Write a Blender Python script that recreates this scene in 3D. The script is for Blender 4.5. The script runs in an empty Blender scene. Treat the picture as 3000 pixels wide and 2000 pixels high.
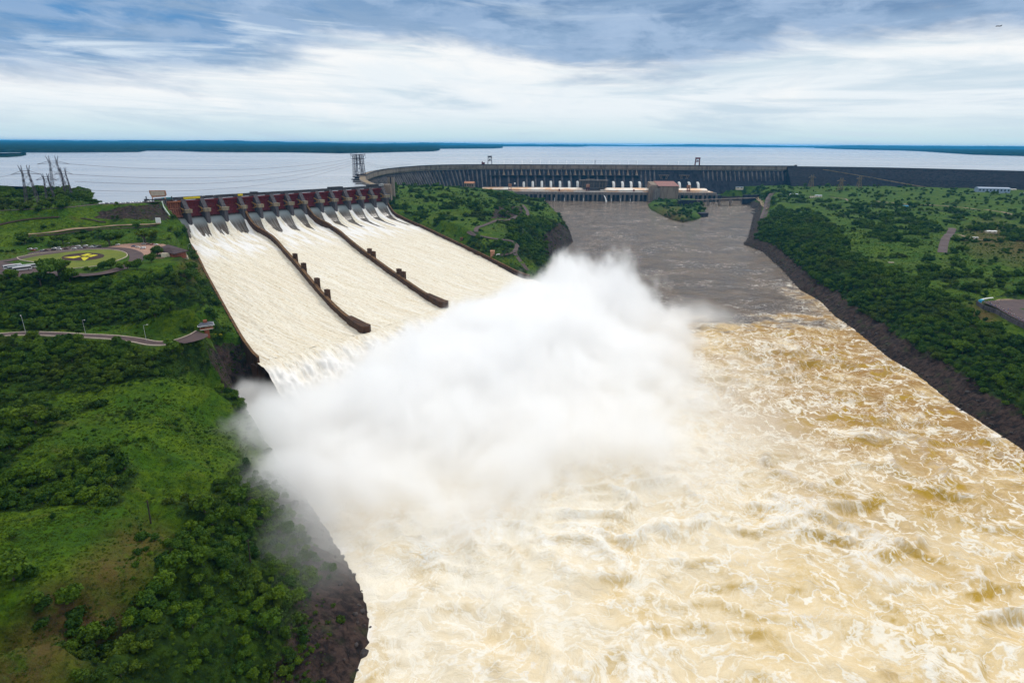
import bpy, bmesh, math, random
import numpy as np
from mathutils import Vector, Matrix
R = math.radians
rng = np.random.default_rng(7); random.seed(7)
sc = bpy.context.scene
col = sc.collection

# ---------------------------------------------------------------- camera
CAMH = 195.0; FPX = 1700.0; PITCH = math.atan(579 / FPX); ROLL = R(0.38)
cam_d = bpy.data.cameras.new('camera'); cam = bpy.data.objects.new('camera', cam_d); col.objects.link(cam)
cam_d.sensor_width = 36; cam_d.lens = FPX / 3000 * 36; cam_d.clip_start = 1; cam_d.clip_end = 200000
cam.location = (0, 0, CAMH)
cam.rotation_mode = 'QUATERNION'
cam.rotation_quaternion = (Matrix.Rotation(math.pi / 2 - PITCH, 4, 'X') @ Matrix.Rotation(ROLL, 4, 'Z')).to_quaternion()
sc.camera = cam
_c, _s = math.cos(ROLL), math.sin(ROLL); _cp, _sp = math.cos(PITCH), math.sin(PITCH)

def ray(x, y):
    u = (x - 1500) / FPX; v = -(y - 1000) / FPX
    u, v = u * _c - v * _s, u * _s + v * _c
    return np.array([u, _cp + v * _sp, -_sp + v * _cp])

def at(x, y, z=0.0):
    d = ray(x, y); t = (z - CAMH) / d[2]
    return Vector((d[0] * t, d[1] * t, z))

def proj(P):
    P = np.asarray(P, float); x = P[..., 0]; y = P[..., 1]; z = P[..., 2] - CAMH
    dep = y * _cp - z * _sp; up = y * _sp + z * _cp
    dep = np.where(dep < 1, 1, dep)
    u = x / dep; v = up / dep
    u, v = u * _c + v * _s, -u * _s + v * _c
    return 1500 + u * FPX, 1000 - v * FPX

# ---------------------------------------------------------------- world
SUN_EL, SUN_AZ = 48.0, 25.0     # azimuth measured from +Y towards +X
sc.view_settings.view_transform = 'Standard'; sc.view_settings.look = 'None'
sc.view_settings.exposure = 0.08; sc.view_settings.gamma = 1
sc.render.engine = 'CYCLES'
cy = sc.cycles
cy.use_denoising = True
try: cy.denoiser = 'OPENIMAGEDENOISE'
except Exception: pass
cy.max_bounces = 36; cy.volume_bounces = 36; cy.diffuse_bounces = 3; cy.glossy_bounces = 3
cy.transparent_max_bounces = 8; cy.transmission_bounces = 2
cy.volume_step_rate = 2.0; cy.volume_max_steps = 256
cy.use_adaptive_sampling = True; cy.adaptive_threshold = 0.02
cy.caustics_reflective = False; cy.caustics_refractive = False

class NT:
    """small helper for node trees"""
    def __init__(s, tree): s.t = tree; s.n = tree.nodes; s.l = tree.links
    def new(s, typ, **kw):
        n = s.n.new(typ)
        for k, v in kw.items(): setattr(n, k, v)
        return n
    def put(s, sock, v):
        if isinstance(v, bpy.types.NodeSocket): s.l.new(v, sock)
        elif v is not None:
            if hasattr(sock, 'default_value') and not isinstance(v, (int, float)) and len(v) == 3 and len(sock.default_value) == 4: v = (*v, 1)
            sock.default_value = v
    def math(s, op, a, b=None, c=None, clamp=False):
        n = s.new('ShaderNodeMath', operation=op); n.use_clamp = clamp
        s.put(n.inputs[0], a)
        if b is not None: s.put(n.inputs[1], b)
        if c is not None: s.put(n.inputs[2], c)
        return n.outputs[0]
    def vmath(s, op, a, b=None, scale=None):
        n = s.new('ShaderNodeVectorMath', operation=op); s.put(n.inputs[0], a)
        if b is not None: s.put(n.inputs[1], b)
        if scale is not None: s.put(n.inputs['Scale'], scale)
        return n.outputs['Value'] if op in ('LENGTH', 'DOT_PRODUCT', 'DISTANCE') else n.outputs[0]
    def mix(s, f, a, b, blend='MIX'):
        n = s.new('ShaderNodeMix', data_type='RGBA', blend_type=blend)
        s.put(n.inputs[0], f); s.put(n.inputs[6], a); s.put(n.inputs[7], b); return n.outputs[2]
    def noise(s, vec, scale, detail=4, rough=0.5, dist=0.0, typ='FBM'):
        n = s.new('ShaderNodeTexNoise'); n.noise_type = typ
        s.put(n.inputs['Vector'], vec); s.put(n.inputs['Scale'], scale); s.put(n.inputs['Detail'], detail)
        s.put(n.inputs['Roughness'], rough); s.put(n.inputs['Distortion'], dist); return n.outputs[0]
    def map(s, v, a, b, c=0.0, d=1.0, smooth=True):
        n = s.new('ShaderNodeMapRange'); n.interpolation_type = 'SMOOTHSTEP' if smooth else 'LINEAR'
        s.put(n.inputs[0], v); s.put(n.inputs[1], a); s.put(n.inputs[2], b); s.put(n.inputs[3], c); s.put(n.inputs[4], d); return n.outputs[0]
    def xyz(s, v):
        n = s.new('ShaderNodeSeparateXYZ'); s.put(n.inputs[0], v); return n.outputs
    def comb(s, x, y, z=0.0):
        n = s.new('ShaderNodeCombineXYZ'); s.put(n.inputs[0], x); s.put(n.inputs[1], y); s.put(n.inputs[2], z); return n.outputs[0]
    def ramp(s, f, stops, interp='LINEAR'):
        n = s.new('ShaderNodeValToRGB'); n.color_ramp.interpolation = interp; e = n.color_ramp.elements
        while len(e) < len(stops): e.new(0.5)
        for k, (p, c) in enumerate(stops):
            e[k].position = p; e[k].color = (*c, 1) if len(c) == 3 else c
        s.put(n.inputs[0], f); return n.outputs[0]

w = bpy.data.worlds.new('World'); sc.world = w; w.use_nodes = True
T = NT(w.node_tree); T.n.clear()
out = T.new('ShaderNodeOutputWorld'); bg = T.new('ShaderNodeBackground'); T.l.new(bg.outputs[0], out.inputs[0])
sky = T.new('ShaderNodeTexSky', sky_type='NISHITA'); sky.sun_disc = False
sky.sun_elevation = R(SUN_EL); sky.sun_rotation = R(SUN_AZ)
geo = T.new('ShaderNodeTexCoord'); D = geo.outputs['Generated']
x, y, z = T.xyz(D)
el = T.math('MULTIPLY', T.math('ARCSINE', z), 57.2958)            # degrees above the horizon
az = T.math('MULTIPLY', T.math('ARCTAN2', x, y), 57.2958)         # degrees from +Y
skyc = T.mix(1.0, sky.outputs[0], (0.1, 0.1, 0.1), 'MULTIPLY')
# cloud field in bearing / elevation, streaks lying along the horizon
Q = T.comb(T.math('MULTIPLY', az, 0.046), T.math('ADD', T.math('MULTIPLY', el, 0.15), T.math('MULTIPLY', az, 0.005)))
def off(v, dx, dy, sx=1, sy=1): return T.vmath('MULTIPLY', T.vmath('ADD', v, (dx, dy, 0)), (sx, sy, 1))
nC = T.noise(Q, 1.1, 8, 0.56, 0.7); nD = T.noise(off(Q, 3.7, 9.2), 2.4, 8, 0.62, 0.5)
nS = T.noise(off(Q, 5.1, 2.2, .8, 1.5), 1.8, 7, 0.62, 0.6); nH = T.noise(off(Q, 8.3, 4.4, .8, 2.4), 1.3, 7, 0.6, 0.5)
nB = T.noise(D, 2.2, 5, 0.5, 0.6)
t_az = T.math('DIVIDE', T.math('ADD', az, 45.0), 90.0, clamp=True)
g = lambda v: (v / 14, v / 14, v / 14)
eb = T.math('MULTIPLY', T.ramp(t_az, [(0.0, g(6.0)), (0.14, g(6.0)), (0.26, g(7.0)), (0.33, g(8.8)), (0.42, g(9.4)), (0.50, g(8.2)), (0.57, g(6.6)), (0.68, g(6.5)), (0.78, g(8.0)), (0.88, g(8.4)), (1.0, g(7.0))], 'EASE'), 14.0)
deck = T.map(T.math('ADD', T.math('SUBTRACT', el, eb), T.math('ADD', T.math('MULTIPLY', T.math('SUBTRACT', nC, 0.5), 7.0), T.math('MULTIPLY', T.math('SUBTRACT', nS, 0.5), 6.0))), -1.9, 0.9)
low = T.mix(T.map(el, 0.0, 3.2), (0.56, 0.73, 0.78), (0.80, 0.86, 0.90))
low = T.mix(T.map(T.math('ADD', nC, T.math('MULTIPLY', T.math('SUBTRACT', el, 5.0), .05)), 0.42, 0.60), low, (0.90, 0.915, 0.92))
low = T.mix(T.map(nH, 0.46, 0.66, 0, 0.8), low, (0.52, 0.65, 0.75))
low = T.mix(T.math('MULTIPLY', T.map(T.noise(off(Q, 1.3, 6.6, .5, 3.2), 1.7, 7, 0.6, 0.4), .5, .68), T.map(el, 6.0, 1.0, .2, .8)), low, (0.60, 0.72, 0.80))
low = T.mix(T.map(nD, 0.50, 0.72, 0, 0.40), low, (0.60, 0.71, 0.80))
blue = T.mix(T.map(az, -35.0, 8.0), (0.050, 0.24, 0.54), (0.105, 0.22, 0.41))
nL = T.noise(off(Q, 2.6, 7.7, 1.0, 1.15), 2.6, 9, 0.62, 0.15)
blue = T.mix(T.map(nS, 0.34, 0.62), blue, (0.23, 0.36, 0.55))
blue = T.mix(T.map(nL, 0.44, 0.62, 0, .65), blue, (0.34, 0.47, 0.67))
blue = T.mix(0.10, blue, skyc)
blue = T.mix(T.map(nD, 0.50, 0.62, 0, 0.55), blue, (0.40, 0.53, 0.72))
blue = T.mix(T.math('MULTIPLY', T.map(nH, 0.54, 0.70, 0, 0.9), T.map(az, 12.0, -30.0, .3, 1.0)), blue, (0.66, 0.76, 0.86))
c1 = T.mix(deck, low, blue)
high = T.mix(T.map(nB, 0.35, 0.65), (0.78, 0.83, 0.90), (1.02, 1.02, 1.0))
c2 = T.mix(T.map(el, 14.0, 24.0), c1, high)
c2 = T.mix(T.map(el, -2.0, -0.3, 1, 0), c2, (0.40, 0.38, 0.33))
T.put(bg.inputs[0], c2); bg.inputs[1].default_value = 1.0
sun_d = bpy.data.lights.new('sun', 'SUN'); sun = bpy.data.objects.new('sun', sun_d); col.objects.link(sun)
sun_d.energy = 1.5; sun_d.angle = R(12); sun_d.color = (1.0, 0.95, 0.88)
sd = Vector((math.sin(R(SUN_AZ)) * math.cos(R(SUN_EL)), math.cos(R(SUN_AZ)) * math.cos(R(SUN_EL)), math.sin(R(SUN_EL))))
sun.rotation_mode = 'QUATERNION'; sun.rotation_quaternion = sd.to_track_quat('Z', 'Y'); sun.location = (0, 0, 600)

# ---------------------------------------------------------------- noise in numpy
_perm = rng.permutation(512).astype(np.int64); _grad = rng.random((512,)) * 2 * np.pi
_gx, _gy = np.cos(_grad), np.sin(_grad)
def perlin(x, y, seed=0):
    xi = np.floor(x).astype(np.int64); yi = np.floor(y).astype(np.int64); xf = x - xi; yf = y - yi
    u = xf ** 3 * (xf * (xf * 6 - 15) + 10); v = yf ** 3 * (yf * (yf * 6 - 15) + 10)
    def gr(ix, iy, dx, dy):
        h = _perm[(_perm[(ix + seed * 37) & 511] + iy) & 511]; return _gx[h] * dx + _gy[h] * dy
    a = gr(xi, yi, xf, yf); b = gr(xi + 1, yi, xf - 1, yf); c = gr(xi, yi + 1, xf, yf - 1); d = gr(xi + 1, yi + 1, xf - 1, yf - 1)
    return (a * (1 - u) + b * u) * (1 - v) + (c * (1 - u) + d * u) * v
def fbm(x, y, oct=4, seed=0, gain=0.5):
    s = 0; a = 1.0
    for k in range(oct): s = s + a * perlin(x * 2 ** k + k * 13.7, y * 2 ** k + k * 7.1, seed + k); a *= gain
    return s
def ridged(x, y, oct=4, seed=0):
    s = 0; a = 1.0
    for k in range(oct): s = s + a * (1 - np.abs(perlin(x * 2 ** k + k * 5.3, y * 2 ** k + k * 9.1, seed + k)) * 2.2); a *= 0.5
    return s
def sstep(x, a, b):
    t = np.clip((x - a) / (b - a), 0, 1); return t * t * (3 - 2 * t)

# ---------------------------------------------------------------- object helpers
def tag(o, label=None, cat=None, group=None, kind=None):
    if label: o['label'] = label
    if cat: o['category'] = cat
    if group: o['group'] = group
    if kind: o['kind'] = kind
    return o
def thing(name, label, cat, loc=(0, 0, 0), rz=0.0, group=None):
    o = bpy.data.objects.new(name, None); col.objects.link(o); o.location = loc; o.rotation_euler = (0, 0, rz)
    o.empty_display_size = 0.5
    return tag(o, label, cat, group)
def copy_tree(o, parent=None):
    c = o.copy(); col.objects.link(c); c.parent = parent
    for ch in o.children: copy_tree(ch, c)
    return c

ORD = ['first', 'second', 'third', 'fourth', 'fifth', 'sixth', 'seventh', 'eighth', 'ninth', 'tenth', 'eleventh', 'twelfth', 'thirteenth', 'fourteenth', 'fifteenth', 'sixteenth', 'seventeenth', 'eighteenth', 'nineteenth']
class MB:
    """collects shapes and links them as one mesh object"""
    def __init__(s): s.v = []; s.f = []
    def add(s, vs, fs):
        k = len(s.v); s.v += [tuple(p) for p in vs]; s.f += [tuple(i + k for i in f) for f in fs]; return s
    def box(s, x0, x1, y0, y1, z0, z1, M=None, bev=0.0):
        vs = [Vector(p) for p in ((x0, y0, z0), (x1, y0, z0), (x1, y1, z0), (x0, y1, z0), (x0, y0, z1), (x1, y0, z1), (x1, y1, z1), (x0, y1, z1))]
        if M: vs = [M @ p for p in vs]
        return s.add(vs, [(3, 2, 1, 0), (4, 5, 6, 7), (0, 1, 5, 4), (1, 2, 6, 5), (2, 3, 7, 6), (3, 0, 4, 7)])
    def prism(s, pts, z0, z1, M=None, top=None):
        n = len(pts); top = top or pts
        vs = [Vector((p[0], p[1], z0)) for p in pts] + [Vector((p[0], p[1], z1)) for p in top]
        if M: vs = [M @ p for p in vs]
        return s.add(vs, [tuple(range(n - 1, -1, -1)), tuple(range(n, 2 * n))] + [(i, (i + 1) % n, n + (i + 1) % n, n + i) for i in range(n)])
    def profile(s, pts, w0, w1, M=None):
        """pts in (y,z), extruded over x from w0 to w1"""
        n = len(pts); vs = [Vector((w0, p[0], p[1])) for p in pts] + [Vector((w1, p[0], p[1])) for p in pts]
        if M: vs = [M @ p for p in vs]
        return s.add(vs, [tuple(range(n)), tuple(range(2 * n - 1, n - 1, -1))] + [(i, n + i, n + (i + 1) % n, (i + 1) % n) for i in range(n)])
    def bar(s, a, b, r, n=4, r2=None):
        a = Vector(a); b = Vector(b); d = (b - a)
        if d.length < 1e-6: return s
        q = d.to_track_quat('Z', 'Y').to_matrix(); r2 = r if r2 is None else r2; vs = []
        for P_, rr in ((a, r), (b, r2)):
            for k in range(n):
                t = 2 * math.pi * (k + .5) / n; vs.append(P_ + q @ Vector((math.cos(t) * rr, math.sin(t) * rr, 0)))
        return s.add(vs, [tuple(range(n - 1, -1, -1)), tuple(range(n, 2 * n))] + [(i, (i + 1) % n, n + (i + 1) % n, n + i) for i in range(n)])
    def lathe(s, prof, n=12, c=(0, 0, 0)):
        vs = []; fs = []
        for r_, z_ in prof:
            for k in range(n):
                t = 2 * math.pi * k / n; vs.append((c[0] + r_ * math.cos(t), c[1] + r_ * math.sin(t), c[2] + z_))
        for j in range(len(prof) - 1):
            for k in range(n): fs.append((j * n + k, j * n + (k + 1) % n, (j + 1) * n + (k + 1) % n, (j + 1) * n + k))
        fs.append(tuple(range(n - 1, -1, -1))); fs.append(tuple(range((len(prof) - 1) * n, len(prof) * n)))
        return s.add(vs, fs)
    def wall(s, line, thick, zt, zb):
        """wall of given thickness along a polyline of (x,y); zt,zb per vertex"""
        n = len(line); L = [Vector((p[0], p[1])) for p in line]; nr = []
        for i in range(n):
            d = (L[min(i + 1, n - 1)] - L[max(i - 1, 0)]).normalized(); nr.append(Vector((-d.y, d.x)))
        vs = []
        for i in range(n):
            for sg, zz in ((-1, zb), (1, zb), (1, zt), (-1, zt)):
                p = L[i] + nr[i] * sg * thick / 2; vs.append((p.x, p.y, zz[i]))
        fs = [(3, 2, 1, 0), tuple(4 * (n - 1) + k for k in range(4))]
        for i in range(n - 1):
            for k in range(4): fs.append((4 * i + k, 4 * i + (k + 1) % 4, 4 * i + 4 + (k + 1) % 4, 4 * i + 4 + k))
        return s.add(vs, fs)
    def build(s, name, mat, parent=None, smooth=False, bevel=0.0):
        me = bpy.data.meshes.new(name); me.from_pydata(s.v, [], s.f)
        bm = bmesh.new(); bm.from_mesh(me); bmesh.ops.recalc_face_normals(bm, faces=bm.faces); bm.to_mesh(me); bm.free()
        if mat: me.materials.append(mat)
        if smooth: me.polygons.foreach_set('use_smooth', [True] * len(me.polygons))
        o = bpy.data.objects.new(name, me); col.objects.link(o); o.parent = parent
        if bevel:
            m = o.modifiers.new('bevel', 'BEVEL'); m.width = bevel; m.segments = 1; m.limit_method = 'ANGLE'
        return o

def np_mesh(name, V, F, mat, attrs=None, smooth=True, kind=None, parent=None):
    me = bpy.data.meshes.new(name); V = np.asarray(V, np.float32); F = np.asarray(F, np.int32)
    me.vertices.add(len(V)); me.vertices.foreach_set('co', V.ravel())
    k = F.shape[1]; me.loops.add(F.size); me.loops.foreach_set('vertex_index', F.ravel())
    me.polygons.add(len(F)); me.polygons.foreach_set('loop_start', np.arange(0, F.size, k, dtype=np.int32))
    me.update(calc_edges=True)
    if smooth: me.polygons.foreach_set('use_smooth', np.ones(len(F), bool))
    for nm, a in (attrs or {}).items():
        a = np.asarray(a, np.float32)
        if a.ndim == 1:
            at_ = me.attributes.new(nm, 'FLOAT', 'POINT'); at_.data.foreach_set('value', a)
        else:
            at_ = me.attributes.new(nm, 'FLOAT_VECTOR', 'POINT'); at_.data.foreach_set('vector', a.ravel())
    me.materials.append(mat); me.update()
    o = bpy.data.objects.new(name, me); col.objects.link(o); o.parent = parent
    if kind: o['kind'] = kind
    return o
def grid_faces(ni, nj, mask=None):
    i, j = np.meshgrid(np.arange(ni - 1), np.arange(nj - 1), indexing='ij')
    a = i * nj + j; F = np.stack([a, a + nj, a + nj + 1, a + 1], -1)
    if mask is not None: F = F[mask]
    return F.reshape(-1, 4)

# ---------------------------------------------------------------- materials
def mat_new(name):
    m = bpy.data.materials.new(name); m.use_nodes = True; t = NT(m.node_tree); t.n.clear()
    o = t.new('ShaderNodeOutputMaterial'); b = t.new('ShaderNodeBsdfPrincipled'); t.l.new(b.outputs[0], o.inputs[0])
    return m, t, b, o
def simple(name, c, rough=0.7, var=0.15, scale=0.3, metal=0.0, spec=0.3, bump=0.0, c2=None, thr=(0.4, 0.65)):
    m, t, b, o = mat_new(name); pos = t.new('ShaderNodeNewGeometry').outputs['Position']
    n = t.noise(pos, scale, 5, 0.6)
    c2 = c2 or tuple(v * (1 - 2.2 * var) for v in c)
    cc = t.mix(t.map(n, *thr), c, c2); t.put(b.inputs['Base Color'], cc)
    b.inputs['Roughness'].default_value = rough; b.inputs['Metallic'].default_value = metal; b.inputs['Specular IOR Level'].default_value = spec
    if bump:
        bp = t.new('ShaderNodeBump'); t.put(bp.inputs['Height'], n); bp.inputs['Strength'].default_value = bump; bp.inputs['Distance'].default_value = 1.0
        t.l.new(bp.outputs[0], b.inputs['Normal'])
    return m
def streaked(name, c, c2, vs=(0.35, 0.35, 0.04), amt=0.75, rough=0.85, fine=0.6):
    """weathered concrete: dark vertical runs"""
    m, t, b, o = mat_new(name); pos = t.new('ShaderNodeNewGeometry').outputs['Position']
    n1 = t.noise(t.vmath('MULTIPLY', pos, vs), 1.0, 5, 0.6, 0.2); n2 = t.noise(pos, fine, 5, 0.65)
    cc = t.mix(t.map(n1, 0.42, 0.68, 0, amt), c, c2); cc = t.mix(t.map(n2, 0.45, 0.75, 0, 0.5), cc, tuple(v * 0.55 for v in c))
    t.put(b.inputs['Base Color'], cc); b.inputs['Roughness'].default_value = rough; b.inputs['Specular IOR Level'].default_value = 0.2
    bp = t.new('ShaderNodeBump'); t.put(bp.inputs['Height'], n2); bp.inputs['Strength'].default_value = 0.25; t.l.new(bp.outputs[0], b.inputs['Normal'])
    return m
M = {}
M['concrete'] = streaked('concrete', (0.22, 0.19, 0.17), (0.05, 0.042, 0.048))
M['rib'] = streaked('buttress_concrete', (0.17, 0.15, 0.15), (0.03, 0.026, 0.034), (.1, .1, .03), .9)
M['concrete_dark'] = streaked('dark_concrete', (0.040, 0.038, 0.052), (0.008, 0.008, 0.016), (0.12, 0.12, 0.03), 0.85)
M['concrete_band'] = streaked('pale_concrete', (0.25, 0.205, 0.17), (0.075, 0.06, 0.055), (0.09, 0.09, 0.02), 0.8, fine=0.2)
M['concrete_tan'] = streaked('tan_concrete', (0.27, 0.21, 0.16), (0.14, 0.09, 0.07), (0.14, 0.14, 0.02), 0.8)
M['pier'] = streaked('pier_concrete', (0.105, 0.092, 0.098), (0.022, 0.019, 0.025), (0.5, 0.5, 0.06), 0.8)
M['pier_cap'] = streaked('pier_cap', (0.30, 0.25, 0.17), (0.10, 0.08, 0.06))
M['wall_rust'] = streaked('rusty_wall', (0.075, 0.036, 0.018), (0.02, 0.012, 0.01), (0.2, 0.2, 0.1), 0.8)
M['wall_cap'] = simple('ochre_wall_cap', (0.15, 0.075, 0.026), 0.85, 0.25, 0.25)
M['gate'] = simple('red_gate_paint', (0.165, 0.010, 0.013), 0.55, 0.22, 0.4)
M['gate_rib'] = simple('red_rib_paint', (0.20, 0.022, 0.018), 0.55, 0.2, 0.5)
M['gate_old'] = simple('faded_gate_paint', (0.30, 0.085, 0.045), 0.6, 0.25, 0.4)
M['gate_old_rib'] = simple('faded_rib_paint', (0.52, 0.20, 0.10), 0.6, 0.2, 0.5)
M['arm'] = simple('yellow_brown_steel', (0.42, 0.22, 0.05), 0.55, 0.2, 0.5)
M['dark_steel'] = simple('dark_steel', (0.05, 0.045, 0.05), 0.6, 0.2, 0.6)
M['steel'] = simple('galvanised_steel', (0.13, 0.13, 0.15), 0.5, 0.15, 0.4)
M['pylon'] = simple('pylon_steel', (0.10, 0.08, 0.10), 0.6, 0.2, 0.3)
M['white'] = simple('white_paint', (0.80, 0.80, 0.78), 0.5, 0.05, 0.5)
M['roofband'] = simple('pale_roof', (0.80, 0.74, 0.66), 0.6, 0.05, 0.02, c2=(0.75, 0.45, 0.25), thr=(0.42, 0.6))
M['orange_roof'] = simple('orange_roof', (0.55, 0.25, 0.14), 0.7, 0.1, 0.2)
M['rust_roof'] = simple('rust_roof', (0.28, 0.10, 0.08), 0.7, 0.2, 0.3)
M['red_crane'] = simple('red_crane_paint', (0.16, 0.03, 0.03), 0.6, 0.2, 0.5)
M['tan_panel'] = simple('tan_panel', (0.50, 0.24, 0.14), 0.6, 0.2, 0.4)
M['yellow'] = simple('yellow_paint', (0.70, 0.55, 0.02), 0.6, 0.1, 0.5)
M['yellow_flower'] = simple('yellow_flowers', (0.52, 0.47, 0.01), 0.8, 0.05, 1.5)
M['soil'] = simple('dark_soil', (0.045, 0.02, 0.018), 0.95, 0.2, 0.4)
M['asphalt'] = simple('asphalt', (0.085, 0.055, 0.055), 0.85, 0.12, 0.15, c2=(0.06, 0.04, 0.042))
M['kerb'] = simple('kerb_concrete', (0.50, 0.42, 0.34), 0.8, 0.1, 0.5)
M['paving'] = simple('pink_paving', (0.36, 0.21, 0.155), 0.8, 0.12, 0.4)
M['path'] = simple('pale_earth', (0.27, 0.20, 0.12), 0.9, 0.2, 0.1)
M['roof_dark'] = simple('dark_tile_roof', (0.060, 0.036, 0.040), 0.8, 0.2, 0.5)
M['slate'] = simple('slate_roof', (0.10, 0.11, 0.14), 0.7, 0.15, 0.8)
M['brick'] = simple('red_brick', (0.30, 0.09, 0.05), 0.8, 0.2, 1.0)
M['cream'] = simple('cream_wall', (0.70, 0.62, 0.48), 0.7, 0.08, 0.8)
M['glass'] = simple('dark_glass', (0.02, 0.025, 0.03), 0.12, 0.05, 1.0, spec=0.6)
M['tyre'] = simple('tyre_rubber', (0.02, 0.02, 0.02), 0.85, 0.1, 2)
M['teal'] = simple('teal_paint', (0.02, 0.28, 0.33), 0.5, 0.15, 0.6)
M['bluewhite'] = simple('blue_white_cladding', (0.30, 0.38, 0.50), 0.5, 0.05, 0.3)
M['blue'] = simple('blue_tarp', (0.03, 0.35, 0.60), 0.6, 0.1, 0.6)
M['pole'] = simple('weathered_pole', (0.05, 0.04, 0.035), 0.9, 0.2, 0.5)
M['lamp'] = simple('lamp_post_paint', (0.55, 0.56, 0.56), 0.5, 0.1, 0.5)
M['rail'] = simple('rail_paint', (0.50, 0.62, 0.52), 0.6, 0.1, 0.5)
for nm, c in (('car_white', (0.72, 0.72, 0.72)), ('car_silver', (0.42, 0.44, 0.47)), ('car_red', (0.28, 0.03, 0.03)), ('car_black', (0.03, 0.03, 0.035)), ('car_blue', (0.06, 0.10, 0.22)), ('car_brown', (0.10, 0.05, 0.05))):
    M[nm] = simple(nm + '_paint', c, 0.25, 0.03, 0.5, spec=0.5)
# ---------------------------------------------------------------- plan of the place
RES_Z = 115.0; CREST_Z = 120.0
O2 = np.array([-473.9, 802.7]); N2 = np.array([.759, -.651]); T2 = np.array([.651, .759])   # spillway axes: downstream, along the gates
def sp(d, u): return O2 + N2 * d + T2 * u
WD = [-6, 0, 5, 10, 15, 20, 26, 35, 50, 70, 130, 250, 380, 400, 460]; WZ = [95, 94, 91, 87, 82, 77, 72, 68, 65.5, 62.5, 54.5, 42, 29, 28, 28]
def zw(d): return np.interp(d, WD, WZ)
WALLS = {  # (d,u) of the four long walls
 'L': [(-8, 1), (7, 9), (19, 10.5), (31, 9), (66, 2), (120, -12), (176, -29), (285, -60), (374, -85), (447, -105)],
 'A': [(-8, 105.5), (18, 106), (40, 110), (64, 111.5), (100, 103), (138, 91), (209, 69), (335, 27.5), (417, 5), (445, 0)],
 'B': [(-8, 204), (17, 207), (30, 214), (47, 219), (90, 211), (183, 180), (302, 145), (386, 122), (435, 108)],
 'R': [(-8, 367), (25, 366), (50, 368), (124, 358), (284, 317), (375, 290), (415, 277)]}
def wall_u(k, d):
    L = WALLS[k]; return np.interp(d, [p[0] for p in L], [p[1] for p in L])

def pip(X, Y, poly):
    X = np.asarray(X, float); ins = np.zeros(X.shape, bool); n = len(poly)
    for i in range(n):
        x0, y0 = poly[i][:2]; x1, y1 = poly[(i + 1) % n][:2]
        if y0 == y1: continue
        c = ((y0 > Y) != (y1 > Y)) & (X < (x1 - x0) * (Y - y0) / (y1 - y0) + x0); ins ^= c
    return ins
def seg_dist(X, Y, poly, closed=True):
    d = np.full(np.shape(X), 1e9); n = len(poly)
    for i in range(n if closed else n - 1):
        x0, y0 = poly[i][:2]; x1, y1 = poly[(i + 1) % n][:2]; ex, ey = x1 - x0, y1 - y0; L = ex * ex + ey * ey + 1e-9
        t = np.clip(((X - x0) * ex + (Y - y0) * ey) / L, 0, 1); d = np.minimum(d, np.hypot(X - x0 - t * ex, Y - y0 - t * ey))
    return d
def wpts(L, z=0.0): return [tuple(at(x, y, z))[:2] for x, y in L]

lipL = tuple(sp(447, -105)); lipA = tuple(sp(445, 0)); lipB = tuple(sp(435, 108)); lipR = tuple(sp(415, 277))
RIVER = [(-150, -200), (-60, 60)] + wpts([(1035, 2010), (1052, 1950), (1078, 1880), (1078, 1800), (1055, 1720), (1010, 1640), (960, 1555), (900, 1470), (835, 1385), (765, 1290), (722, 1225), (705, 1165), (735, 1125)]) \
  + [lipL, lipA, lipB, lipR, (60, 800)] + wpts([(1600, 785), (1625, 760), (1655, 732), (1678, 706), (1668, 675), (1655, 655), (1635, 640), (1600, 625), (1560, 610), (1530, 592)]) \
  + [(20, 2300), (640, 2300)] + wpts([(2165, 588), (2215, 612), (2205, 640), (2200, 665), (2190, 700), (2178, 716), (2235, 738), (2290, 788), (2345, 850), (2405, 883), (2445, 925), (2500, 962), (2555, 1008), (2610, 1052), (2680, 1092), (2740, 1140), (2800, 1190), (2880, 1240), (2960, 1292), (3040, 1350)]) + [(330, 200), (330, -200)]
ISLAND = wpts([(1897, 600), (1905, 614), (1935, 630), (1972, 646), (2003, 652), (2045, 643), (2068, 628), (2068, 612), (2045, 600), (2020, 592), (1975, 588), (1920, 590)])
gA = tuple(sp(-14, 0)); gB = tuple(sp(-14, 367))
DAM = [tuple(at(x, y, CREST_Z))[:2] for x, y in ((1063, 516), (1079, 508), (1104, 501), (1155, 493), (1231, 486.7), (1308, 484))] + [tuple(at(1436, 483, CREST_Z))[:2], (385, 2306), (774, 2306), (1082, 2322)]
ROCK = [(1082, 2322), (1385, 2243), (1692, 2005), (2300, 1500), (2900, 1000)]
EMB = [gA] + [tuple(at(x, y, CREST_Z))[:2] for x, y in ((400, 596), (275, 600), (178, 609), (0, 617), (-300, 640))]
def offs(L, k):
    r = []
    for i in range(len(L)):
        a = Vector(L[max(i - 1, 0)]); b = Vector(L[min(i + 1, len(L) - 1)]); d = (b - a).normalized(); r.append((L[i][0] - d.y * k, L[i][1] + d.x * k))
    return r
HEAD = [tuple(at(x, y, RES_Z))[:2] for x, y in ((272, 592), (266, 570), (215, 556), (100, 548), (-100, 540), (-500, 540))]
EMBo = offs(EMB[::-1], -9)[::-1] if False else [(p[0] + 3, p[1] + 11) for p in EMB]
RESV = [EMBo[2]] + HEAD + [(-43000, 3000), (-43000, 43000), (43000, 43000), (43000, 1000), (3000, 1000)] + [(p[0], p[1] + 6) for p in ROCK[::-1]] + [(p[0], p[1] + 5) for p in DAM[::-1][1:-3]] + [(DAM[2][0] - 8, DAM[2][1]), (DAM[1][0] - 8, DAM[1][1]), (DAM[0][0] - 4, DAM[0][1]), gB, gA, EMBo[1]]

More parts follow.
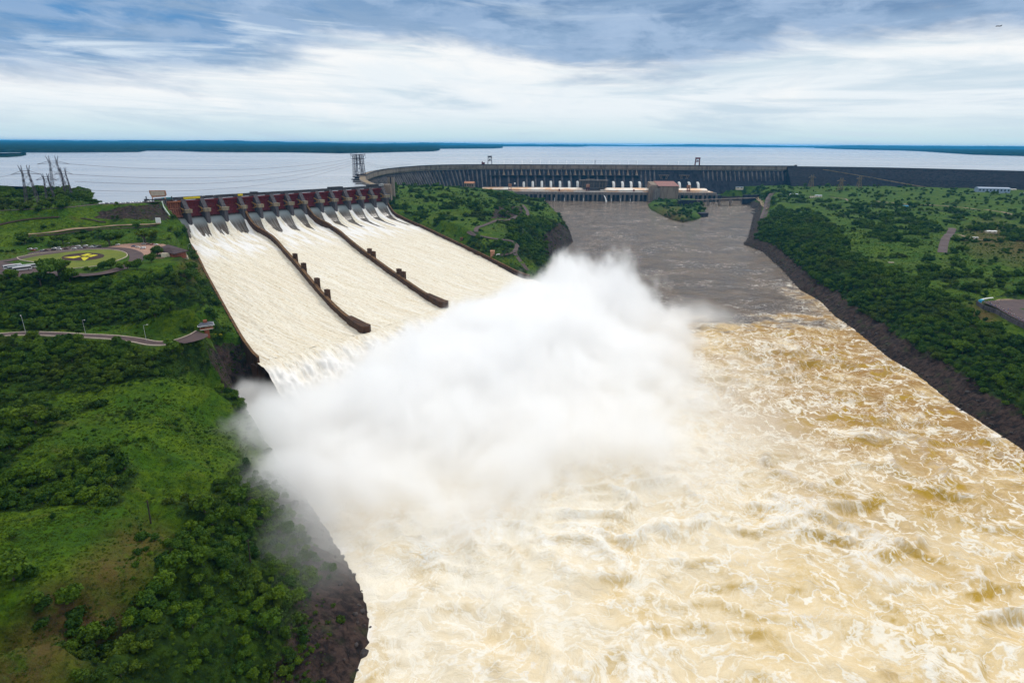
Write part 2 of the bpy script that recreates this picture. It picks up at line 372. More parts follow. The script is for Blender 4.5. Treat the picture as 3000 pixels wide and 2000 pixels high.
# ---------------------------------------------------------------- terrain
CP = [  # pixel x, y, height: landmarks read from the survey of the slopes
 (475, 592, 119), (400, 598, 118), (275, 602, 118), (178, 611, 118), (0, 619, 118), (-300, 642, 118), (100, 570, 124), (200, 580, 122), (30, 560, 125), (-150, 560, 127), (255, 585, 117),
 (440, 648, 103), (300, 652, 103), (150, 662, 102), (0, 690, 100), (-300, 700, 100), (480, 655, 101), (350, 625, 111), (150, 640, 108),
 (500, 690, 92), (400, 700, 92), (250, 705, 91), (100, 725, 90), (-200, 760, 90), (300, 730, 89.5), (0, 770, 89), (100, 780, 89), (300, 780, 89), (420, 745, 89), (520, 742, 88), (520, 775, 87), (200, 800, 88), (0, 810, 88), (400, 800, 86),
 (300, 850, 80), (0, 870, 79), (500, 850, 75), (600, 870, 60), (450, 930, 70), (200, 930, 71), (-300, 950, 72),
 (0, 980, 67), (300, 985, 67), (460, 1003, 65.5), (560, 985, 66), (610, 975, 66), (655, 985, 62), (620, 920, 62),
 (300, 1060, 60), (0, 1060, 61), (500, 1080, 53), (610, 1140, 44), (300, 1200, 54), (100, 1220, 55), (500, 1250, 46), (650, 1250, 30), (100, 1400, 56), (400, 1350, 48), (620, 1400, 34), (720, 1420, 20),
 (150, 1550, 58), (420, 1500, 54), (0, 1650, 60), (250, 1750, 57), (500, 1600, 48), (700, 1600, 32), (850, 1650, 18), (950, 1720, 9), (300, 1950, 55), (500, 1950, 45), (700, 1950, 31), (880, 1950, 15), (0, 1950, 62), (-400, 1700, 66), (-300, 1200, 62),
 (655, 1000, 52), (640, 940, 52), (665, 1070, 34), (700, 1110, 8), (590, 1000, 60),
 (1200, 560, 88), (1300, 560, 92), (1450, 600, 84), (1300, 548, 92), (1400, 560, 78), (1450, 570, 45), (1500, 590, 20), (1450, 640, 71), (1250, 640, 76), (1350, 680, 66), (1500, 700, 57), (1530, 640, 55), (1590, 650, 40), (1630, 700, 34), (1540, 750, 46), (1560, 790, 30), (1440, 750, 50), (1330, 700, 61),
 (1260, 652, 66), (1400, 722, 50), (1500, 768, 40), (1175, 610, 80), (1480, 620, 60),
 (2150, 550, 44), (2100, 562, 38), (2200, 575, 41), (2240, 640, 38), (2190, 630, 22), (2300, 560, 50), (2300, 538, 54), (2200, 535, 50), (2700, 545, 60), (3000, 548, 66), (3200, 555, 68),
 (2500, 600, 50), (2800, 620, 54), (2500, 650, 46), (2800, 660, 48), (2420, 690, 45), (3000, 720, 48), (2700, 780, 43), (2480, 750, 36), (2600, 835, 37), (2850, 880, 42), (3000, 950, 42), (2800, 925, 33), (3000, 1010, 34), (2300, 700, 30), (2360, 640, 44),
 (2400, 840, 20), (2600, 980, 17), (2800, 1100, 16), (2950, 1180, 18), (3200, 900, 44), (3200, 1200, 38)]
C3 = np.array([tuple(at(*p)) for p in CP] + [(-700, 300, 75), (-900, 900, 95), (-400, -50, 70), (-60, 0, 30), (-1500, 700, 100), (-1500, 1400, 125), (2000, 700, 60), (900, 100, 50), (2500, 1200, 70), (400, 50, 38)])
def rbf_fit(C, lam=4.0):
    d = np.hypot(C[:, None, 0] - C[None, :, 0], C[:, None, 1] - C[None, :, 1]); n = len(C)
    A = np.zeros((n + 3, n + 3)); A[:n, :n] = -d - np.eye(n) * lam; A[:n, n] = 1; A[:n, n + 1:] = C[:, :2] / 1000; A[n, :n] = 1; A[n + 1:, :n] = C[:, :2].T / 1000
    return np.linalg.solve(A, np.concatenate([C[:, 2], np.zeros(3)]))
_w = rbf_fit(C3)
def hbase(X, Y):
    out = _w[-3] + _w[-2] * X / 1000 + _w[-1] * Y / 1000
    for k in range(len(C3)): out = out - _w[k] * np.hypot(X - C3[k, 0], Y - C3[k, 1])
    return out
CHUTE = [tuple(sp(*p)) for p in WALLS['L']] + [tuple(sp(*p)) for p in WALLS['R'][::-1]]
FLAT = wpts([(0, 765), (100, 732), (300, 722), (420, 712), (520, 735), (530, 765), (400, 790), (250, 800), (60, 815), (0, 800)], 89)
LANE = [tuple(at(x, y, zz)) for x, y, zz in ((-200, 990, 68), (-40, 986, 68), (60, 978, 68), (160, 980, 67.5), (240, 984, 67), (330, 989, 66.5), (400, 997, 66), (445, 1006, 65.5), (490, 1006, 65.5), (530, 997, 65.5), (565, 984, 65.5), (608, 979, 65.5))]
def height(X, Y):
    h = hbase(X, Y)
    dr = seg_dist(X, Y, RIVER); ins = pip(X, Y, RIVER) & ~pip(X, Y, ISLAND)
    fl = sstep(seg_dist(X, Y, FLAT), 0, 12) * (~pip(X, Y, FLAT)); h = h * fl + 89 * (1 - fl)
    rough = 0.35 + 0.65 * sstep(fbm(X / 90, Y / 90, 2, 5), -.2, .4)
    h = h + (fbm(X / 60, Y / 60, 4, 3) * 5 * rough + fbm(X / 14, Y / 14, 3, 9) * 1.2) * fl * np.clip(h / 40, .15, 1) * sstep(h, 117, 108)
    dl_ = seg_dist(X, Y, LANE, False); zl = np.interp(X, [p[0] for p in LANE], [p[2] for p in LANE]); fb_ = sstep(dl_, 9, 30); h = h * fb_ + zl * (1 - fb_)
    front = (dl_ < 90) & (Y < np.interp(X, [p[0] for p in LANE], [p[1] for p in LANE])) & (X < LANE[-1][0]); h = np.where(front, np.minimum(h, zl - .3 + 0 * dl_ - .22 * np.clip(dl_ - 6, 0, 60)), h)
    right = X > 300
    left_rock = (X < -40) & (Y < 420)
    slope = np.where(right, 0.62, np.where(left_rock, np.interp(Y, [0, 260, 345], [.62, .62, 3.4]), 1.0)) * (1 + .35 * fbm(X / 25, Y / 25, 3, 21))
    cliff = 0.6 + dr * slope + np.maximum(ridged(X / 11, Y / 11, 3, 33) - 1.1, 0) * 2.2 * sstep(dr, 0, 6) * sstep(dr, 42, 20) + np.clip(dr, 0, 8) * 0.25 * np.abs(fbm(X / 9, Y / 9, 3, 31)) * 3
    di = seg_dist(X, Y, ISLAND); isl = pip(X, Y, ISLAND)
    h = np.minimum(h, cliff); h = np.where(isl, np.minimum(1 + di * .7, 11 + fbm(X / 20, Y / 20, 3, 4) * 3), h)
    h = np.where(ins, -np.minimum(dr, di if False else dr) * 0.6 - 0.6, h)
    # rock buttress below the end of the left wall
    # under the chutes and behind the dams
    c = pip(X, Y, CHUTE); q = np.stack([X - O2[0], Y - O2[1]], -1); d = q @ N2
    h = np.where(c, np.minimum(h, zw(d) - 9), h)
    dc = seg_dist(X, Y, CHUTE)
    h = np.where(~c & (dc < 40) & (d > 30) & (d < 450), np.minimum(h, zw(d) + 4 + dc * .5 + np.clip(dc - 14, 0, 60) * 2.5), h)
    h = np.where(~c & (dc < 25) & (d <= 30) & (d > -10), np.minimum(h, 82 + (30 - d) * .7 + np.clip(dc - 8, 0, 60) * 3), h)
    res = pip(X, Y, RESV); h = np.where(res, np.minimum(h, 112 - np.clip(seg_dist(X, Y, RESV), 0, 40)), h)
    de = seg_dist(X, Y, EMB, False); usp = (X - O2[0]) * T2[0] + (Y - O2[1]) * T2[1]; h = np.where(~res & (Y > 500) & (de < 60) & (usp < -2), np.maximum(h, 120.0 - np.clip(de - 7.5, 0, 99) * .55), h)
    dd = seg_dist(X, Y, DAM, False); h = np.where((dd < 30) & ~res, np.minimum(h, 92), h)
    return h, dr, ins
def ax(segs):
    r = [segs[0][0]]
    for a, b, s in segs: n = max(1, round((b - a) / s)); r += list(np.linspace(a, b, n + 1)[1:])
    return np.array(r)
GX = ax([(-2200, -900, 26), (-900, -560, 9), (-560, -30, 3.2), (-30, 330, 5), (330, 620, 3.6), (620, 1100, 7), (1100, 3200, 18)])
GY = ax([(-120, 60, 12), (60, 520, 3.0), (520, 1150, 4.2), (1150, 1700, 8), (1700, 2600, 11)])
XX, YY = np.meshgrid(GX, GY, indexing='ij'); HH, DR, INS = height(XX, YY)
def hz(x, y):
    """terrain height by bilinear look-up"""
    x = np.clip(np.asarray(x, float), GX[0], GX[-1] - 1e-3); y = np.clip(np.asarray(y, float), GY[0], GY[-1] - 1e-3)
    i = np.clip(np.searchsorted(GX, x, side='right') - 1, 0, len(GX) - 2); j = np.clip(np.searchsorted(GY, y, side='right') - 1, 0, len(GY) - 2)
    u = (x - GX[i]) / (GX[i + 1] - GX[i]); v = (y - GY[j]) / (GY[j + 1] - GY[j])
    return (HH[i, j] * (1 - u) + HH[i + 1, j] * u) * (1 - v) + (HH[i, j + 1] * (1 - u) + HH[i + 1, j + 1] * u) * v
def land(px, py):
    """where a sight line meets the ground"""
    d = ray(px, py); t = np.concatenate([np.arange(60, 1200, 1.5), np.arange(1200, 3600, 4)]) / d[1]
    X = d[0] * t; Y = d[1] * t; Z = CAMH + d[2] * t; H_ = np.maximum(hz(X, Y), 0)
    k = np.argmax(Z <= H_)
    if not (Z <= H_).any(): k = len(t) - 1
    a, b = max(k - 1, 0), k; fa = Z[a] - H_[a]; fb = Z[b] - H_[b]; w_ = fa / (fa - fb + 1e-9) if b > a else 0
    X0 = X[a] + (X[b] - X[a]) * w_; Y0 = Y[a] + (Y[b] - Y[a]) * w_
    return Vector((X0, Y0, float(hz(X0, Y0))))

# ground cover map: open grass (pixel outlines of the meadows, taken to the ground by projection)
MEADOW = [[(-50, 1530), (150, 1490), (330, 1478), (430, 1475), (540, 1482), (545, 1530), (480, 1640), (425, 1720), (350, 1790), (250, 1880), (130, 2010), (-50, 2050)],
 [(180, 1150), (420, 1120), (640, 1085), (660, 1130), (560, 1180), (420, 1240), (330, 1300), (180, 1330), (60, 1390), (120, 1300), (230, 1250)],
 [(540, 1290), (700, 1310), (690, 1400), (560, 1470), (440, 1480), (380, 1400), (480, 1340)],
 [(-50, 600), (260, 602), (475, 592), (500, 640), (520, 700), (560, 740), (560, 790), (480, 800), (400, 830), (200, 850), (190, 830), (60, 830), (-50, 790)],
 [(430, 935), (560, 895), (640, 900), (665, 960), (560, 950), (500, 975), (300, 972), (240, 965)], [(-50, 970), (240, 968), (460, 985), (580, 965), (600, 990), (460, 1020), (240, 1000), (-50, 988)],
 [(1160, 540), (1400, 545), (1450, 595), (1340, 590), (1250, 620), (1165, 600)], [(1370, 560), (1470, 590), (1440, 612), (1360, 600)], [(1400, 655), (1450, 660), (1480, 700), (1430, 705), (1400, 690)], [(1250, 700), (1300, 690), (1400, 730), (1520, 760), (1560, 800), (1480, 790), (1350, 735)],
 [(1165, 615), (1230, 640), (1200, 640)], [(2470, 660), (2540, 690), (2560, 740), (2640, 790), (2760, 840), (2860, 870), (3050, 860), (3050, 960), (2900, 950), (2780, 870), (2640, 800), (2500, 750), (2470, 700)],
 [(2300, 570), (2600, 560), (3050, 600), (3050, 640), (2700, 600), (2400, 590)], [(2370, 590), (2480, 640), (2470, 680), (2380, 620)], [(2300, 530), (2700, 540), (3050, 560), (3050, 590), (2500, 575), (2300, 560)], [(2650, 700), (2900, 680), (3050, 740), (3050, 800), (2750, 790)]]
DENSE = [[(-50, 860), (200, 850), (330, 815), (480, 800), (560, 785), (640, 860), (640, 895), (560, 895), (430, 935), (240, 965), (-50, 968)], [(-50, 1002), (240, 1003), (460, 1022), (600, 1000), (680, 1075), (420, 1115), (180, 1145), (-50, 1140)],
 [(-50, 1150), (120, 1170), (190, 1250), (100, 1300), (-50, 1400)], [(-50, 1420), (200, 1330), (330, 1310), (400, 1400), (330, 1470), (120, 1485), (-50, 1520)],
 [(550, 1500), (600, 1480), (700, 1350), (790, 1400), (860, 1500), (920, 1640), (900, 1800), (870, 2050), (130, 2050), (350, 1800), (480, 1650)], [(-50, 1590), (60, 1600), (130, 1660), (130, 1740), (-50, 1780)],
 [(2205, 640), (2290, 640), (2400, 625), (2460, 680), (2475, 745), (2640, 800), (2780, 875), (2900, 955), (3050, 1010), (3050, 1260), (2900, 1150), (2700, 1030), (2600, 975), (2450, 870), (2400, 840), (2290, 740), (2200, 700)],
 [(530, 640), (560, 640), (620, 760), (560, 740)], [(1560, 640), (1650, 650), (1640, 760), (1560, 760), (1500, 720), (1480, 650)]]
def cover(X, Y, Z):
    px, py = proj(np.stack([X, Y, Z], -1)); n = fbm(X / 38, Y / 38, 4, 50)
    n2 = fbm(X / 130, Y / 130, 3, 60)
    wob = 15 * np.clip(300 / np.maximum(Y, 100), .3, 2)
    qx = px + fbm(X / 22, Y / 22, 3, 70) * wob * 2; qy = py + fbm(X / 22, Y / 22, 3, 71) * wob
    c = sstep(n + n2 * .6, 0.0, 0.25) * .9
    for P_ in DENSE: c = np.where(pip(qx, qy, P_), np.maximum(c, np.where(n < -.38, .35, .86)), c)
    n3_ = fbm(X / 20, Y / 20, 4, 55)
    for i_, P_ in enumerate(MEADOW): c = np.where(pip(qx, qy, P_), np.minimum(c, np.where(n3_ + n > (-.08 if i_ in (1, 2) else .42), .6, .05)), c)
    return c
COV = cover(XX, YY, HH)
px_, py_ = proj(np.stack([XX, YY, HH], -1))
rock = np.maximum(sstep(DR, 26, 12) * sstep(XX, 200, 340), sstep(HH, 24, 9) * sstep(XX, 100, -40) * (YY < 460))
rock = np.where(pip(px_, py_, [(600, 1040), (660, 1000), (700, 1010), (750, 1090), (745, 1140), (690, 1150), (650, 1120)]), 1, rock)
rock = np.where(pip(px_, py_, [(1590, 690), (1640, 650), (1690, 690), (1680, 740), (1600, 750)]), 1, rock)
rock = np.where(pip(px_, py_, [(1450, 600), (1530, 605), (1535, 640), (1440, 640)]), .75, rock)
rock = np.where(pip(px_, py_, [(270, 640), (300, 618), (370, 603), (475, 597), (500, 640), (480, 645), (350, 641)]), .9, rock)
brown = 0 * HH
for c_, r_ in (((230, 1800), 90), ((120, 1900), 80), ((60, 1990), 90), ((330, 1680), 70), ((400, 1590), 60), ((2900, 700), 60), ((2990, 720), 60), ((2880, 920), 40), ((570, 790), 40), ((1960, 640), 40)):
    brown = np.maximum(brown, np.clip(1 - np.hypot((px_ - c_[0]), (py_ - c_[1]) * 1.4) / (r_ * (2.1 if c_[0] < 420 else 1.6)), 0, 1) ** .7)
mt, t, b, o_ = mat_new('ground_cover')
pos = t.new('ShaderNodeNewGeometry').outputs['Position']
def attr(t, n):
    a = t.new('ShaderNodeAttribute'); a.attribute_name = n; return a.outputs['Fac']
n1 = t.noise(pos, 0.035, 6, 0.6, 0.4); n2 = t.noise(pos, 0.22, 6, 0.65); n3 = t.noise(pos, 1.1, 5, 0.7); n4 = t.noise(pos, 0.012, 4, 0.5)
grass = t.mix(t.map(n1, 0.38, 0.62), (0.040, 0.100, 0.003), (0.092, 0.150, 0.004)); grass = t.mix(t.map(n2, 0.48, 0.75, 0, .8), grass, (0.022, 0.052, 0.004))
grass = t.mix(t.map(n4, 0.50, 0.68, 0, .3), grass, (0.075, 0.085, 0.012)); grass = t.mix(t.map(n3, 0.5, 0.8, 0, .7), grass, (0.014, 0.036, 0.003))
n5 = t.noise(t.vmath('ADD', pos, t.vmath('SCALE', t.vmath('SUBTRACT', t.n.new('ShaderNodeTexCoord').outputs['Object'], pos), scale=0.0)), 0.35, 8, .78)
grass = t.mix(t.map(n5, .43, .60, 0, .85), grass, (0.020, 0.052, 0.004)); grass = t.mix(t.map(t.noise(pos, .07, 8, .7), .5, .66, 0, .6), grass, (0.018, 0.044, 0.005)); grass = t.mix(t.map(t.noise(pos, .05, 6, .7), .58, .7, 0, .5), grass, (0.095, 0.085, 0.018))
scrub = t.mix(t.map(n2, 0.4, 0.62), (0.010, 0.024, 0.004), (0.028, 0.058, 0.006)); 
soil = t.mix(t.map(n2, .4, .65), (0.10, 0.055, 0.028), (0.085, 0.070, 0.014))
rk = t.mix(t.map(t.noise(t.vmath('MULTIPLY', pos, (1, 1, .5)), 0.25, 7, 0.7, .5), .38, .65), (0.014, 0.011, 0.012), (0.066, 0.043, 0.036))
rk = t.mix(t.map(t.noise(pos, 0.09, 5, 0.6), 0.52, 0.70, 0, .55), rk, (0.03, 0.05, 0.014))
cc = t.mix(t.map(attr(t, 'cover'), 0.1, 0.6), grass, scrub)
cc = t.mix(t.math('MULTIPLY', attr(t, 'brown'), t.map(t.math('ADD', n2, t.math('MULTIPLY', n1, .6)), .55, .85, .25, 1.0)), cc, soil)
cc = t.mix(t.map(t.math('ADD', attr(t, 'rock'), t.math('MULTIPLY', t.math('SUBTRACT', n2, .5), .9)), .35, .65), cc, rk)
t.put(b.inputs['Base Color'], cc); b.inputs['Roughness'].default_value = .95; b.inputs['Specular IOR Level'].default_value = .1
bp = t.new('ShaderNodeBump'); t.put(bp.inputs['Height'], t.math('ADD', n2, t.math('MULTIPLY', n3, .35))); bp.inputs['Strength'].default_value = .9; bp.inputs['Distance'].default_value = 1.6
t.l.new(bp.outputs[0], b.inputs['Normal'])
np_mesh('ground', np.stack([XX, YY, HH], -1).reshape(-1, 3), grid_faces(*XX.shape), mt, dict(cover=COV.ravel(), rock=rock.ravel(), brown=brown.ravel()), kind='structure')

# boulders along the water's edge: countless, one object
rb = np.random.default_rng(5); L_ = np.array(RIVER); V = []; F = []; ico = np.array([(0, 0, 1), (.9, 0, .35), (.28, .85, .3), (-.72, .53, .4), (-.7, -.55, .3), (.3, -.85, .4), (.7, .5, -.5), (-.3, .85, -.4), (-.9, 0, -.45), (-.25, -.85, -.5), (.72, -.5, -.4), (0, 0, -1.)])
icf = [(0, 1, 2), (0, 2, 3), (0, 3, 4), (0, 4, 5), (0, 5, 1), (1, 6, 2), (2, 7, 3), (3, 8, 4), (4, 9, 5), (5, 10, 1), (6, 7, 2), (7, 8, 3), (8, 9, 4), (9, 10, 5), (10, 6, 1), (11, 7, 6), (11, 8, 7), (11, 9, 8), (11, 10, 9), (11, 6, 10)]
for i in range(len(L_) - 1):
    a, b_ = L_[i], L_[i + 1]
    if (a[0] < 200 and a[1] > 1900) or (b_[1] > 2000 and a[1] > 2000) or (abs(a[0]) < 215 and 420 < a[1] < 780 and a[0] > -215 and i > 11 and i < 16): continue
    ln = np.linalg.norm(b_ - a)
    for k in range(int(ln / 1.1)):
        p = a + (b_ - a) * rb.random(); q = p + rb.normal(size=2) * 5.5; s_ = rb.gamma(1.7, .34) + .2 + (p[1] > 900) * .4; z_ = float(hz(*q))
        if z_ < -.9: continue
        z_ = max(z_, -.3); i0 = len(V); rot = rb.uniform(0, 6.28); c_, s2_ = math.cos(rot), math.sin(rot); st_ = rb.uniform(.7, 1.4, 3)
        for v in ico: w_ = v * st_ * s_ * rb.uniform(.85, 1.15); V.append((q[0] + w_[0] * c_ - w_[1] * s2_, q[1] + w_[0] * s2_ + w_[1] * c_, z_ + w_[2] * .7))
        F += [tuple(i0 + j for j in f) for f in icf]
mb_ = simple('wet_basalt', (0.045, 0.036, 0.036), .7, .2, .4, c2=(0.014, 0.012, 0.014)); bo = np_mesh('boulders', V, F, mb_, smooth=False, kind='stuff'); bo['label'] = 'dark broken boulders lining both river banks'

# ---------------------------------------------------------------- far shores of the reservoir
mt, t, b, o_ = mat_new('far_forest'); pos = t.new('ShaderNodeNewGeometry').outputs['Position']
n1 = t.noise(pos, 0.004, 6, .6); n2 = t.noise(pos, 0.02, 4, .6)
t.put(b.inputs['Base Color'], t.mix(t.map(n2, .4, .65), (0.006, 0.017, 0.010), (0.018, 0.034, 0.015))); b.inputs['Roughness'].default_value = 1; b.inputs['Specular IOR Level'].default_value = 0
M['far'] = mt
def far_shore(front, depth, zt, seed, zb=RES_Z - 2, rise=0.0):
    """wooded land: front edge drawn at the water line, running back `depth` metres"""
    P_ = [at(x, y, RES_Z) for x, y in front]; L = []
    for i in range(len(P_) - 1):
        a, b_ = P_[i], P_[i + 1]; n = max(2, int((b_ - a).length / 60))
        for k in range(n): L.append(a.lerp(b_, k / n))
    L.append(P_[-1]); L = np.array([tuple(p) for p in L]); n = len(L)
    tips = np.minimum(np.arange(n), np.arange(n)[::-1]) / 6.0; ta = np.clip(tips, 0.12, 1)
    prof = [(0, 0), (8, .75), (30, 1.0), (120, .95), (400, 1.0), (depth * .5, 1.02), (depth, 1.0)]
    V = []; dirn = L[:, :2] / np.linalg.norm(L[:, :2], axis=1)[:, None]
    for dd, hh in prof:
        jit = fbm(L[:, 0] / 170 + dd, L[:, 1] / 170, 3, seed) * 25 * (dd < 100)
        XY = L[:, :2] + dirn * (dd + jit)[:, None]
        Z = zb + (zt - zb) * hh * (ta if dd < 200 else 1) + (fbm(XY[:, 0] / 90, XY[:, 1] / 90, 4, seed + 1) * 5 + fbm(XY[:, 0] / 900, XY[:, 1] / 900, 3, seed + 2) * 5) * (hh > 0) + rise * dd / depth
        V.append(np.stack([XY[:, 0], XY[:, 1], Z], -1))
    V = np.stack(V, 1); return V.reshape(-1, 3), grid_faces(n, len(prof))
for k, (front, dep, zt, rise) in enumerate([
    ([(-300, 448), (0, 447), (200, 447), (405, 446), (430, 441.5), (520, 442), (590, 445), (700, 446.5), (850, 447), (1000, 449.5), (1100, 447.5), (1180, 445.5), (1270, 443.5), (1289, 440)], 24000, 134, 30),
    ([(-100, 461), (20, 461), (60, 458), (78, 456)], 500, 126, 0),
    ([(1200, 437.5), (1300, 436.3), (1450, 435.5), (1473, 433.5)], 9000, 131, 10),
    ([(1380, 431), (1500, 429.5), (1700, 430.3), (1720, 429), (1742, 426.5)], 9000, 131, 6),
    ([(1700, 425.6), (1800, 425.6), (1828, 424)], 4000, 126, 0),
    ([(2170, 426.2), (2300, 428), (2500, 431), (2640, 434.5)], 12000, 140, 6),
    ([(2385, 434.5), (2480, 438.2), (2640, 441.5), (2700, 444), (2850, 453.5), (3050, 459), (3300, 468)], 12000, 134, 8)]):
    V, F = far_shore(front, dep, zt, 80 + 5 * k, rise=rise)
    o = np_mesh('far_shore', V, F, M['far'], kind='structure'); tag(o, cat=None)
V = []; n = 260
for j, (dist, zz) in enumerate(((27000, 100), (27200, 170), (32000, 200), (40000, 150))):
    a_ = np.linspace(-52, 52, n); rr = dist; X = np.sin(np.radians(a_)) * rr; Y = np.cos(np.radians(a_)) * rr
    Z = zz + (fbm(a_ / 9, a_ * 0 + j * .1, 4, 91) * 90 + fbm(a_ / 2, a_ * 0, 3, 92) * 25) * (j > 0) - 40 * (j > 0) * sstep(a_, -2, 8) * sstep(a_, 18, 12)
    V.append(np.stack([X, Y, Z], -1))
V = np.stack(V, 1); np_mesh('far_hills', V.reshape(-1, 3), grid_faces(n, 4), M['far'], kind='structure')

# ---------------------------------------------------------------- reservoir
from mathutils.geometry import tessellate_polygon
mt, t, b, o_ = mat_new('reservoir_water'); pos = t.new('ShaderNodeNewGeometry').outputs['Position']
st = t.noise(t.vmath('MULTIPLY', pos, (0.0012, 0.006, 0)), 1.0, 5, .6, .5); rip = t.noise(t.vmath('MULTIPLY', pos, (0.05, 0.12, 0)), 1.0, 4, .6)
big = t.noise(t.vmath('MULTIPLY', pos, (0.0005, 0.0013, 0)), 1.0, 3, .5, .6)
b.inputs['Base Color'].default_value = (0.36, 0.385, 0.42, 1); b.inputs['IOR'].default_value = 1.33; b.inputs['Specular IOR Level'].default_value = 0.5
t.put(b.inputs['Base Color'], t.mix(t.map(t.math('ADD', t.math('MULTIPLY', st, .5), t.math('MULTIPLY', big, .5)), .40, .60), (0.25, 0.27, 0.31), (0.42, 0.44, 0.47)))
t.put(b.inputs['Roughness'], t.map(t.math('ADD', t.math('MULTIPLY', st, .6), t.math('MULTIPLY', big, .5)), .40, .72, .17, .27))
bp = t.new('ShaderNodeBump'); t.put(bp.inputs['Height'], rip); bp.inputs['Strength'].default_value = .22; bp.inputs['Distance'].default_value = 1.0; t.l.new(bp.outputs[0], b.inputs['Normal'])
tri = tessellate_polygon([[Vector((p[0], p[1], 0)) for p in RESV]])
np_mesh('reservoir_water', [(p[0], p[1], RES_Z) for p in RESV], np.array(tri), mt, smooth=False, kind='structure')
far_w = [(-43000, 3000), (43000, 3000)]

# ---------------------------------------------------------------- river
RX = ax([(-260, 420, 2.2), (420, 720, 4.5), (720, 1300, 30)]); RY = ax([(40, 720, 2.2), (720, 1300, 5), (1300, 2330, 12)])
rx, ry = np.meshgrid(RX, RY, indexing='ij')
P1 = np.array(at(1890, 925)[:2]); P2 = np.array(at(2430, 905)[:2]); e = (P2 - P1) / np.linalg.norm(P2 - P1); nn = np.array([e[1], -e[0]])
sdn = (rx - P1[0]) * nn[0] + (ry - P1[1]) * nn[1]     # metres downstream of the mixing line
sdn = sdn + fbm(rx / 110, ry / 60, 5, 100, .62) * 95
rdr = seg_dist(rx, ry, RIVER); rpx, rpy = proj(np.stack([rx, ry, 0 * rx], -1))
turb = sstep(sdn, -30, 95)
turb = np.maximum(turb, .55 * sstep(rdr, 60, 5) * sstep(rx, 300, 380) * sstep(ry, 950, 760))
# the pale boil spreads from under the jets; the far bank side stays brown
imp = [tuple(np.array(lipL) + N2 * 75), tuple(np.array(lipA) + N2 * 80), tuple(np.array(lipB) + N2 * 80), tuple(np.array(lipR) + N2 * 75)]
dimp = seg_dist(rx, ry, imp, False)
pale = sstep(sdn + fbm(rx / 45, ry / 45, 3, 105) * 60, 40, 190) * (1 - .75 * sstep(rdr, 130, 25) * (rx > 120))
brownside = sstep(rx * .0 + rdr + fbm(rx / 50, ry / 50, 3, 108) * 60, 300, 50) * sstep(rx, 90, 200) * sstep(ry, 150, 420)
pale = np.clip(pale * (0.28 + .9 * sstep(dimp, 380, 130)), 0, 1)
wx = rx + fbm(rx / 60, ry / 60, 3, 7) * 26; wy = ry + fbm(rx / 60, ry / 60, 3, 8) * 26
def rdg(x, y, sd_): return np.clip(1 - np.abs(perlin(x, y, sd_)) * 2.4, 0, 1) ** 2
rg = rdg(wx / 46, wy / 34, 110) * 1.0 + rdg(wx / 21, wy / 16, 112) * .55 + rdg(wx / 9.5, wy / 8, 114) * .2
amp = .55 + .9 * sstep(fbm(rx / 80, ry / 80, 2, 116), -.3, .4)
rz = turb * ((rg - .7) * 3.6 * amp + fbm(rx / 70, ry / 70, 3, 115) * 2.5 + fbm(rx / 8, ry / 8, 2, 117) * .5) + (1 - turb) * fbm(rx / 16, ry / 40, 3, 120) * .3
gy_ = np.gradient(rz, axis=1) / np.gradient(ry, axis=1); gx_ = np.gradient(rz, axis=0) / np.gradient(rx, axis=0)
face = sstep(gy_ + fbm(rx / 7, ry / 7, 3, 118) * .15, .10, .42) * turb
rz = rz * sstep(rdr, 0, 12)
keep = (pip(rx, ry, RIVER) | (rdr < 14))
fm = keep[:-1, :-1] & keep[1:, :-1] & keep[1:, 1:] & keep[:-1, 1:]
crest_ = sstep(rg * amp + fbm(rx / 9, ry / 9, 3, 130) * .45, .95, 1.35)
edge = sstep(rdr + fbm(rx / 9, ry / 9, 3, 131) * 9, 4.5, .5) * sstep(sdn, -60, 20) * sstep(fbm(rx / 20, ry / 20, 3, 133), .05, .4)
mt, t, b, o_ = mat_new('river_water'); pos = t.new('ShaderNodeNewGeometry').outputs['Position']
turb_a = attr(t, 'turb'); pale_a = attr(t, 'pale'); crest_a = attr(t, 'crest'); edge_a = attr(t, 'edge')
W1 = t.new('ShaderNodeTexNoise'); W1.inputs['Scale'].default_value = .03; W1.inputs['Detail'].default_value = 4; t.l.new(pos, W1.inputs['Vector'])
warp = t.vmath('SCALE', t.vmath('SUBTRACT', W1.outputs['Color'], (.5, .5, .5)), scale=38.0)
pw = t.vmath('MULTIPLY', t.vmath('ADD', pos, warp), (1, 1, .2))
W2 = t.new('ShaderNodeTexNoise'); W2.inputs['Scale'].default_value = .16; W2.inputs['Detail'].default_value = 3; t.l.new(pos, W2.inputs['Vector'])
pw2 = t.vmath('ADD', pw, t.vmath('SCALE', t.vmath('SUBTRACT', W2.outputs['Color'], (.5, .5, .5)), scale=9.0))
def vein(vec, scale, wdt, det=4):
    n = t.noise(vec, scale, det, .5, .0); return t.map(t.math('ABSOLUTE', t.math('SUBTRACT', n, .5)), 0, wdt, 1, 0)
v1 = vein(pw2, .024, .015, 4); v2 = vein(t.vmath('ADD', pw2, (91, 17, 5)), .055, .024, 4); v3 = vein(t.vmath('ADD', pw2, (31, 57, 5)), .15, .05, 3)
patchy = t.map(t.noise(t.vmath('ADD', pos, (300, 50, 0)), .013, 3, .5), .38, .60)
v3 = t.math('MULTIPLY', v3, t.map(patchy, 0, 1, .35, 1))
pocket = t.noise(t.vmath('ADD', pw, (40, 80, 0)), .026, 6, .62); fineN = t.noise(pw2, .32, 4, .6)
tan_ = t.mix(t.map(pocket, .42, .68), (0.70, 0.52, 0.255), (0.56, 0.36, 0.07))
tan_ = t.mix(t.map(fineN, .40, .7, 0, .6), tan_, (0.75, 0.61, 0.37))
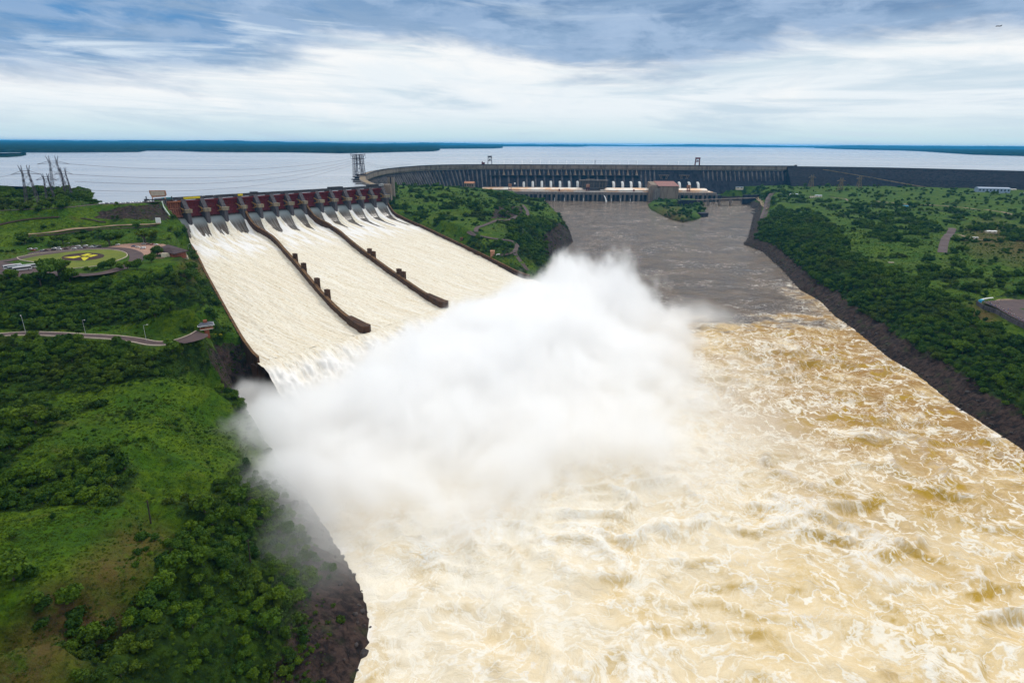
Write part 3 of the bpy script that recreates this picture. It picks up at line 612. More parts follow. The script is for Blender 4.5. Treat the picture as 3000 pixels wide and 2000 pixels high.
tan_ = t.mix(t.map(t.noise(t.vmath('ADD', pw, (10, 20, 0)), .036, 5, .6, .3), .60, .72, 0, .85), tan_, (0.36, 0.21, 0.015))
veins = t.math('MAXIMUM', t.math('MAXIMUM', v1, t.math('MULTIPLY', v2, .85)), t.math('MULTIPLY', v3, .65))
creamy = t.mix(t.math('MULTIPLY', pale_a, t.map(t.noise(pw, .03, 5, .6), .25, .62, .35, 1.0)), tan_, (0.78, 0.72, 0.60))
foamy = t.mix(t.math('MULTIPLY', veins, .95), creamy, (0.83, 0.79, 0.70))
foamy = t.mix(t.math('MULTIPLY', crest_a, t.map(fineN, .35, .6)), foamy, (0.83, 0.80, 0.73))
brownw = t.mix(t.map(t.noise(pw, .02, 4, .6), .35, .65), (0.085, 0.058, 0.038), (0.15, 0.098, 0.055))
calmN = t.noise(t.vmath('MULTIPLY', t.vmath('ADD', pos, warp), (.05, .12, 0)), 1.0, 6, .7, .6)
tt = t.math('ADD', turb_a, t.math('MULTIPLY', t.math('SUBTRACT', t.noise(pw2, .05, 7, .7), .5), 1.7))
foam_f = t.map(tt, .16, .95)
foamy = t.mix(t.math('MULTIPLY', t.math('MULTIPLY', attr(t, 'far'), t.map(t.math('ADD', pocket, t.math('MULTIPLY', fineN, .6)), .56, .86)), t.math('SUBTRACT', 1.0, t.math('MULTIPLY', veins, .9))), foamy, (0.33, 0.19, 0.06))
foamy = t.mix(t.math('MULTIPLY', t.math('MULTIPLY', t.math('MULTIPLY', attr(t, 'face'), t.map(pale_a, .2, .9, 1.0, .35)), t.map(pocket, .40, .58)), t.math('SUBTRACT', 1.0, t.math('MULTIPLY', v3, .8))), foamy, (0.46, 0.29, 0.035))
c = t.mix(foam_f, brownw, foamy)
mid = t.math('MULTIPLY', t.map(turb_a, .05, .4), t.math('MULTIPLY', t.math('MAXIMUM', v1, v2), t.map(t.noise(pos, .03, 4, .6), .42, .6)))
c = t.mix(mid, c, (0.8, 0.74, 0.62))
# scattered flecks of foam on the grey eddies
fl = t.math('MULTIPLY', vein(t.vmath('MULTIPLY', pw2, (.7, 1.4, 1)), .05, .012, 4), t.map(t.noise(pos, .011, 4, .6), .45, .60))
c = t.mix(t.math('MULTIPLY', fl, .8), c, (0.75, 0.72, 0.68)); c = t.mix(edge_a, c, (0.88, 0.84, 0.78))
t.put(b.inputs['Base Color'], c); b.inputs['IOR'].default_value = 1.33
rgh = t.mix(foam_f, t.map(calmN, .3, .7, .08, .24), (.75, .75, .75)); t.put(b.inputs['Roughness'], rgh); t.put(b.inputs['Specular IOR Level'], t.map(foam_f, 0, 1, .5, .15))
hgt = t.math('ADD', 0.0, t.math('ADD', t.math('MULTIPLY', fineN, .35), t.math('MULTIPLY', pocket, 2.0)))
hgt = t.math('MULTIPLY', hgt, t.map(turb_a, 0, 1, .0, 1.0)); hgt = t.math('ADD', hgt, t.math('MULTIPLY', calmN, 3.4))
bp = t.new('ShaderNodeBump'); t.put(bp.inputs['Height'], hgt); t.put(bp.inputs['Strength'], t.map(foam_f, 0, 1, .85, .42)); bp.inputs['Distance'].default_value = 1.3; t.l.new(bp.outputs[0], b.inputs['Normal'])
np_mesh('river_water', np.stack([rx, ry, rz], -1).reshape(-1, 3), grid_faces(*rx.shape, fm), mt, dict(turb=turb.ravel(), pale=pale.ravel(), crest=crest_.ravel(), edge=edge.ravel(), far=brownside.ravel(), face=face.ravel()), kind='structure')

# ---------------------------------------------------------------- water on the chutes and the jets leaving their lips
mt, t, b, o_ = mat_new('chute_water'); pos = t.new('ShaderNodeNewGeometry').outputs['Position']
uv = t.new('ShaderNodeAttribute'); uv.attribute_name = 'flow'; fl_ = uv.outputs['Vector']; f_a = attr(t, 'foam')
s1 = t.noise(t.vmath('MULTIPLY', fl_, (.03, .5, .4)), 1.0, 6, .65, .4); s2 = t.noise(t.vmath('MULTIPLY', fl_, (.22, .8, 1)), 1.0, 5, .7, .2); s3 = t.noise(t.vmath('MULTIPLY', fl_, (.006, .09, .1)), 1.0, 4, .6, .3)
foam = t.mix(t.map(s1, .40, .66), (0.80, 0.76, 0.65), (0.71, 0.63, 0.48)); foam = t.mix(t.map(s2, 0.52, .62, 0, .75), foam, (0.46, 0.33, 0.16)); foam = t.mix(t.map(s3, .4, .65, 0, .35), foam, (0.70, 0.62, 0.50))
ln_ = t.noise(t.vmath('MULTIPLY', fl_, (.006, .9, .1)), 1.0, 5, .6, .1); foam = t.mix(t.map(ln_, .52, .66, 0, .7), foam, (0.86, 0.85, 0.81)); foam = t.mix(t.map(ln_, .48, .36, 0, .5), foam, (0.62, 0.52, 0.37))
foam = t.mix(t.map(attr(t, 'white'), 0, 1, 0, .85), foam, (0.84, 0.83, 0.82))
gl1 = t.noise(t.vmath('MULTIPLY', fl_, (.02, 1.1, .1)), 1.0, 4, .6); glass_ = t.mix(t.map(gl1, .45, .72), (0.07, 0.048, 0.032), (0.22, 0.22, 0.21))
glass_ = t.mix(attr(t, 'sheen'), glass_, (0.28, 0.32, 0.33))
ff = t.map(t.math('ADD', f_a, t.math('MULTIPLY', t.math('SUBTRACT', t.noise(t.vmath('MULTIPLY', fl_, (.07, .5, .4)), 1.0, 6, .7), .5), .9)), .35, .6)
t.put(b.inputs['Base Color'], t.mix(ff, glass_, foam)); t.put(b.inputs['Roughness'], t.map(ff, 0, 1, .22, .8)); t.put(b.inputs['Specular IOR Level'], t.map(ff, 0, 1, .45, .2)); b.inputs['IOR'].default_value = 1.33
bp = t.new('ShaderNodeBump'); t.put(bp.inputs['Height'], t.math('ADD', s1, t.math('MULTIPLY', s2, .6))); t.put(bp.inputs['Strength'], t.map(ff, 0, 1, .1, .32)); bp.inputs['Distance'].default_value = 1.2; t.l.new(bp.outputs[0], b.inputs['Normal'])
PIER_U = [0, 26.9, 52.0, 77.5, 105.5, 130.0, 155.5, 180.5, 204.1, 234.0, 260.0, 287.0, 314.0, 340.0, 367.3]
dl = np.concatenate([np.arange(-4, 130, 1.3), np.arange(130, 418, 2.0), [418]])
def chute(name, ka, kb, dlip):
    nu = int(abs(wall_u(kb, 200) - wall_u(ka, 200)) / 1.1); fr = np.linspace(0, 1, nu)
    ds = np.concatenate([dl[dl < dlip - 2], np.linspace(dlip - 2, dlip, 2)]) if dlip > 418 else dl[dl <= dlip]
    ds = np.concatenate([np.arange(-4, 130, 1.3), np.arange(130, dlip, 2.0), [dlip]])
    dd, ff_ = np.meshgrid(ds, fr, indexing='ij'); ua = wall_u(ka, dd) + 1.2; ub = wall_u(kb, dd) - 1.2
    end = {'L': 447, 'A': 445, 'B': 435, 'R': 415}; dend = end[ka] * (1 - ff_) + end[kb] * ff_
    dq = dd * (1 + (dend / dlip - 1) * sstep(dd, 250, dlip)); u = ua + (ub - ua) * ff_
    z_ = zw(np.minimum(dq * 1.0, 458)); fo = 0 * dd
    # wakes behind the piers
    pd = np.min(np.abs(u[..., None] - np.array(PIER_U)), -1); wake = sstep(pd - np.clip(dd - 11, 0, 40) * .20 - .6 * sstep(dd, 0, 14), 3.1, 1.6) * sstep(dd, -1, 3)
    longer = np.interp(u, [0, 105, 110, 200, 210, 367], [0, 4, 10, 26, 30, 62]); nz = fbm(u / 4, dd / 40, 3, 140) * 15
    fo = np.maximum(sstep(dd + nz - longer * (1 - sstep(pd + (np.interp(u, PIER_U, range(15)) % 1 > .5) * 2, 8, 2)), 22, 31), wake)
    side = np.minimum(u - ua, ub - u); fo = np.maximum(fo, sstep(side, 2.2, .8) * sstep(dd, 5, 20))
    z_ = z_ + fo * (fbm(dd / 16, u / 3.0, 3, 142) * .7 + fbm(dd / 50, u / 12, 3, 144) * 1.0) + wake * 1.2 * sstep(dd, 60, 25)
    X = O2[0] + N2[0] * dq + T2[0] * u; Y = O2[1] + N2[1] * dq + T2[1] * u
    sheen = sstep(dd, 17, 5) * sstep(dd, 0, 3)
    white = sstep(dd, 170, 80) * sstep(fbm(u / 10, dd / 60, 3, 146) + .25, 0, .5)
    np_mesh(name, np.stack([X, Y, z_], -1).reshape(-1, 3), grid_faces(*dd.shape), mt, dict(foam=fo.ravel(), sheen=sheen.ravel(), white=white.ravel(), flow=np.stack([dd, u, 0 * u], -1).reshape(-1, 3)), kind='structure')
chute('chute_water', 'L', 'A', 446); chute('chute_water', 'A', 'B', 440); chute('chute_water', 'B', 'R', 425)
# jets
nu = 360; nd = 70; fr = np.linspace(0, 1, nu); tt_ = np.linspace(0, 1, nd); a_, f_ = np.meshgrid(tt_, fr, indexing='ij')
lips = np.array([lipL, lipA, lipB, lipR]); fx = np.interp(fr, [0, .272, .553, 1], lips[:, 0]); fy = np.interp(fr, [0, .272, .553, 1], lips[:, 1])
s = a_ * 92; lump = fbm(f_ * 26, a_ * 3.0, 4, 150)
X = fx[None] + N2[0] * (s - 1) * (1 + lump * .10) - T2[0] * s * .17; Y = fy[None] + N2[1] * (s - 1) * (1 + lump * .10) - T2[1] * s * .17
Z = 28 + 2.2 * np.sin(np.clip(a_ * 2.2, 0, 1) * np.pi) - 30 * a_ ** 2.0 + lump * 6 * a_ ** .6 + fbm(f_ * 110, a_ * 10, 4, 152) * 2.2 * np.clip(a_ * 3, .2, 1)
np_mesh('jet_water', np.stack([X, Y, Z], -1).reshape(-1, 3), grid_faces(nd, nu), mt, dict(foam=np.ones(X.size), sheen=np.zeros(X.size), white=(sstep(a_, 0, .45) * (.55 + .45 * np.clip(lump * 2 + .5, 0, 1))).ravel(), flow=np.stack([s * .8, f_ * 400, a_ * 3], -1).reshape(-1, 3)), kind='structure')
# ---------------------------------------------------------------- spillway
SM = Matrix(((T2[0], N2[0], 0, O2[0]), (T2[1], N2[1], 0, O2[1]), (0, 0, 1, 0), (0, 0, 0, 1)))   # local: x along the gates, y downstream
spill = thing('spillway', 'long concrete spillway with a row of red gates above the foaming chutes', 'spillway', (O2[0], O2[1], 0))
def local(root):  # children keep world coordinates in their meshes
    return Matrix.Translation(-Vector(root.location))
def put(mb, name, mat, root, **kw):
    L = Vector((0, 0, 0)); q = root
    while q is not None: L += Vector(q.location); q = q.parent
    mb.v = [(p[0] - L.x, p[1] - L.y, p[2] - L.z) for p in mb.v]
    return mb.build(name, mat, root, **kw)
for i, u in enumerate(PIER_U):
    hw = 2.9 if 0 < i < 14 else 3.2
    m = MB(); m.profile([(-16, 121), (-4, 121), (-1, 118.5), (8.0, 106.0), (8.0, 78), (-16, 78)], u - hw, u + hw, SM)
    top = put(m, 'pier', M['pier'], spill)
    lw = hw + (1.5 if i not in (4, 8) else .8)
    m = MB(); m.box(u - lw, u + lw, 7.2, 12.8, 101.5, 105.4, SM); m.box(u - lw - .5, u + lw + .5, 6.9, 13.3, 105.4, 106.2, SM); put(m, 'trunnion_block', M['pier_cap'], top)
    nose = []; ln = 10.5 if 0 < i < 14 else 9
    for k in range(9):
        a_ = math.pi * k / 8; nose.append((u + hw * math.cos(a_), ln + 3.4 * math.sin(a_)))
    pts = [(u - hw, 7.9), (u + hw, 7.9)] + nose
    tp = [(u - hw, 7.9), (u + hw, 7.9)] + [(p[0], 10.2 + (p[1] - ln) * .5) for p in nose]
    m = MB(); m.prism(pts, 74, 101.5, SM, top=tp); put(m, 'pier_nose', M['pier'], top)
for i in range(14):
    u0 = PIER_U[i] + 3.2; u1 = PIER_U[i + 1] - 3.2; old = i == 0
    cz, cy_, rad = 105.0, 11.0, 17.0; n = 14; pts = []
    for k in range(n + 1):
        a_ = R(131 + (216 - 131) * k / n); pts.append((cy_ + rad * math.cos(a_), cz + rad * math.sin(a_)))
    m = MB(); back = [(p[0] - .8, p[1]) for p in pts][::-1]
    m.profile(pts + back, u0 - .2, u1 + .2, SM); g = put(m, 'gate', M['gate_old' if old else 'gate'], spill)
    if old: g['label'] = 'faded orange spillway gate at the embankment end of the row'
    m = MB(); rb = [(p[0], p[1]) for p in pts]; inner = [(cy_ + (p[0] - cy_) * .965, cz + (p[1] - cz) * .965) for p in rb][::-1]
    nr = 7 if old else 8
    for k in range(nr):
        uu = u0 + (u1 - u0) * (k + .5) / nr; m.profile(rb + inner, uu - .28, uu + .28, SM)
    put(m, 'rib', M['gate_old_rib' if old else 'gate_rib'], g)
    for k in (1, 7, 13):
        p = pts[k]; m = MB(); m.box(u0, u1, p[0] - .1, p[0] + 1.3, p[1] - .45, p[1] + .45, SM); put(m, 'crossbeam', M['gate_old_rib' if old else 'gate_rib'], g)
    for sgn, ue in ((1, u0), (-1, u1)):
        m = MB(); hub = SM @ Vector((ue + sgn * .2, 10.0, 103.8))
        for k in (6, 11):
            p = pts[k]; a_ = SM @ Vector((ue + sgn * 2.0, p[0] + 1, p[1])); m.bar(a_, hub, .85)
        a_ = SM @ Vector((ue + sgn * 1.1, (pts[6][0] + 10) / 2, (pts[6][1] + 103.8) / 2)); b_ = SM @ Vector((ue + sgn * 1.1, (pts[11][0] + 10) / 2, (pts[11][1] + 103.8) / 2)); m.bar(a_, b_, .4)
        put(m, 'gate_arm', M['arm'], g)
m = MB(); m.box(-4, 371, -16, -2.5, 118.2, 120.3, SM); put(m, 'deck', M['pier'], spill)
m = MB(); m.box(-4, 371, -3.0, -2.3, 120.3, 121.6, SM); m.box(-4, 371, -16.2, -15.6, 120.3, 121.4, SM); put(m, 'parapet', M['dark_steel'], spill)
for u0, u1, h, mk in ((262, 287, 3.6, 'dark_steel'), (341, 362, 4.2, 'dark_steel'), (128, 137, 3, 'dark_steel')):
    m = MB(); m.box(u0, u1, -14, -5, 120.3, 120.3 + h, SM); put(m, 'hoist_housing', M[mk], spill)
for u0, u1 in ((28, 50), (104, 111)):
    m = MB(); m.box(u0, u1, -2.2, -1.2, 119.2, 121.9, SM); put(m, 'hoist_beam', M['yellow'], spill)
def dense(k, step=6):
    L = WALLS[k]; ds = np.concatenate([np.arange(L[0][0], 60, 3.0), np.arange(60, L[-1][0], step)]); ds = np.append(ds, L[-1][0]); return ds, np.interp(ds, [p[0] for p in L], [p[1] for p in L])
def sm(a, n=7):
    p = np.pad(a, n // 2, mode='edge'); return np.convolve(p, np.ones(n) / n, 'valid')
for k in 'ABLR':
    ds, us = dense(k); us = sm(us)
    top = zw(ds) + np.interp(ds, [0, 20, 40, 60, 400, 450], [8, 10, 8.5, 7, 6, 7])
    if k in 'AB': top = np.where(ds < 20, np.interp(ds, [-8, 9, 20], [104, 104, 87]), top); 
    top = sm(top, 5)
    if k in 'LR': top = zw(ds) + np.interp(ds, [0, 15, 30, 60, 450], [8, 8, 7, 4.5, 5])
    keepi = ds >= (9 if k in 'AB' else 12); ds, us, top = ds[keepi], us[keepi], top[keepi]
    XY = [tuple(sp(a_, b_)) for a_, b_ in zip(ds, us)]; bot = zw(ds) - (7 if k in 'AB' else 16)
    if k in 'LR': bot = zw(ds) - 14
    wd = MB(); th = 3.0 if k in 'AB' else 2.0
    wd.wall(XY, th, top, bot); wo = put(wd, 'divider_wall' if k in 'AB' else 'side_wall', M['wall_rust'], spill)
    cp = MB(); cp.wall(XY, th + .3, top + .35, top + .003); put(cp, 'wall_cap', M['wall_cap'], wo)
    if k in 'AB':   # widened tail block at the lip
        e_ = sp(ds[-1], us[-1]); m = MB(); pts = [(us[-8] - 3, ds[-8]), (us[-8] + 3, ds[-8]), (us[-1] + 4.6, ds[-1] - 4), (us[-1] + 4.6, ds[-1] + 1.5), (us[-1], ds[-1] + 6), (us[-1] - 4.6, ds[-1] + 1.5), (us[-1] - 4.6, ds[-1] - 4)]
        m.prism(pts, 14, top[-1] + .3, SM); put(m, 'wall_end', M['wall_rust'], wo)
# tall fins standing on the divider walls
for k, pxs in (('A', [(876, 742), (903, 770), (943, 813), (976, 846)]), ('B', [(1093, 728), (1101, 736), (1173, 788), (1185, 796)])):
    for (px, py) in pxs:
        bd = None
        for d in np.arange(60, 430, 1.0):
            zt = zw(d) + 12; q = np.array(at(px, py, zt)[:2]) - O2; e_ = abs(q @ N2 - d)
            if bd is None or e_ < bd[0]: bd = (e_, d, q @ T2)
        d = bd[1]; u = wall_u(k, d) + 3.1; m = MB(); z0 = zw(d) - 3; m.prism([(u - 1.9, d - 3.0), (u + 1.9, d - 3.0), (u + 1.9, d + 3.0), (u - 1.9, d + 3.0)], z0 - 8, z0 + 15, SM); m.box(u - 2.05, u + 2.05, d - 3.2, d + 3.2, z0 + 15, z0 + 15.6, SM)
        put(m, 'wall_fin', M['wall_rust'], spill)
# stair rail down the embankment edge
m = MB(); line = [(475, 592, 119), (480, 608, 113), (486, 617, 110), (498, 634, 103), (505, 641, 99), (512, 654, 95), (515, 662, 92)]
P_ = [at(*p) for p in line]
for a_, b_ in zip(P_[:-1], P_[1:]):
    m.bar(a_ + Vector((0, 0, .8)), b_ + Vector((0, 0, .8)), .9)
    for k in range(4): q = a_.lerp(b_, k / 4); m.bar(q - Vector((0, 0, 3)), q + Vector((0, 0, .6)), .2)
put(m, 'stair_rail', M['rail'], spill)
# concrete floor of the chutes and the lip face under the jets
ds = np.concatenate([[-30, -6], np.arange(0, 440, 8)]); V = []
for d in ds: 
    for u in (wall_u('L', d) - 1, (wall_u('L', d) + wall_u('R', d)) / 2, wall_u('R', d) + 1): V.append((*sp(d, u), zw(d) - 3.5 if d > -5 else 60 if d < -20 else 90))
n = len(ds); o = np_mesh('chute_floor', [(v[0] - O2[0], v[1] - O2[1], v[2]) for v in V], grid_faces(n, 3), M['pier'], parent=spill)
m = MB(); Ls = [lipL, lipA, lipB, lipR]
for a_, b_ in zip(Ls[:-1], Ls[1:]):
    m.wall([tuple(np.array(a_) - N2 * 7), tuple(np.array(b_) - N2 * 7)], 10, [24.5, 24.5], [-6, -6])
put(m, 'lip', M['wall_rust'], spill)

# ---------------------------------------------------------------- main dam
def resample(P_, step, smooth=True):
    P_ = [Vector((p[0], p[1])) for p in P_]
    if smooth:
        Q = []
        for i in range(len(P_) - 1):
            a, b_, c_, d_ = P_[max(i - 1, 0)], P_[i], P_[i + 1], P_[min(i + 2, len(P_) - 1)]
            for k in range(24):
                t_ = k / 24; Q.append(.5 * ((2 * b_) + (c_ - a) * t_ + (2 * a - 5 * b_ + 4 * c_ - d_) * t_ ** 2 + (3 * b_ - a - 3 * c_ + d_) * t_ ** 3))
        P_ = Q + [P_[-1]]
    s_ = np.concatenate([[0], np.cumsum([(P_[i + 1] - P_[i]).length for i in range(len(P_) - 1)])]); n = max(2, round(s_[-1] / step) + 1); tt = np.linspace(0, s_[-1], n)
    X = np.interp(tt, s_, [p.x for p in P_]); Y = np.interp(tt, s_, [p.y for p in P_]); return np.stack([X, Y], 1), tt
def frames(L):
    t_ = np.gradient(L, axis=0); t_ /= np.linalg.norm(t_, axis=1)[:, None]; return t_, np.stack([t_[:, 1], -t_[:, 0]], 1)   # downstream normal
def sweep(L, prof, close=True):
    t_, nrm = frames(L); V = []
    for i in range(len(L)):
        for o_, z_ in prof: V.append((*(L[i] + nrm[i] * o_), z_))
    n, k = len(L), len(prof); F = []
    for i in range(n - 1):
        for j in range(k if close else k - 1): F.append((i * k + j, i * k + (j + 1) % k, (i + 1) * k + (j + 1) % k, (i + 1) * k + j))
    if close: F += [tuple(range(k)), tuple(range((n - 1) * k + k - 1, (n - 1) * k - 1, -1))]
    m = MB(); m.add(V, F); return m
DL, ds_ = resample(DAM, 8.5)
dam = thing('concrete_dam', 'long curved concrete dam with ribbed buttress face holding back the lake', 'dam', (385, 2300, 0))
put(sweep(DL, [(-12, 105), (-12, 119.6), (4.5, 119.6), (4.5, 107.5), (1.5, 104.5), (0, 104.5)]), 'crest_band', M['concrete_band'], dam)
put(sweep(DL, [(4.4, 119.603), (4.4, 122.2), (5.0, 122.2), (5.0, 119.3), (4.55, 119.3), (4.55, 119.603)]), 'parapet', M['dark_steel'], dam)
put(sweep(DL, [(-11.8, 119.61), (-11.8, 120.4), (-11.3, 120.4), (-11.3, 119.61)]), 'lake_parapet', M['dark_steel'], dam)
put(sweep(DL, [(-8, 119.606), (-8, 119.75), (0, 119.75), (0, 119.606)]), 'crest_road', M['path'], dam)
footo = np.interp(np.arange(len(DL)), [0, 12, len(DL) * .3, len(DL)], [20, 24, 48, 48])
t_, nrm = frames(DL); V = []; 
for i in range(len(DL)): V += [(*(DL[i] + nrm[i] * -1), 104), (*(DL[i] + nrm[i] * 1.5), 96), (*(DL[i] + nrm[i] * footo[i]), 10)]
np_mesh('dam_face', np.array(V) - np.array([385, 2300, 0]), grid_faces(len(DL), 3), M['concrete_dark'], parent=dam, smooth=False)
def rib(i, c, tt_, nn_, foot, secs, name, mat):
    m = MB(); V = []
    for f_, z_, w_, out_ in secs:   # along the face: fraction, height, width, projection
        o_ = np.interp(z_, [10, 96, 104], [foot, 1.5, -1]); 
        for sg, oo in ((-1, o_ - 1), (1, o_ - 1), (.55, o_ + out_), (-.55, o_ + out_)): V.append((*(c + tt_ * sg * w_ / 2 + nn_ * oo), z_))
    n = len(secs); F = [(0, 1, 2, 3), tuple(4 * (n - 1) + k for k in (3, 2, 1, 0))]
    for j in range(n - 1):
        for k in range(4): F.append((4 * j + k, 4 * j + (k + 1) % 4, 4 * j + 4 + (k + 1) % 4, 4 * j + 4 + k))
    m.add(V, F); put(m, name, mat, dam)
nD = len(DL); x1480 = at(1476, 483, 120)[0]; x2085 = at(1880, 486, 120)[0]
for i in range(2, nD - 1, 2):
    c = DL[i]; xx = c[0]; main = x1480 - 20 < xx < x2085 + 10; unit = (i // 2) % 2 == 0
    if 60 > footo[i] and xx < x1480 - 20: rib(i, c, t_[i], nrm[i], footo[i], [(0, 103, 1.0, 2.5), (0, 96, 6.5, 5), (0, 84, 7.5, 5.5), (0, 55, 5.0, 5), (0, 12, 5, 4)], 'buttress', M['rib'])
    elif main and unit:
        rib(i, c, t_[i], nrm[i], footo[i], [(0, 103.5, 2.0, 4), (0, 97, 5, 8), (0, 84, 11.5, 11)], 'intake', M['concrete_tan'])
    elif main: rib(i, c, t_[i], nrm[i], footo[i], [(0, 103, 1.0, 2.5), (0, 92, 7.5, 6), (0, 75, 9, 6), (0, 40, 6, 5)], 'buttress', M['rib'])
    elif xx > at(2190, 487, 120)[0] * 0 + at(2070, 487, 120)[0]: rib(i, c, t_[i], nrm[i], footo[i], [(0, 102, 1.0, 2.5), (0, 94, 7.0, 5), (0, 84, 7.5, 5), (0, 66, 2.5, 4)], 'buttress', M['rib'])
    elif at(1880, 486, 120)[0] < xx < at(1935, 486, 120)[0]: rib(i, c, t_[i], nrm[i], footo[i], [(0, 103, 1.5, 3), (0, 85, 8, 6), (0, 40, 9, 6)], 'buttress', M['rib'])
a_ = np.array([p for p in DL if x1480 - 60 < p[0] < x2085 + 10]); put(sweep(a_, [(9, 82), (9, 83.2), (22, 83.2), (22, 82)]), 'gallery', M['dark_steel'], dam)
# small construction frames on the far bank blocks
for px in (1950, 2008):
    c = at(px, 512, 88); m = MB(); w_ = 20
    m.box(c.x - w_, c.x + w_, 2290, 2297, 84, 86); [m.bar((c.x + dx, 2293, 84), (c.x + dx * .6, 2293, 70), 1.2) for dx in (-17, -10, 10, 17)]
    put(m, 'service_frame', M['concrete_tan'], dam)
for px in (1481, 1508, 1535, 1562, 1589, 1616, 1643, 1670, 1695, 1800, 1826, 1851, 1876, 1968, 1990, 2018, 2043):
    c = at(px, 552, 40); m = MB(); V = []; n = 9; secs = [(0, 38), (-2, 47), (-5, 53), (-11, 58.5), (-20, 60.5)]
    for oy, zz in secs:
        for k in range(n + 1):
            a_ = math.pi * k / n; V.append((c.x - 5.6 * math.cos(a_), 2243 + oy - 5.0 * math.sin(a_) * (.5 if oy < -12 else 1), zz + (4 * math.sin(a_) if oy < -6 else 0)))
    V = [(v[0], 2243 + (2243 - v[1]) * -1 if False else v[1], v[2]) for v in V]
    V = [(v[0], 4486 - v[1] - 10 if False else v[1] + 2 * (2243 - min(v[1], 2243)) * 0, v[2]) for v in V]
    V2 = []
    for j, (oy, zz) in enumerate(secs):
        for k in range(n + 1):
            a_ = math.pi * k / n; bulge = math.sin(a_)
            V2.append((c.x - 4.8 * math.cos(a_), 2243 - oy - 4.4 * bulge * (1 if j < 3 else .2), zz + (3.5 * bulge if j >= 2 else 0)))
    F = [(j * (n + 1) + k, j * (n + 1) + k + 1, (j + 1) * (n + 1) + k + 1, (j + 1) * (n + 1) + k) for j in range(len(secs) - 1) for k in range(n)]
    m.add(V2, F); put(m, 'penstock', M['white'], dam, smooth=True)

# rock-fill wing
mt, t, b, o_ = mat_new('dark_rockfill'); pos = t.new('ShaderNodeNewGeometry').outputs['Position']
n1 = t.noise(pos, .12, 7, .75); n2 = t.noise(pos, .015, 4, .6)
t.put(b.inputs['Base Color'], t.mix(t.map(n1, .35, .65), (0.009, 0.010, 0.017), (0.032, 0.029, 0.036))); b.inputs['Roughness'].default_value = .95; b.inputs['Specular IOR Level'].default_value = .1
bp = t.new('ShaderNodeBump'); t.put(bp.inputs['Height'], n1); bp.inputs['Distance'].default_value = 3; t.l.new(bp.outputs[0], b.inputs['Normal'])
M['rockfill'] = mt
rock_dam = thing('rockfill_dam', 'dark rock-fill embankment dam running on from the concrete dam along the lake', 'dam', (1385, 2243, 0))
RL, _ = resample([(1048, 2323)] + ROCK[1:], 25); put(sweep(RL, [(-40, 100), (-8, 119.2), (6, 119.2), (60, 86), (66, 86), (140, 30), (-40, 30)]), 'embankment', M['rockfill'], rock_dam)
put(sweep(RL, [(5, 119.25), (5, 120.2), (5.8, 120.2), (5.8, 119.25)]), 'parapet', M['dark_steel'], rock_dam)
a_ = Vector(at(2440, 496, 113)); 
rm = MB(); t_r, n_r = frames(RL); pr = []
for i in range(len(RL)):
    f_ = (RL[i][0] - 1150) / (1560 - 1150)
    if 0 <= f_ <= 1:
        zz = 114 - f_ * 62; oo = np.interp(zz, [30, 86, 86.001, 119.2], [140, 66, 60, 6]); pr.append((RL[i] + n_r[i] * (oo + 3.5), RL[i] + n_r[i] * (oo - 1), zz + .5))
V = []; 
for a_, b_, zz in pr: V += [(*a_, zz), (*b_, zz), (*b_, zz - 4), (*a_, zz - 4)]
rm.add(V, [(4 * i + k, 4 * i + (k + 1) % 4, 4 * i + 4 + (k + 1) % 4, 4 * i + 4 + k) for i in range(len(pr) - 1) for k in range(4)]); put(rm, 'ramp', M['path'], rock_dam)

# ---------------------------------------------------------------- powerhouse
ph = thing('powerhouse', 'long low powerhouse with a pale striped roof at the foot of the dam', 'power station', (330, 2180, 0))
kx = 1.2370
def phx(px): return (px - 1500) * kx
X0, XA, XB, X1 = phx(1425), phx(1905), phx(1979), phx(2112)
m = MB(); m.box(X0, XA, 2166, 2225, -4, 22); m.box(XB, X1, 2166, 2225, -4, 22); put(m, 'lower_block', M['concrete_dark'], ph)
m = MB(); m.box(X0, XA, 2159, 2226, 22.003, 31); m.box(XB, X1 - 20, 2159, 2226, 22.003, 31); put(m, 'deck_wall', M['concrete'], ph)
m = MB(); m.box(X0 - 20, XA - 1, 2172, 2230, 31.003, 33.4); m.box(XB + 1, X1 - 30, 2172, 2230, 31.003, 33.4); put(m, 'lower_roof', M['roofband'], ph)
m = MB()
for xa, xb in ((X0 - 20, XA - 1), (XB + 1, X1 - 45)): m.profile([(2186, 33.41), (2186, 37.0), (2204, 42.0), (2232, 42.0), (2232, 33.41)], xa, xb)
put(m, 'main_roof', M['roofband'], ph)
m = MB()
for xa, xb in ((X0 - 20, XA - 1), (XB + 1, X1 - 45)): m.box(xa, xb, 2184.5, 2185.9, 33.42, 35.4)
put(m, 'roof_strip', M['dark_steel'], ph)
k = 0; xx = X0 + 14
while xx < X1 - 10:
    if xx < XA - 5 or xx > XB + 3:
        wv = 6.2 if k % 2 else 7.6; m = MB(); m.box(xx, xx + wv, 2159.5, 2166.2, -4, 22.0); put(m, 'draft_pier', M['concrete' if k % 3 else 'pier'], ph)
    xx += 17.0 if k % 2 else 16.2; k += 1
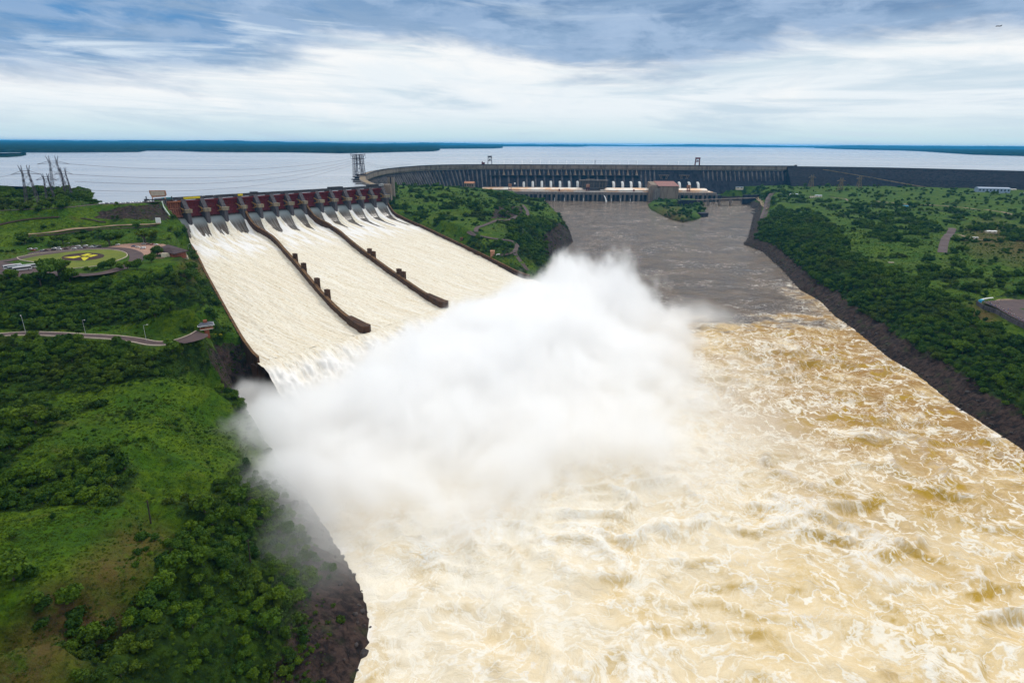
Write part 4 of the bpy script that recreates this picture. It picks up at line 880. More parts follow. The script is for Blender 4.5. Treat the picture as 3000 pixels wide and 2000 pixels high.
# erection block between the two halves
m = MB(); m.profile([(2140, -4), (2140, 54), (2225, 66), (2225, -4)], XA + 22, XB, None); put(m, 'assembly_hall', M['concrete_tan'], ph)
m = MB(); m.profile([(2139, 54.3), (2139, 55.3), (2226, 67.4), (2226, 66.3)], XA + 18, XB + 2, None); put(m, 'hall_roof', M['rust_roof'], ph)
m = MB(); m.profile([(2160, 31.01), (2160, 57.5), (2225, 66.3), (2225, 31.01)], XA - 3, XA + 22 - .003, None); m.box(XA - 12, XA + 21.9, 2150, 2160, -4, 54); put(m, 'stair_block', M['concrete_tan'], ph)
m = MB(); m.box(XA + 3, XA + 24, 2133, 2140, -4, 46); put(m, 'lift_shaft', M['concrete'], ph)
# control building
m = MB(); xc0, xc1 = phx(1702), phx(1779); put(MB().box(xc0, xc1, 2212, 2232, 42.01, 66), 'office_block', M['concrete_dark'], ph)
m = MB()
for j in range(6): m.box(xc0 - 1, xc1 + 1, 2209.5, 2212, 43 + j * 4.3, 44.2 + j * 4.3)
put(m, 'balcony_band', M['concrete_band'], ph)
m = MB()
for k in range(9): xk = xc0 + (xc1 - xc0) * (k + .5) / 9; m.box(xk - .5, xk + .5, 2208.8, 2209.45, 42.2, 66)
put(m, 'facade_post', M['concrete_band'], ph)
put(MB().box(xc0 - 5, xc1 + 5, 2207, 2234, 68.3, 69.5).box(xc0 + 20, xc0 + 50, 2214, 2228, 69.51, 72.5), 'office_roof', M['concrete_band'], ph)
put(MB().box(xc0 + 5, xc1 - 8, 2187, 2206, 42.05, 43.5).box(xc0 + 30, xc0 + 68, 2180, 2187, 37.1, 41), 'entrance_canopy', M['dark_steel'], ph)
for px in (1750, 1743): put(MB().bar((phx(px), 2220, 72.4), (phx(px), 2220, 79), .35), 'antenna', M['steel'], ph)

# portal cranes rolling on the powerhouse roof
def roof_crane(px, label, w_=10):
    c = Vector((phx(px), 2178, 33.4)); r_ = thing('portal_crane', label, 'crane', c, 0, 'portal cranes on the powerhouse roof')
    for sx in (-1, 1):
        for y_ in (-5.5, 5.5): MB().box(sx * w_ * .42 - .9, sx * w_ * .42 + .9, y_ - .9, y_ + .9, 0.02 if y_ < 0 else .02, 12).build('leg', M['red_crane'], r_)
    MB().box(-w_ * .5, w_ * .5, -6.6, 6.6, 12.003, 14).build('beam', M['red_crane'], r_)
    MB().box(-w_ * .55, -.4, -6, 6, 14.003, 23.5).box(.4, w_ * .55, -6, 6, 14.003, 23.5).build('cabin', M['tan_panel'], r_)
    MB().box(-w_ * .42, w_ * .42, -5.8, -5.0, 4.5, 5.6).build('crossbar', M['red_crane'], r_)
roof_crane(1491, 'dark red portal crane near the peninsula end of the powerhouse roof'); roof_crane(1720, 'tan cabined portal crane in front of the office block'); roof_crane(2016, 'rusty portal crane beyond the big concrete hall', 9)
for px in (1636, 1855):
    tag(put(MB().box(phx(px) - 2.5, phx(px) + 2.5, 2171.2, 2178, 33.42, 40), 'roof_hatch', M['red_crane'], None), 'small dark red housing breaking the pale roof ' + ('left of the office block' if px < 1700 else 'between the office block and the concrete hall'), 'roof housing', 'housings on the powerhouse roof')
# water spouts from the bays
def spout(px, h, wd, label, big=False):
    c = Vector((phx(px), 2156, -.2)); m = MB(); V = []; n = 7; H = 8
    for j in range(H + 1):
        f_ = j / H; out_ = (18 if big else 5) * f_; zz = h * (1 - f_ ** 2); ww = wd * (.35 + .9 * f_)
        for k in range(n): a_ = 2 * math.pi * k / n; V.append((c.x + math.cos(a_) * ww + (out_ * .5 if big else 0), c.y - out_ + math.sin(a_) * ww * .6, zz + .1))
    F = [(j * n + k, j * n + (k + 1) % n, (j + 1) * n + (k + 1) % n, (j + 1) * n + k) for j in range(H) for k in range(n)]
    m.add(V, F); o = put(m, 'water_spout', M['white'], None, smooth=True); tag(o, label, 'water spout', 'water spouts along the powerhouse foot')
spout(1764, 21, 2.6, 'large white jet of water arching from the powerhouse bays into the river', True)
for k_, px in enumerate((1536, 1565, 1593, 1622, 1650, 1678, 1706, 1788, 1815, 1843, 1896)): spout(px, 11, .8, f'thin white trickle falling from a powerhouse bay, {ORD[k_]} from the peninsula')

# ---------------------------------------------------------------- gantry cranes, lamps and mast on the dam crest
def crest_at(px):
    best = min(range(len(DL)), key=lambda i: abs(proj((DL[i][0], DL[i][1], 120))[0] - px)); c = DL[best]; return Vector((c[0], c[1], 119.75)), nrm[best]
def gantry(px, w_, h_, mk, label):
    c, n_ = crest_at(px); c = Vector((c.x - n_[0] * 3, c.y - n_[1] * 3, 119.76)); r_ = thing('gantry_crane', label, 'crane', c, 0, 'gantry cranes on the dam crest')
    for sx in (-1, 1):
        for sy in (-1, 1): MB().bar((sx * w_ / 2, sy * 4, 0), (sx * w_ / 2 * .86, sy * 3.4, h_ * .8), 1.3, 4, 1.1).build('leg', M[mk], r_)
    MB().box(-w_ / 2, w_ / 2, -4.4, 4.4, h_ * .8, h_).build('bridge', M[mk], r_)
    MB().box(-w_ / 2, w_ / 2, -4.3, -3.4, h_ * .42, h_ * .48).bar((-w_ / 2, -4, h_ * .45), (w_ * .4, -4, h_ * .78), .5).bar((w_ / 2, -4, h_ * .45), (-w_ * .4, -4, h_ * .78), .5).build('brace', M[mk], r_)
    MB().box(-3, 3, -3, 3, h_ * .52, h_ * .66).build('cabin', M[mk], r_)
gantry(1435, 15, 32, 'steel', 'grey gantry crane standing on the curved left part of the dam crest'); gantry(2045, 17, 30, 'red_crane', 'dark red gantry crane standing on the straight part of the dam crest')
c, n_ = crest_at(1416); tag(put(MB().box(c.x - 6, c.x + 6, c.y - 3, c.y + 3, c.z, c.z + 9).box(c.x - 5, c.x - 2, c.y - 2, c.y + 2, c.z + 9.003, c.z + 13), 'crest_hut', M['red_crane'], None), 'small dark hut beside the grey gantry crane on the dam crest', 'hut')
c, n_ = crest_at(2331); tag(put(MB().box(c.x - 4, c.x + 4, c.y - 3, c.y + 3, c.z - .5, c.z + 4).prism([(c.x - 4.5, c.y - 3.5), (c.x + 4.5, c.y - 3.5), (c.x + 4.5, c.y + 3.5), (c.x - 4.5, c.y + 3.5)], c.z + 4.003, c.z + 5.5, top=[(c.x - 2, c.y - .5), (c.x + 2, c.y - .5), (c.x + 2, c.y + .5), (c.x - 2, c.y + .5)]), 'crest_hut', M['dark_steel'], None), 'tiny dark hut where the concrete dam meets the rock-fill dam', 'hut')
lamp0 = None; LN = 0
for px in (1476, 1503, 1530, 1557, 1584, 1610, 1636, 1662, 1688, 1714, 1739, 1765, 1791, 1816, 1841, 1866, 1952, 1979, 2005):
    c, n_ = crest_at(px); c = Vector((at(px, 484, 120)[0], c.y - n_[1] * 6, 119.8))
    if lamp0 is None:
        lamp0 = thing('crest_lamp', 'slender white lamp post on the dam crest, first from the grey gantry crane', 'lamp post', c, 0, 'lamp posts along the dam crest')
        MB().bar((0, 0, 0), (0, 0, 16), .42, 6, .25).build('post', M['white'], lamp0); MB().box(-1.2, 1.2, -.5, .5, 16.003, 16.5).build('lamp_head', M['white'], lamp0)
    else: l_ = copy_tree(lamp0); l_.location = c; l_['label'] = f'slender white lamp post on the dam crest, {ORD[LN]} from the grey gantry crane'
    LN += 1
c, n_ = crest_at(1744); r_ = thing('mast', 'dark antenna mast with three drums at the middle of the dam crest', 'mast', c)
MB().bar((0, 0, 0), (0, 0, 20), .5, 4, .3).build('pole', M['dark_steel'], r_)
for zz in (6, 12, 17): MB().lathe([(1.6, zz - 1), (1.8, zz), (1.6, zz + 1)], 8, (1.2, 0, 0)).build('drum', M['dark_steel'], r_)

# concrete tower beside the right end of the spillway
c = at(1150, 598, 76); tw = thing('concrete_tower', 'tall grooved concrete tower rising beside the far end of the spillway', 'tower', c)
MB().box(-6.5, -1.6, -5, 5, -8, 54).build('shaft', M['concrete_band'], tw); MB().box(1.2, 6, -5, 5, -8, 54).build('shaft', M['concrete_band'], tw); MB().box(-1.59, 1.19, -3.6, 4, -8, 53).build('groove', M['concrete_dark'], tw); MB().box(-7, 6.5, -5.5, 5.5, 54.003, 55).build('tower_cap', M['concrete_dark'], tw)
c = at(1130, 590, 88); r_ = thing('abutment_block', 'tan concrete abutment between the last red gate and the grooved tower', 'abutment', c)
MB().box(-7, 9, 8, 22, -20, 31).build('block', M['concrete_tan'], r_); MB().box(-10, 7.9, -2, 7.9, -20, 14).build('ledge', M['pier'], r_)
# dam road ramp joining crest and spillway, and tiered intake in the lake
JL, _ = resample([DAM[0], tuple(at(1063, 524, 120))[:2], tuple(at(1080, 534, 120))[:2], tuple(at(1108, 543, 120))[:2], tuple(sp(-8, 366))], 6)
j_ = thing('dam_link', 'short curving crest wall joining the spillway deck to the great dam', 'dam wall', (*DAM[0], 0))
put(sweep(JL, [(-7, 60), (-7, 119.2), (7, 119.2), (12, 60)]), 'link_wall', M['concrete_band'], j_); put(sweep(JL, [(-6, 119.21), (-6, 119.4), (5, 119.4), (5, 119.21)]), 'link_road', M['path'], j_)
r_ = thing('intake_tower', 'stack of dark flat slabs standing in the lake beside the dam bend', 'water intake', at(1046, 530, RES_Z))
for k, (px, py, zz, w_) in enumerate(((1057, 511, 121, 26), (1050, 518, 119, 24), (1046, 525, 117.5, 22), (1050, 531, 116.5, 20), (1056, 537, 116, 17))):
    c = at(px, py, zz) - Vector(r_.location); MB().box(c.x - w_ / 2, c.x + w_ / 2, c.y - 7, c.y + 7, c.z - 1.2, c.z + .6).build('slab', M['dark_steel'], r_)
    MB().box(c.x - w_ * .35, c.x + w_ * .35, c.y - 4, c.y + 4, -6, c.z - 1.203).build('slab_leg', M['concrete_dark'], r_)
# ---------------------------------------------------------------- roads and paved ground
ROADS = []
def road(name, pts, w_, mat, lift=.25, kerb=0, z=None, step=2.5):
    P_ = [land(*p) if z is None else at(*p, z) for p in pts]; L, _ = resample([(p.x, p.y) for p in P_], step)
    t_, n_ = frames(L); V = []; nw = 5
    for i in range(len(L)):
        for k in range(nw):
            o_ = (k / (nw - 1) - .5) * w_; p = L[i] + n_[i] * o_; V.append((p[0], p[1], float(hz(*p)) + lift if z is None else z))
    V = np.array(V).reshape(len(L), nw, 3); V[:, :, 2] = np.maximum(V[:, :, 2], V[:, :, 2].mean(1)[:, None])
    V[:, :, 2] = np.apply_along_axis(lambda a: sm(a, 5), 0, V[:, :, 2]) + .1
    np_mesh(name, V.reshape(-1, 3), grid_faces(len(L), nw), mat, kind='structure')
    if kerb:
        for sd_ in ((0, nw - 1) if kerb == 2 else (nw - 1,) if kerb == 1 else (0,)):
            m = MB(); line = [(v[0], v[1]) for v in V[:, sd_]]; zt = V[:, sd_, 2] + .18; m.wall(line, .8, zt, zt - 1.0); o = put(m, 'kerb', M['kerb'], None); o['kind'] = 'structure'
    ROADS.append(([tuple(p) for p in L[::3]], w_))
    return L
def patch(name, pts, mat, lift=.3, z=None, kind='structure'):
    P_ = [land(*p) if z is None else at(*p, z) for p in pts]; tri = tessellate_polygon([[Vector((p.x, p.y, 0)) for p in P_]])
    zz = max(p.z for p in P_) if z is None else z
    o = np_mesh(name, [(p.x, p.y, zz + lift) for p in P_], np.array(tri), mat, smooth=False); 
    if kind: o['kind'] = kind
    return o
road('road', [(-40, 986), (60, 978), (160, 980), (240, 984), (330, 989), (400, 997), (445, 1006), (490, 1006), (530, 997), (565, 984), (590, 976)], 7.2, M['asphalt'], kerb=2)
patch('turning_area', [(520, 1001), (535, 990), (548, 984), (565, 979), (590, 976), (608, 978), (610, 984), (596, 992), (570, 1000), (540, 1006)], M['asphalt'], z=66.6, lift=.05)
road('service_road', [(70, 689), (150, 681), (230, 671), (300, 665), (380, 660), (470, 656)], 5, M['path'])
for pts_d, w_d in (([(-30, 668), (20, 655), (60, 647), (110, 641), (175, 637)], 3), ([(235, 640), (275, 646), (310, 652)], 3), ([(50, 696), (150, 688), (230, 678), (330, 670), (460, 661)], 4)): road('ditch', pts_d, w_d, M['soil'], .2)
FZ = 89.25
road('loop_road', [(-30, 770), (30, 762), (80, 752), (140, 743), (220, 733), (300, 727), (360, 730), (395, 742), (400, 758), (385, 772), (355, 786), (300, 800), (240, 806)], 12, M['asphalt'], z=FZ, kerb=0)
road('loop_road', [(-30, 772), (20, 776), (70, 788), (140, 800), (240, 807)], 14, M['asphalt'], z=FZ - .01)
patch('parking_area', [(80, 742), (130, 729), (200, 719), (300, 715), (290, 726), (180, 736), (90, 750)], M['asphalt'], z=FZ + .01, lift=.01)
patch('bus_park', [(-60, 772), (20, 770), (60, 778), (110, 795), (70, 812), (20, 806), (-60, 798)], M['asphalt'], z=FZ + .02, lift=.01)
patch('forecourt', [(300, 727), (340, 718), (400, 709), (470, 712), (500, 722), (470, 745), (430, 750), (402, 742), (380, 731), (340, 727)], M['paving'], z=FZ + .03, lift=.01)
patch('forecourt', [(395, 754), (408, 748), (422, 750), (412, 757)], M['paving'], z=FZ + .03, lift=.01)
isl = [(50, 754), (100, 744), (180, 736), (260, 731), (320, 731), (352, 735), (370, 742), (372, 750), (360, 757), (335, 766), (300, 776), (240, 784), (190, 786), (140, 778), (110, 770), (60, 761)]
mg = simple('lawn', (0.13, 0.155, 0.012), .95, .1, .08, c2=(0.09, 0.125, 0.010)); patch('lawn', isl, mg, z=FZ + .04, lift=.02)
iw = [at(*p, FZ) for p in isl]; L, _ = resample([(p.x, p.y) for p in iw] + [(iw[0].x, iw[0].y)], 2)
m = MB(); m.wall([tuple(p) for p in L], .7, [FZ + .35] * len(L), [FZ - .3] * len(L)); o = put(m, 'kerb', M['kerb'], None); o['kind'] = 'structure'
# emblem flower bed: four yellow lozenges on a dark oval
fb = thing('flower_bed', 'oval flower bed of dark soil planted with four yellow diamond blocks on the lawn', 'flower bed', at(243, 751, FZ + .07)); L0 = Vector(fb.location)
def flat(name, pts, mat, h_, par):
    m = MB(); P_ = [at(*p, FZ + h_) - L0 for p in pts]; c0 = sum(P_, Vector()) / len(P_); P_ = [c0 + (p - c0) * (.88 if name == 'yellow_block' else 1) for p in P_]; m.prism([(p.x, p.y) for p in P_], P_[0].z - .2, P_[0].z); return m.build(name, mat, par)
oval = [(243 + 63 * math.cos(a_), 752 + 11.2 * math.sin(a_) - 3 * math.cos(a_)) for a_ in np.linspace(0, 2 * math.pi, 28, endpoint=False)]
flat('soil', oval, M['soil'], .15, fb)
for q in ([(233, 748.6), (258, 741.4), (271, 744.5), (250, 750.3)], [(253, 751), (274, 744.8), (289, 746.7), (264, 753)], [(183, 753.8), (232, 748.9), (240, 751.2), (215, 757)], [(236, 753.5), (248, 751.8), (262, 753.7), (248, 763.5), (243, 763)]): flat('yellow_block', q, M['yellow_flower'], .45, fb)
# peninsula, far bank and crest roads
road('road', [(1545, 795), (1530, 770), (1515, 752), (1508, 738), (1515, 722), (1510, 712), (1480, 704), (1430, 697), (1395, 690), (1370, 678)], 6.5, M['asphalt'])
road('road', [(1508, 738), (1490, 745), (1465, 749)], 5, M['asphalt']); road('road', [(1395, 680), (1398, 668), (1425, 658), (1450, 648), (1500, 642), (1540, 636), (1545, 620), (1532, 602), (1520, 598)], 7, M['asphalt'])
road('road', [(2235, 640), (2245, 610), (2250, 585), (2262, 568)], 16, M['asphalt']); road('road', [(2200, 575), (2230, 590), (2250, 612)], 9, M['path'])
road('road', [(2760, 740), (2770, 700), (2790, 672), (2780, 668)], 12, M['asphalt']); road('road', [(2790, 685), (2830, 695), (2880, 705)], 5, M['path']); road('road', [(2560, 590), (2700, 600), (2850, 612), (3040, 640)], 9, M['path'])
road('road', [(2420, 577), (2470, 582), (2490, 590)], 5, M['path'])
road('crest_road', [(470, 590.5), (400, 595), (340, 597.5), (275, 599.5), (178, 609), (0, 617), (-150, 628)], 8, M['asphalt'], z=120.05)

# ---------------------------------------------------------------- vehicles
def car(mk, label, loc, rz, group, kind='car'):
    k_ = ('veh', mk, kind); src = bpy.data.objects.get(PROTO.get(k_, '')) if k_ in PROTO else None
    if src is not None:
        c = copy_tree(src); c.location = loc; c.rotation_euler = (0, 0, rz)
        if 'label' in c: c['label'] = label
        if group: c['group'] = group
        return c
    nm = 'parked_car' if kind == 'car' else 'parked_bus' if kind == 'bus' else 'parked_van'
    r_ = thing(nm, label, 'car' if kind == 'car' else 'bus' if kind == 'bus' else 'van', loc, rz, group); PROTO[k_] = r_.name
    if kind == 'car': L_, W_, prof = 4.5, 1.8, [(-2.25, .35), (2.25, .35), (2.25, .8), (1.3, .98), (.7, 1.45), (-1.1, 1.48), (-1.8, 1.0), (-2.25, .9)]; win = [(-1.55, 1.0), (1.15, 1.0), (.62, 1.38), (-1.02, 1.4)]
    elif kind == 'van': L_, W_, prof = 5.4, 2.0, [(-2.7, .4), (2.7, .4), (2.7, 1.1), (1.9, 1.4), (1.3, 2.3), (-2.7, 2.35)]; win = [(.1, 1.4), (1.8, 1.4), (1.25, 2.1), (.1, 2.1)]
    else: L_, W_, prof = 13, 2.6, [(-6.5, .4), (6.4, .4), (6.5, 1.4), (6.2, 3.4), (-6.4, 3.45), (-6.5, 1.0)]; win = [(-6.1, 1.6), (6.2, 1.6), (5.95, 2.9), (-6.1, 2.9)]
    RZ = Matrix.Rotation(math.pi / 2, 4, 'Z')
    MB().profile(prof, -W_ / 2, W_ / 2, RZ).build('body', M[mk], r_, bevel=.12)
    b_ = MB().profile(win, -W_ / 2 - .012, W_ / 2 + .012, RZ)
    if kind == 'bus': b_.box(-6.55, -6.35, -1.1, 1.1, 1.5, 3.0)
    b_.build('window', M['glass'], r_)
    for sx in (-1, 1):
        for sy in (-1, 1):
            m = MB(); q = Matrix.Translation((sx * L_ * .31, sy * (W_ / 2 - .1), .36 if kind != 'bus' else .5)) @ Matrix.Rotation(math.pi / 2, 4, 'X'); rr = .36 if kind != 'bus' else .5
            m.prism([(rr * math.cos(2 * math.pi * k / 10), rr * math.sin(2 * math.pi * k / 10)) for k in range(10)], -.12, .12, q); m.build('wheel', M['tyre'], r_)
    return r_
PROTO = {}
row = [(88, 729.5, 'car_white'), (97, 733.5, 'car_red'), (103, 729, 'car_silver'), (125, 733.5, 'car_silver'), (134.5, 733.5, 'car_brown'), (157.5, 731.5, 'car_black'), (159, 727.5, 'car_white'), (171, 725.5, 'car_silver'), (174, 730.5, 'car_white'), (194, 729, 'car_brown'), (217, 728, 'car_white'), (229, 721, 'car_white'), (235, 727, 'car_silver'), (245.5, 726, 'car_brown'), (251, 719.5, 'car_white'), (268, 723, 'car_white'), (274, 720, 'car_black'), (283, 723, 'car_silver'), (291, 723, 'car_black')]
nm_ = {'car_white': 'white', 'car_red': 'dark red', 'car_silver': 'silver', 'car_brown': 'brown', 'car_black': 'black', 'car_blue': 'dark blue'}
ordw = ['first', 'second', 'third', 'fourth', 'fifth', 'sixth', 'seventh', 'eighth', 'ninth']
cnt = {}
for x_, y_, mk in row:
    cnt[mk] = cnt.get(mk, 0) + 1; n_ = sum(1 for r in row if r[2] == mk)
    lb = f"{nm_[mk]} car parked along the loop road" + (f", {ordw[cnt[mk] - 1]} {nm_[mk]} one from the bus park" if n_ > 1 else ' near the bus park')
    p = at(x_, y_ + 1.5, FZ + .05); car(mk, lb, p, R(20 + random.uniform(-8, 8)), 'cars parked along the loop road')
for x_, y_, mk, lb in ((200, 714, 'car_silver', 'silver car parked alone on the grass above the car row'), (345, 717, 'car_white', 'white car parked by itself under the trees above the loop road'), (391, 722, 'car_blue', 'dark blue car at the kerb of the pink forecourt'), (403, 724.5, 'car_white', 'white car between the dark blue car and the white van'),
        (421, 715, 'car_silver', 'silver car beside the lamp post on the forecourt'), (434, 716, 'car_brown', 'brown car second from the lamp post'), (447, 717, 'car_red', 'dark red car third from the lamp post'), (456, 717, 'car_white', 'white car nearest the dark roofed visitor building')):
    car(mk, lb, at(x_, y_ + 1, FZ + .06), R(15), 'cars on the forecourt')
car('car_white', 'white van parked on the pink forecourt', at(419, 729, FZ + .06), R(10), None, 'van')
car('car_white', 'white coach with dark windows at the outer end of the coach row', at(38, 786, FZ + .08), R(52), 'coaches in the bus park', 'bus'); car('car_silver', 'silver grey coach between two white coaches', at(51, 790, FZ + .08), R(52), 'coaches in the bus park', 'bus'); 
car('car_white', 'white coach nose out beside the silver coach', at(66, 792, FZ + .08), R(48), 'coaches in the bus park', 'bus'); car('car_white', 'white coach half hidden by the big spreading tree', at(80, 786, FZ + .08), R(40), 'coaches in the bus park', 'bus')
cr = [(291, 'car_white'), (297, 'car_silver'), (303, 'car_white'), (311, 'car_black'), (318, 'car_silver'), (326, 'car_black'), (334, 'car_white'), (345, 'car_white'), (352, 'car_white'), (359, 'car_silver'), (366, 'car_white'), (372, 'car_black'), (381, 'car_white'), (388, 'car_white'), (396, 'car_silver'), (405, 'car_white'), (413, 'car_white'), (422, 'car_black'), (433, 'car_white'), (441, 'car_white'), (448, 'car_silver')]
cnt = {}
for x_, mk in cr:
    cnt[mk] = cnt.get(mk, 0) + 1; y_ = np.interp(x_, [275, 340, 400, 470], [598.5, 596.5, 594, 589.5])
    car(mk, f"{nm_[mk]} car on the embankment crest road, {['first', 'second', 'third', 'fourth', 'fifth', 'sixth', 'seventh', 'eighth', 'ninth', 'tenth', 'eleventh', 'twelfth'][cnt[mk] - 1]} {nm_[mk]} one from the headland trees", at(x_, y_, 120.1), R(-28), 'cars along the embankment crest')
car('teal', 'long teal coach parked at the near end of the spillway deck', at(490, 586, 120.4), R(49), None, 'bus')
car('car_white', 'white bus on the crest road where the spillway meets the dam', at(1116, 545, 120.4), R(60), None, 'bus')
for u_, lb in ((57, 'white car on the spillway deck past the yellow hoist beam'), (72, 'white car further along the spillway deck'), (131, 'white car on the deck beside the small dark housing')):
    p = sp(-7, u_); car('car_white', lb, (p[0], p[1], 120.32), R(49), 'cars on the spillway deck')
car('car_white', 'white pickup beside the small orange hut at the chute wall', land(1459, 749) + Vector((0, 0, .5)), R(20), None, 'van')

# ---------------------------------------------------------------- buildings on the near bank
def hip(m, x0, x1, y0, y1, z0, z1, rx_, ry_=0):
    m.prism([(x0, y0), (x1, y0), (x1, y1), (x0, y1)], z0, z1, top=[(x0 + rx_, (y0 + y1) / 2 - ry_), (x1 - rx_, (y0 + y1) / 2 - ry_), (x1 - rx_, (y0 + y1) / 2 + ry_), (x0 + rx_, (y0 + y1) / 2 + ry_)]); return m
c = at(500, 752, FZ); r_ = thing('visitor_building', 'visitor building with a broad dark tiled roof on the terrace above the left chute', 'building', c)
P_ = [at(462, 727, FZ + 5) - c, at(492, 716, FZ + 6.5) - c, at(553, 734, FZ + 5) - c, at(510, 744, FZ + 3.6) - c, at(478, 738, FZ + 3.4) - c]
rt = [(p.x, p.y) for p in P_]
m = MB(); n = len(P_); ctr = sum((p for p in P_), Vector()) / n; vs = [tuple(p) for p in P_] + [tuple(Vector((p.x, p.y, p.z - .5))) for p in P_]
P_[1].z -= 0; m.add(vs + [(ctr.x, ctr.y, ctr.z + 2.2)], [(i, (i + 1) % n, 2 * n) for i in range(n)] + [(i, (i + 1) % n, n + (i + 1) % n, n + i) for i in range(n)] + [tuple(range(2 * n - 1, n - 1, -1))]); m.build('roof', M['roof_dark'], r_)
ins_ = [(ctr.x + (p.x - ctr.x) * .82, ctr.y + (p.y - ctr.y) * .82) for p in P_]
m = MB(); m.prism(ins_, -2, 3.3); m.build('wall', M['brick'], r_)
for px, py in ((482, 750), (492, 749)): q = at(px, py, FZ + .5) - c; MB().box(q.x - 2.4, q.x + 2.4, q.y - 1.5, q.y + 1.5, -2, 3.4).build('annex', M['cream'], r_)
for px in (505, 515, 525, 535, 545): q = at(px, 742, FZ + 2.0) - c; MB().bar((q.x, q.y, -3), (q.x, q.y, 3.2), .18).build('column', M['cream'], r_)
c = at(530, 750, FZ - 1); tag(MB().box(c.x - 7, c.x + 7, c.y - 1, c.y, c.z - 3, c.z + 1).build('terrace_wall', M['cream'], None), 'low cream wall below the edge of the visitor building', 'wall')
c = at(460, 755, FZ); r_ = thing('bench_terrace', 'stepped terrace with yellow edges beside the visitor building trees', 'terrace', c)
for k in range(3): MB().box(-11 + k, 8 - k, -2.4 - k * 1.6, -1.2 - k * 1.6, -2 - k * .6, .9 - k * .6).build('step', M['yellow'] if k == 2 else M['path'], r_)
# lookout kiosk at the end of the lane
c = land(607, 979) + Vector((0, 0, .2)); r_ = thing('lookout_kiosk', 'small raised lookout kiosk with grey roof and brick parapet at the lane end', 'kiosk', c, R(32))
MB().box(-1.6, 1.6, -1.6, 1.6, -3, 4.0).build('base', M['brick'], r_); MB().box(-4.4, 4.4, -3.4, 3.4, 4.0, 4.5).build('floor', M['cream'], r_)
MB().box(-4.4, 4.4, -3.4, -3.15, 4.503, 5.6).box(-4.4, 4.4, 3.15, 3.4, 4.503, 5.6).box(-4.4, -4.15, -3.14, 3.14, 4.503, 5.6).box(4.15, 4.4, -3.14, 3.14, 4.503, 5.6).build('parapet', M['brick'], r_)
for sx in (-3.9, 3.9):
    for sy in (-2.9, 2.9): MB().box(sx - .15, sx + .15, sy - .15, sy + .15, 4.503, 7).build('post', M['cream'], r_)
m = MB(); hip(m, -5.3, 5.3, -4.3, 4.3, 7.25, 9.0, 2.6); rf = m.build('roof', M['slate'], r_); MB().box(-5.45, 5.45, -4.45, 4.45, 6.98, 7.245).build('eave', M['white'], rf); MB().box(-1.3, 1.3, -.9, .9, 8.6, 10.4).build('chimney', M['brick'], rf)
# little hut and pillar by the right-hand wall
for (px, py, w_, h_, mk, lb) in ((1443, 748, 6, 6.5, 'tan_panel', 'small orange brick hut against the far chute wall'), (1352, 704, 4, 4, 'wall_cap', 'small brown box standing on the far chute wall')):
    c = land(px, py); o = put(MB().box(c.x - w_ / 2, c.x + w_ / 2, c.y - w_ / 2, c.y + w_ / 2, c.z - 2, c.z + h_).box(c.x - w_ / 2 - .4, c.x + w_ / 2 + .4, c.y - w_ / 2 - .4, c.y + w_ / 2 + .4, c.z + h_ + .003, c.z + h_ + .5), 'wall_hut', M[mk], None); tag(o, lb, 'hut')
# gate storage frame and big screen-like panel at the embankment end
c = at(466, 590, 120.1); r_ = thing('stoplog_frame', 'brown framed pale panel lifted on a dark beam at the embankment end of the spillway', 'lifting frame', c, R(8))
m = MB(); m.add([(-10, 0, 9), (-8, 0, 3), (8.5, 0, 4.0), (10.5, 0, 6.5), (10, 0, 12), (-10, 0, 12)] + [(-10, 1, 9), (-8, 1, 3), (8.5, 1, 4.0), (10.5, 1, 6.5), (10, 1, 12), (-10, 1, 12)], [tuple(range(6)), tuple(range(11, 5, -1))] + [(i, (i + 1) % 6, 6 + (i + 1) % 6, 6 + i) for i in range(6)]); 
mm = Matrix.Translation((0, 0, 2.0)); m.v = [tuple(mm @ Vector(p)) for p in m.v]; m.build('frame', M['tan_panel'], r_)
MB().box(-8.3, 8.6, -.25, -.02, 7.4, 13).build('panel', M['kerb'], r_)
MB().box(-17, 17, -.6, .8, 1.6, 2.8).build('beam', M['dark_steel'], r_); MB().box(-17.5, -13, -1.5, 1.5, -1, 3.2).build('hoist', M['dark_steel'], r_)
for sx in (-7.5, 8): MB().box(sx - .7, sx + .7, -.7, .7, -3, 1.59).build('leg', M['dark_steel'], r_); MB().box(sx - .6, sx + .6, .1, .9, 2.81, 4.9).build('strut', M['tan_panel'], r_)
for sx in (-15, 16.5): MB().box(sx - .5, sx + .5, -.5, .6, 2.81, 6.5).build('end_post', M['dark_steel'], r_)
c = land(465, 655); tag(put(MB().box(c.x - 3, c.x + 3, c.y - .3, c.y + .3, c.z + 1, c.z + 7).bar((c.x - 2, c.y, c.z - 1), (c.x - 2, c.y, c.z + 1), .2).bar((c.x + 2, c.y, c.z - 1), (c.x + 2, c.y, c.z + 1), .2), 'sign_board', M['white'], None), 'plain white board on posts beside the service road below the embankment', 'sign board')

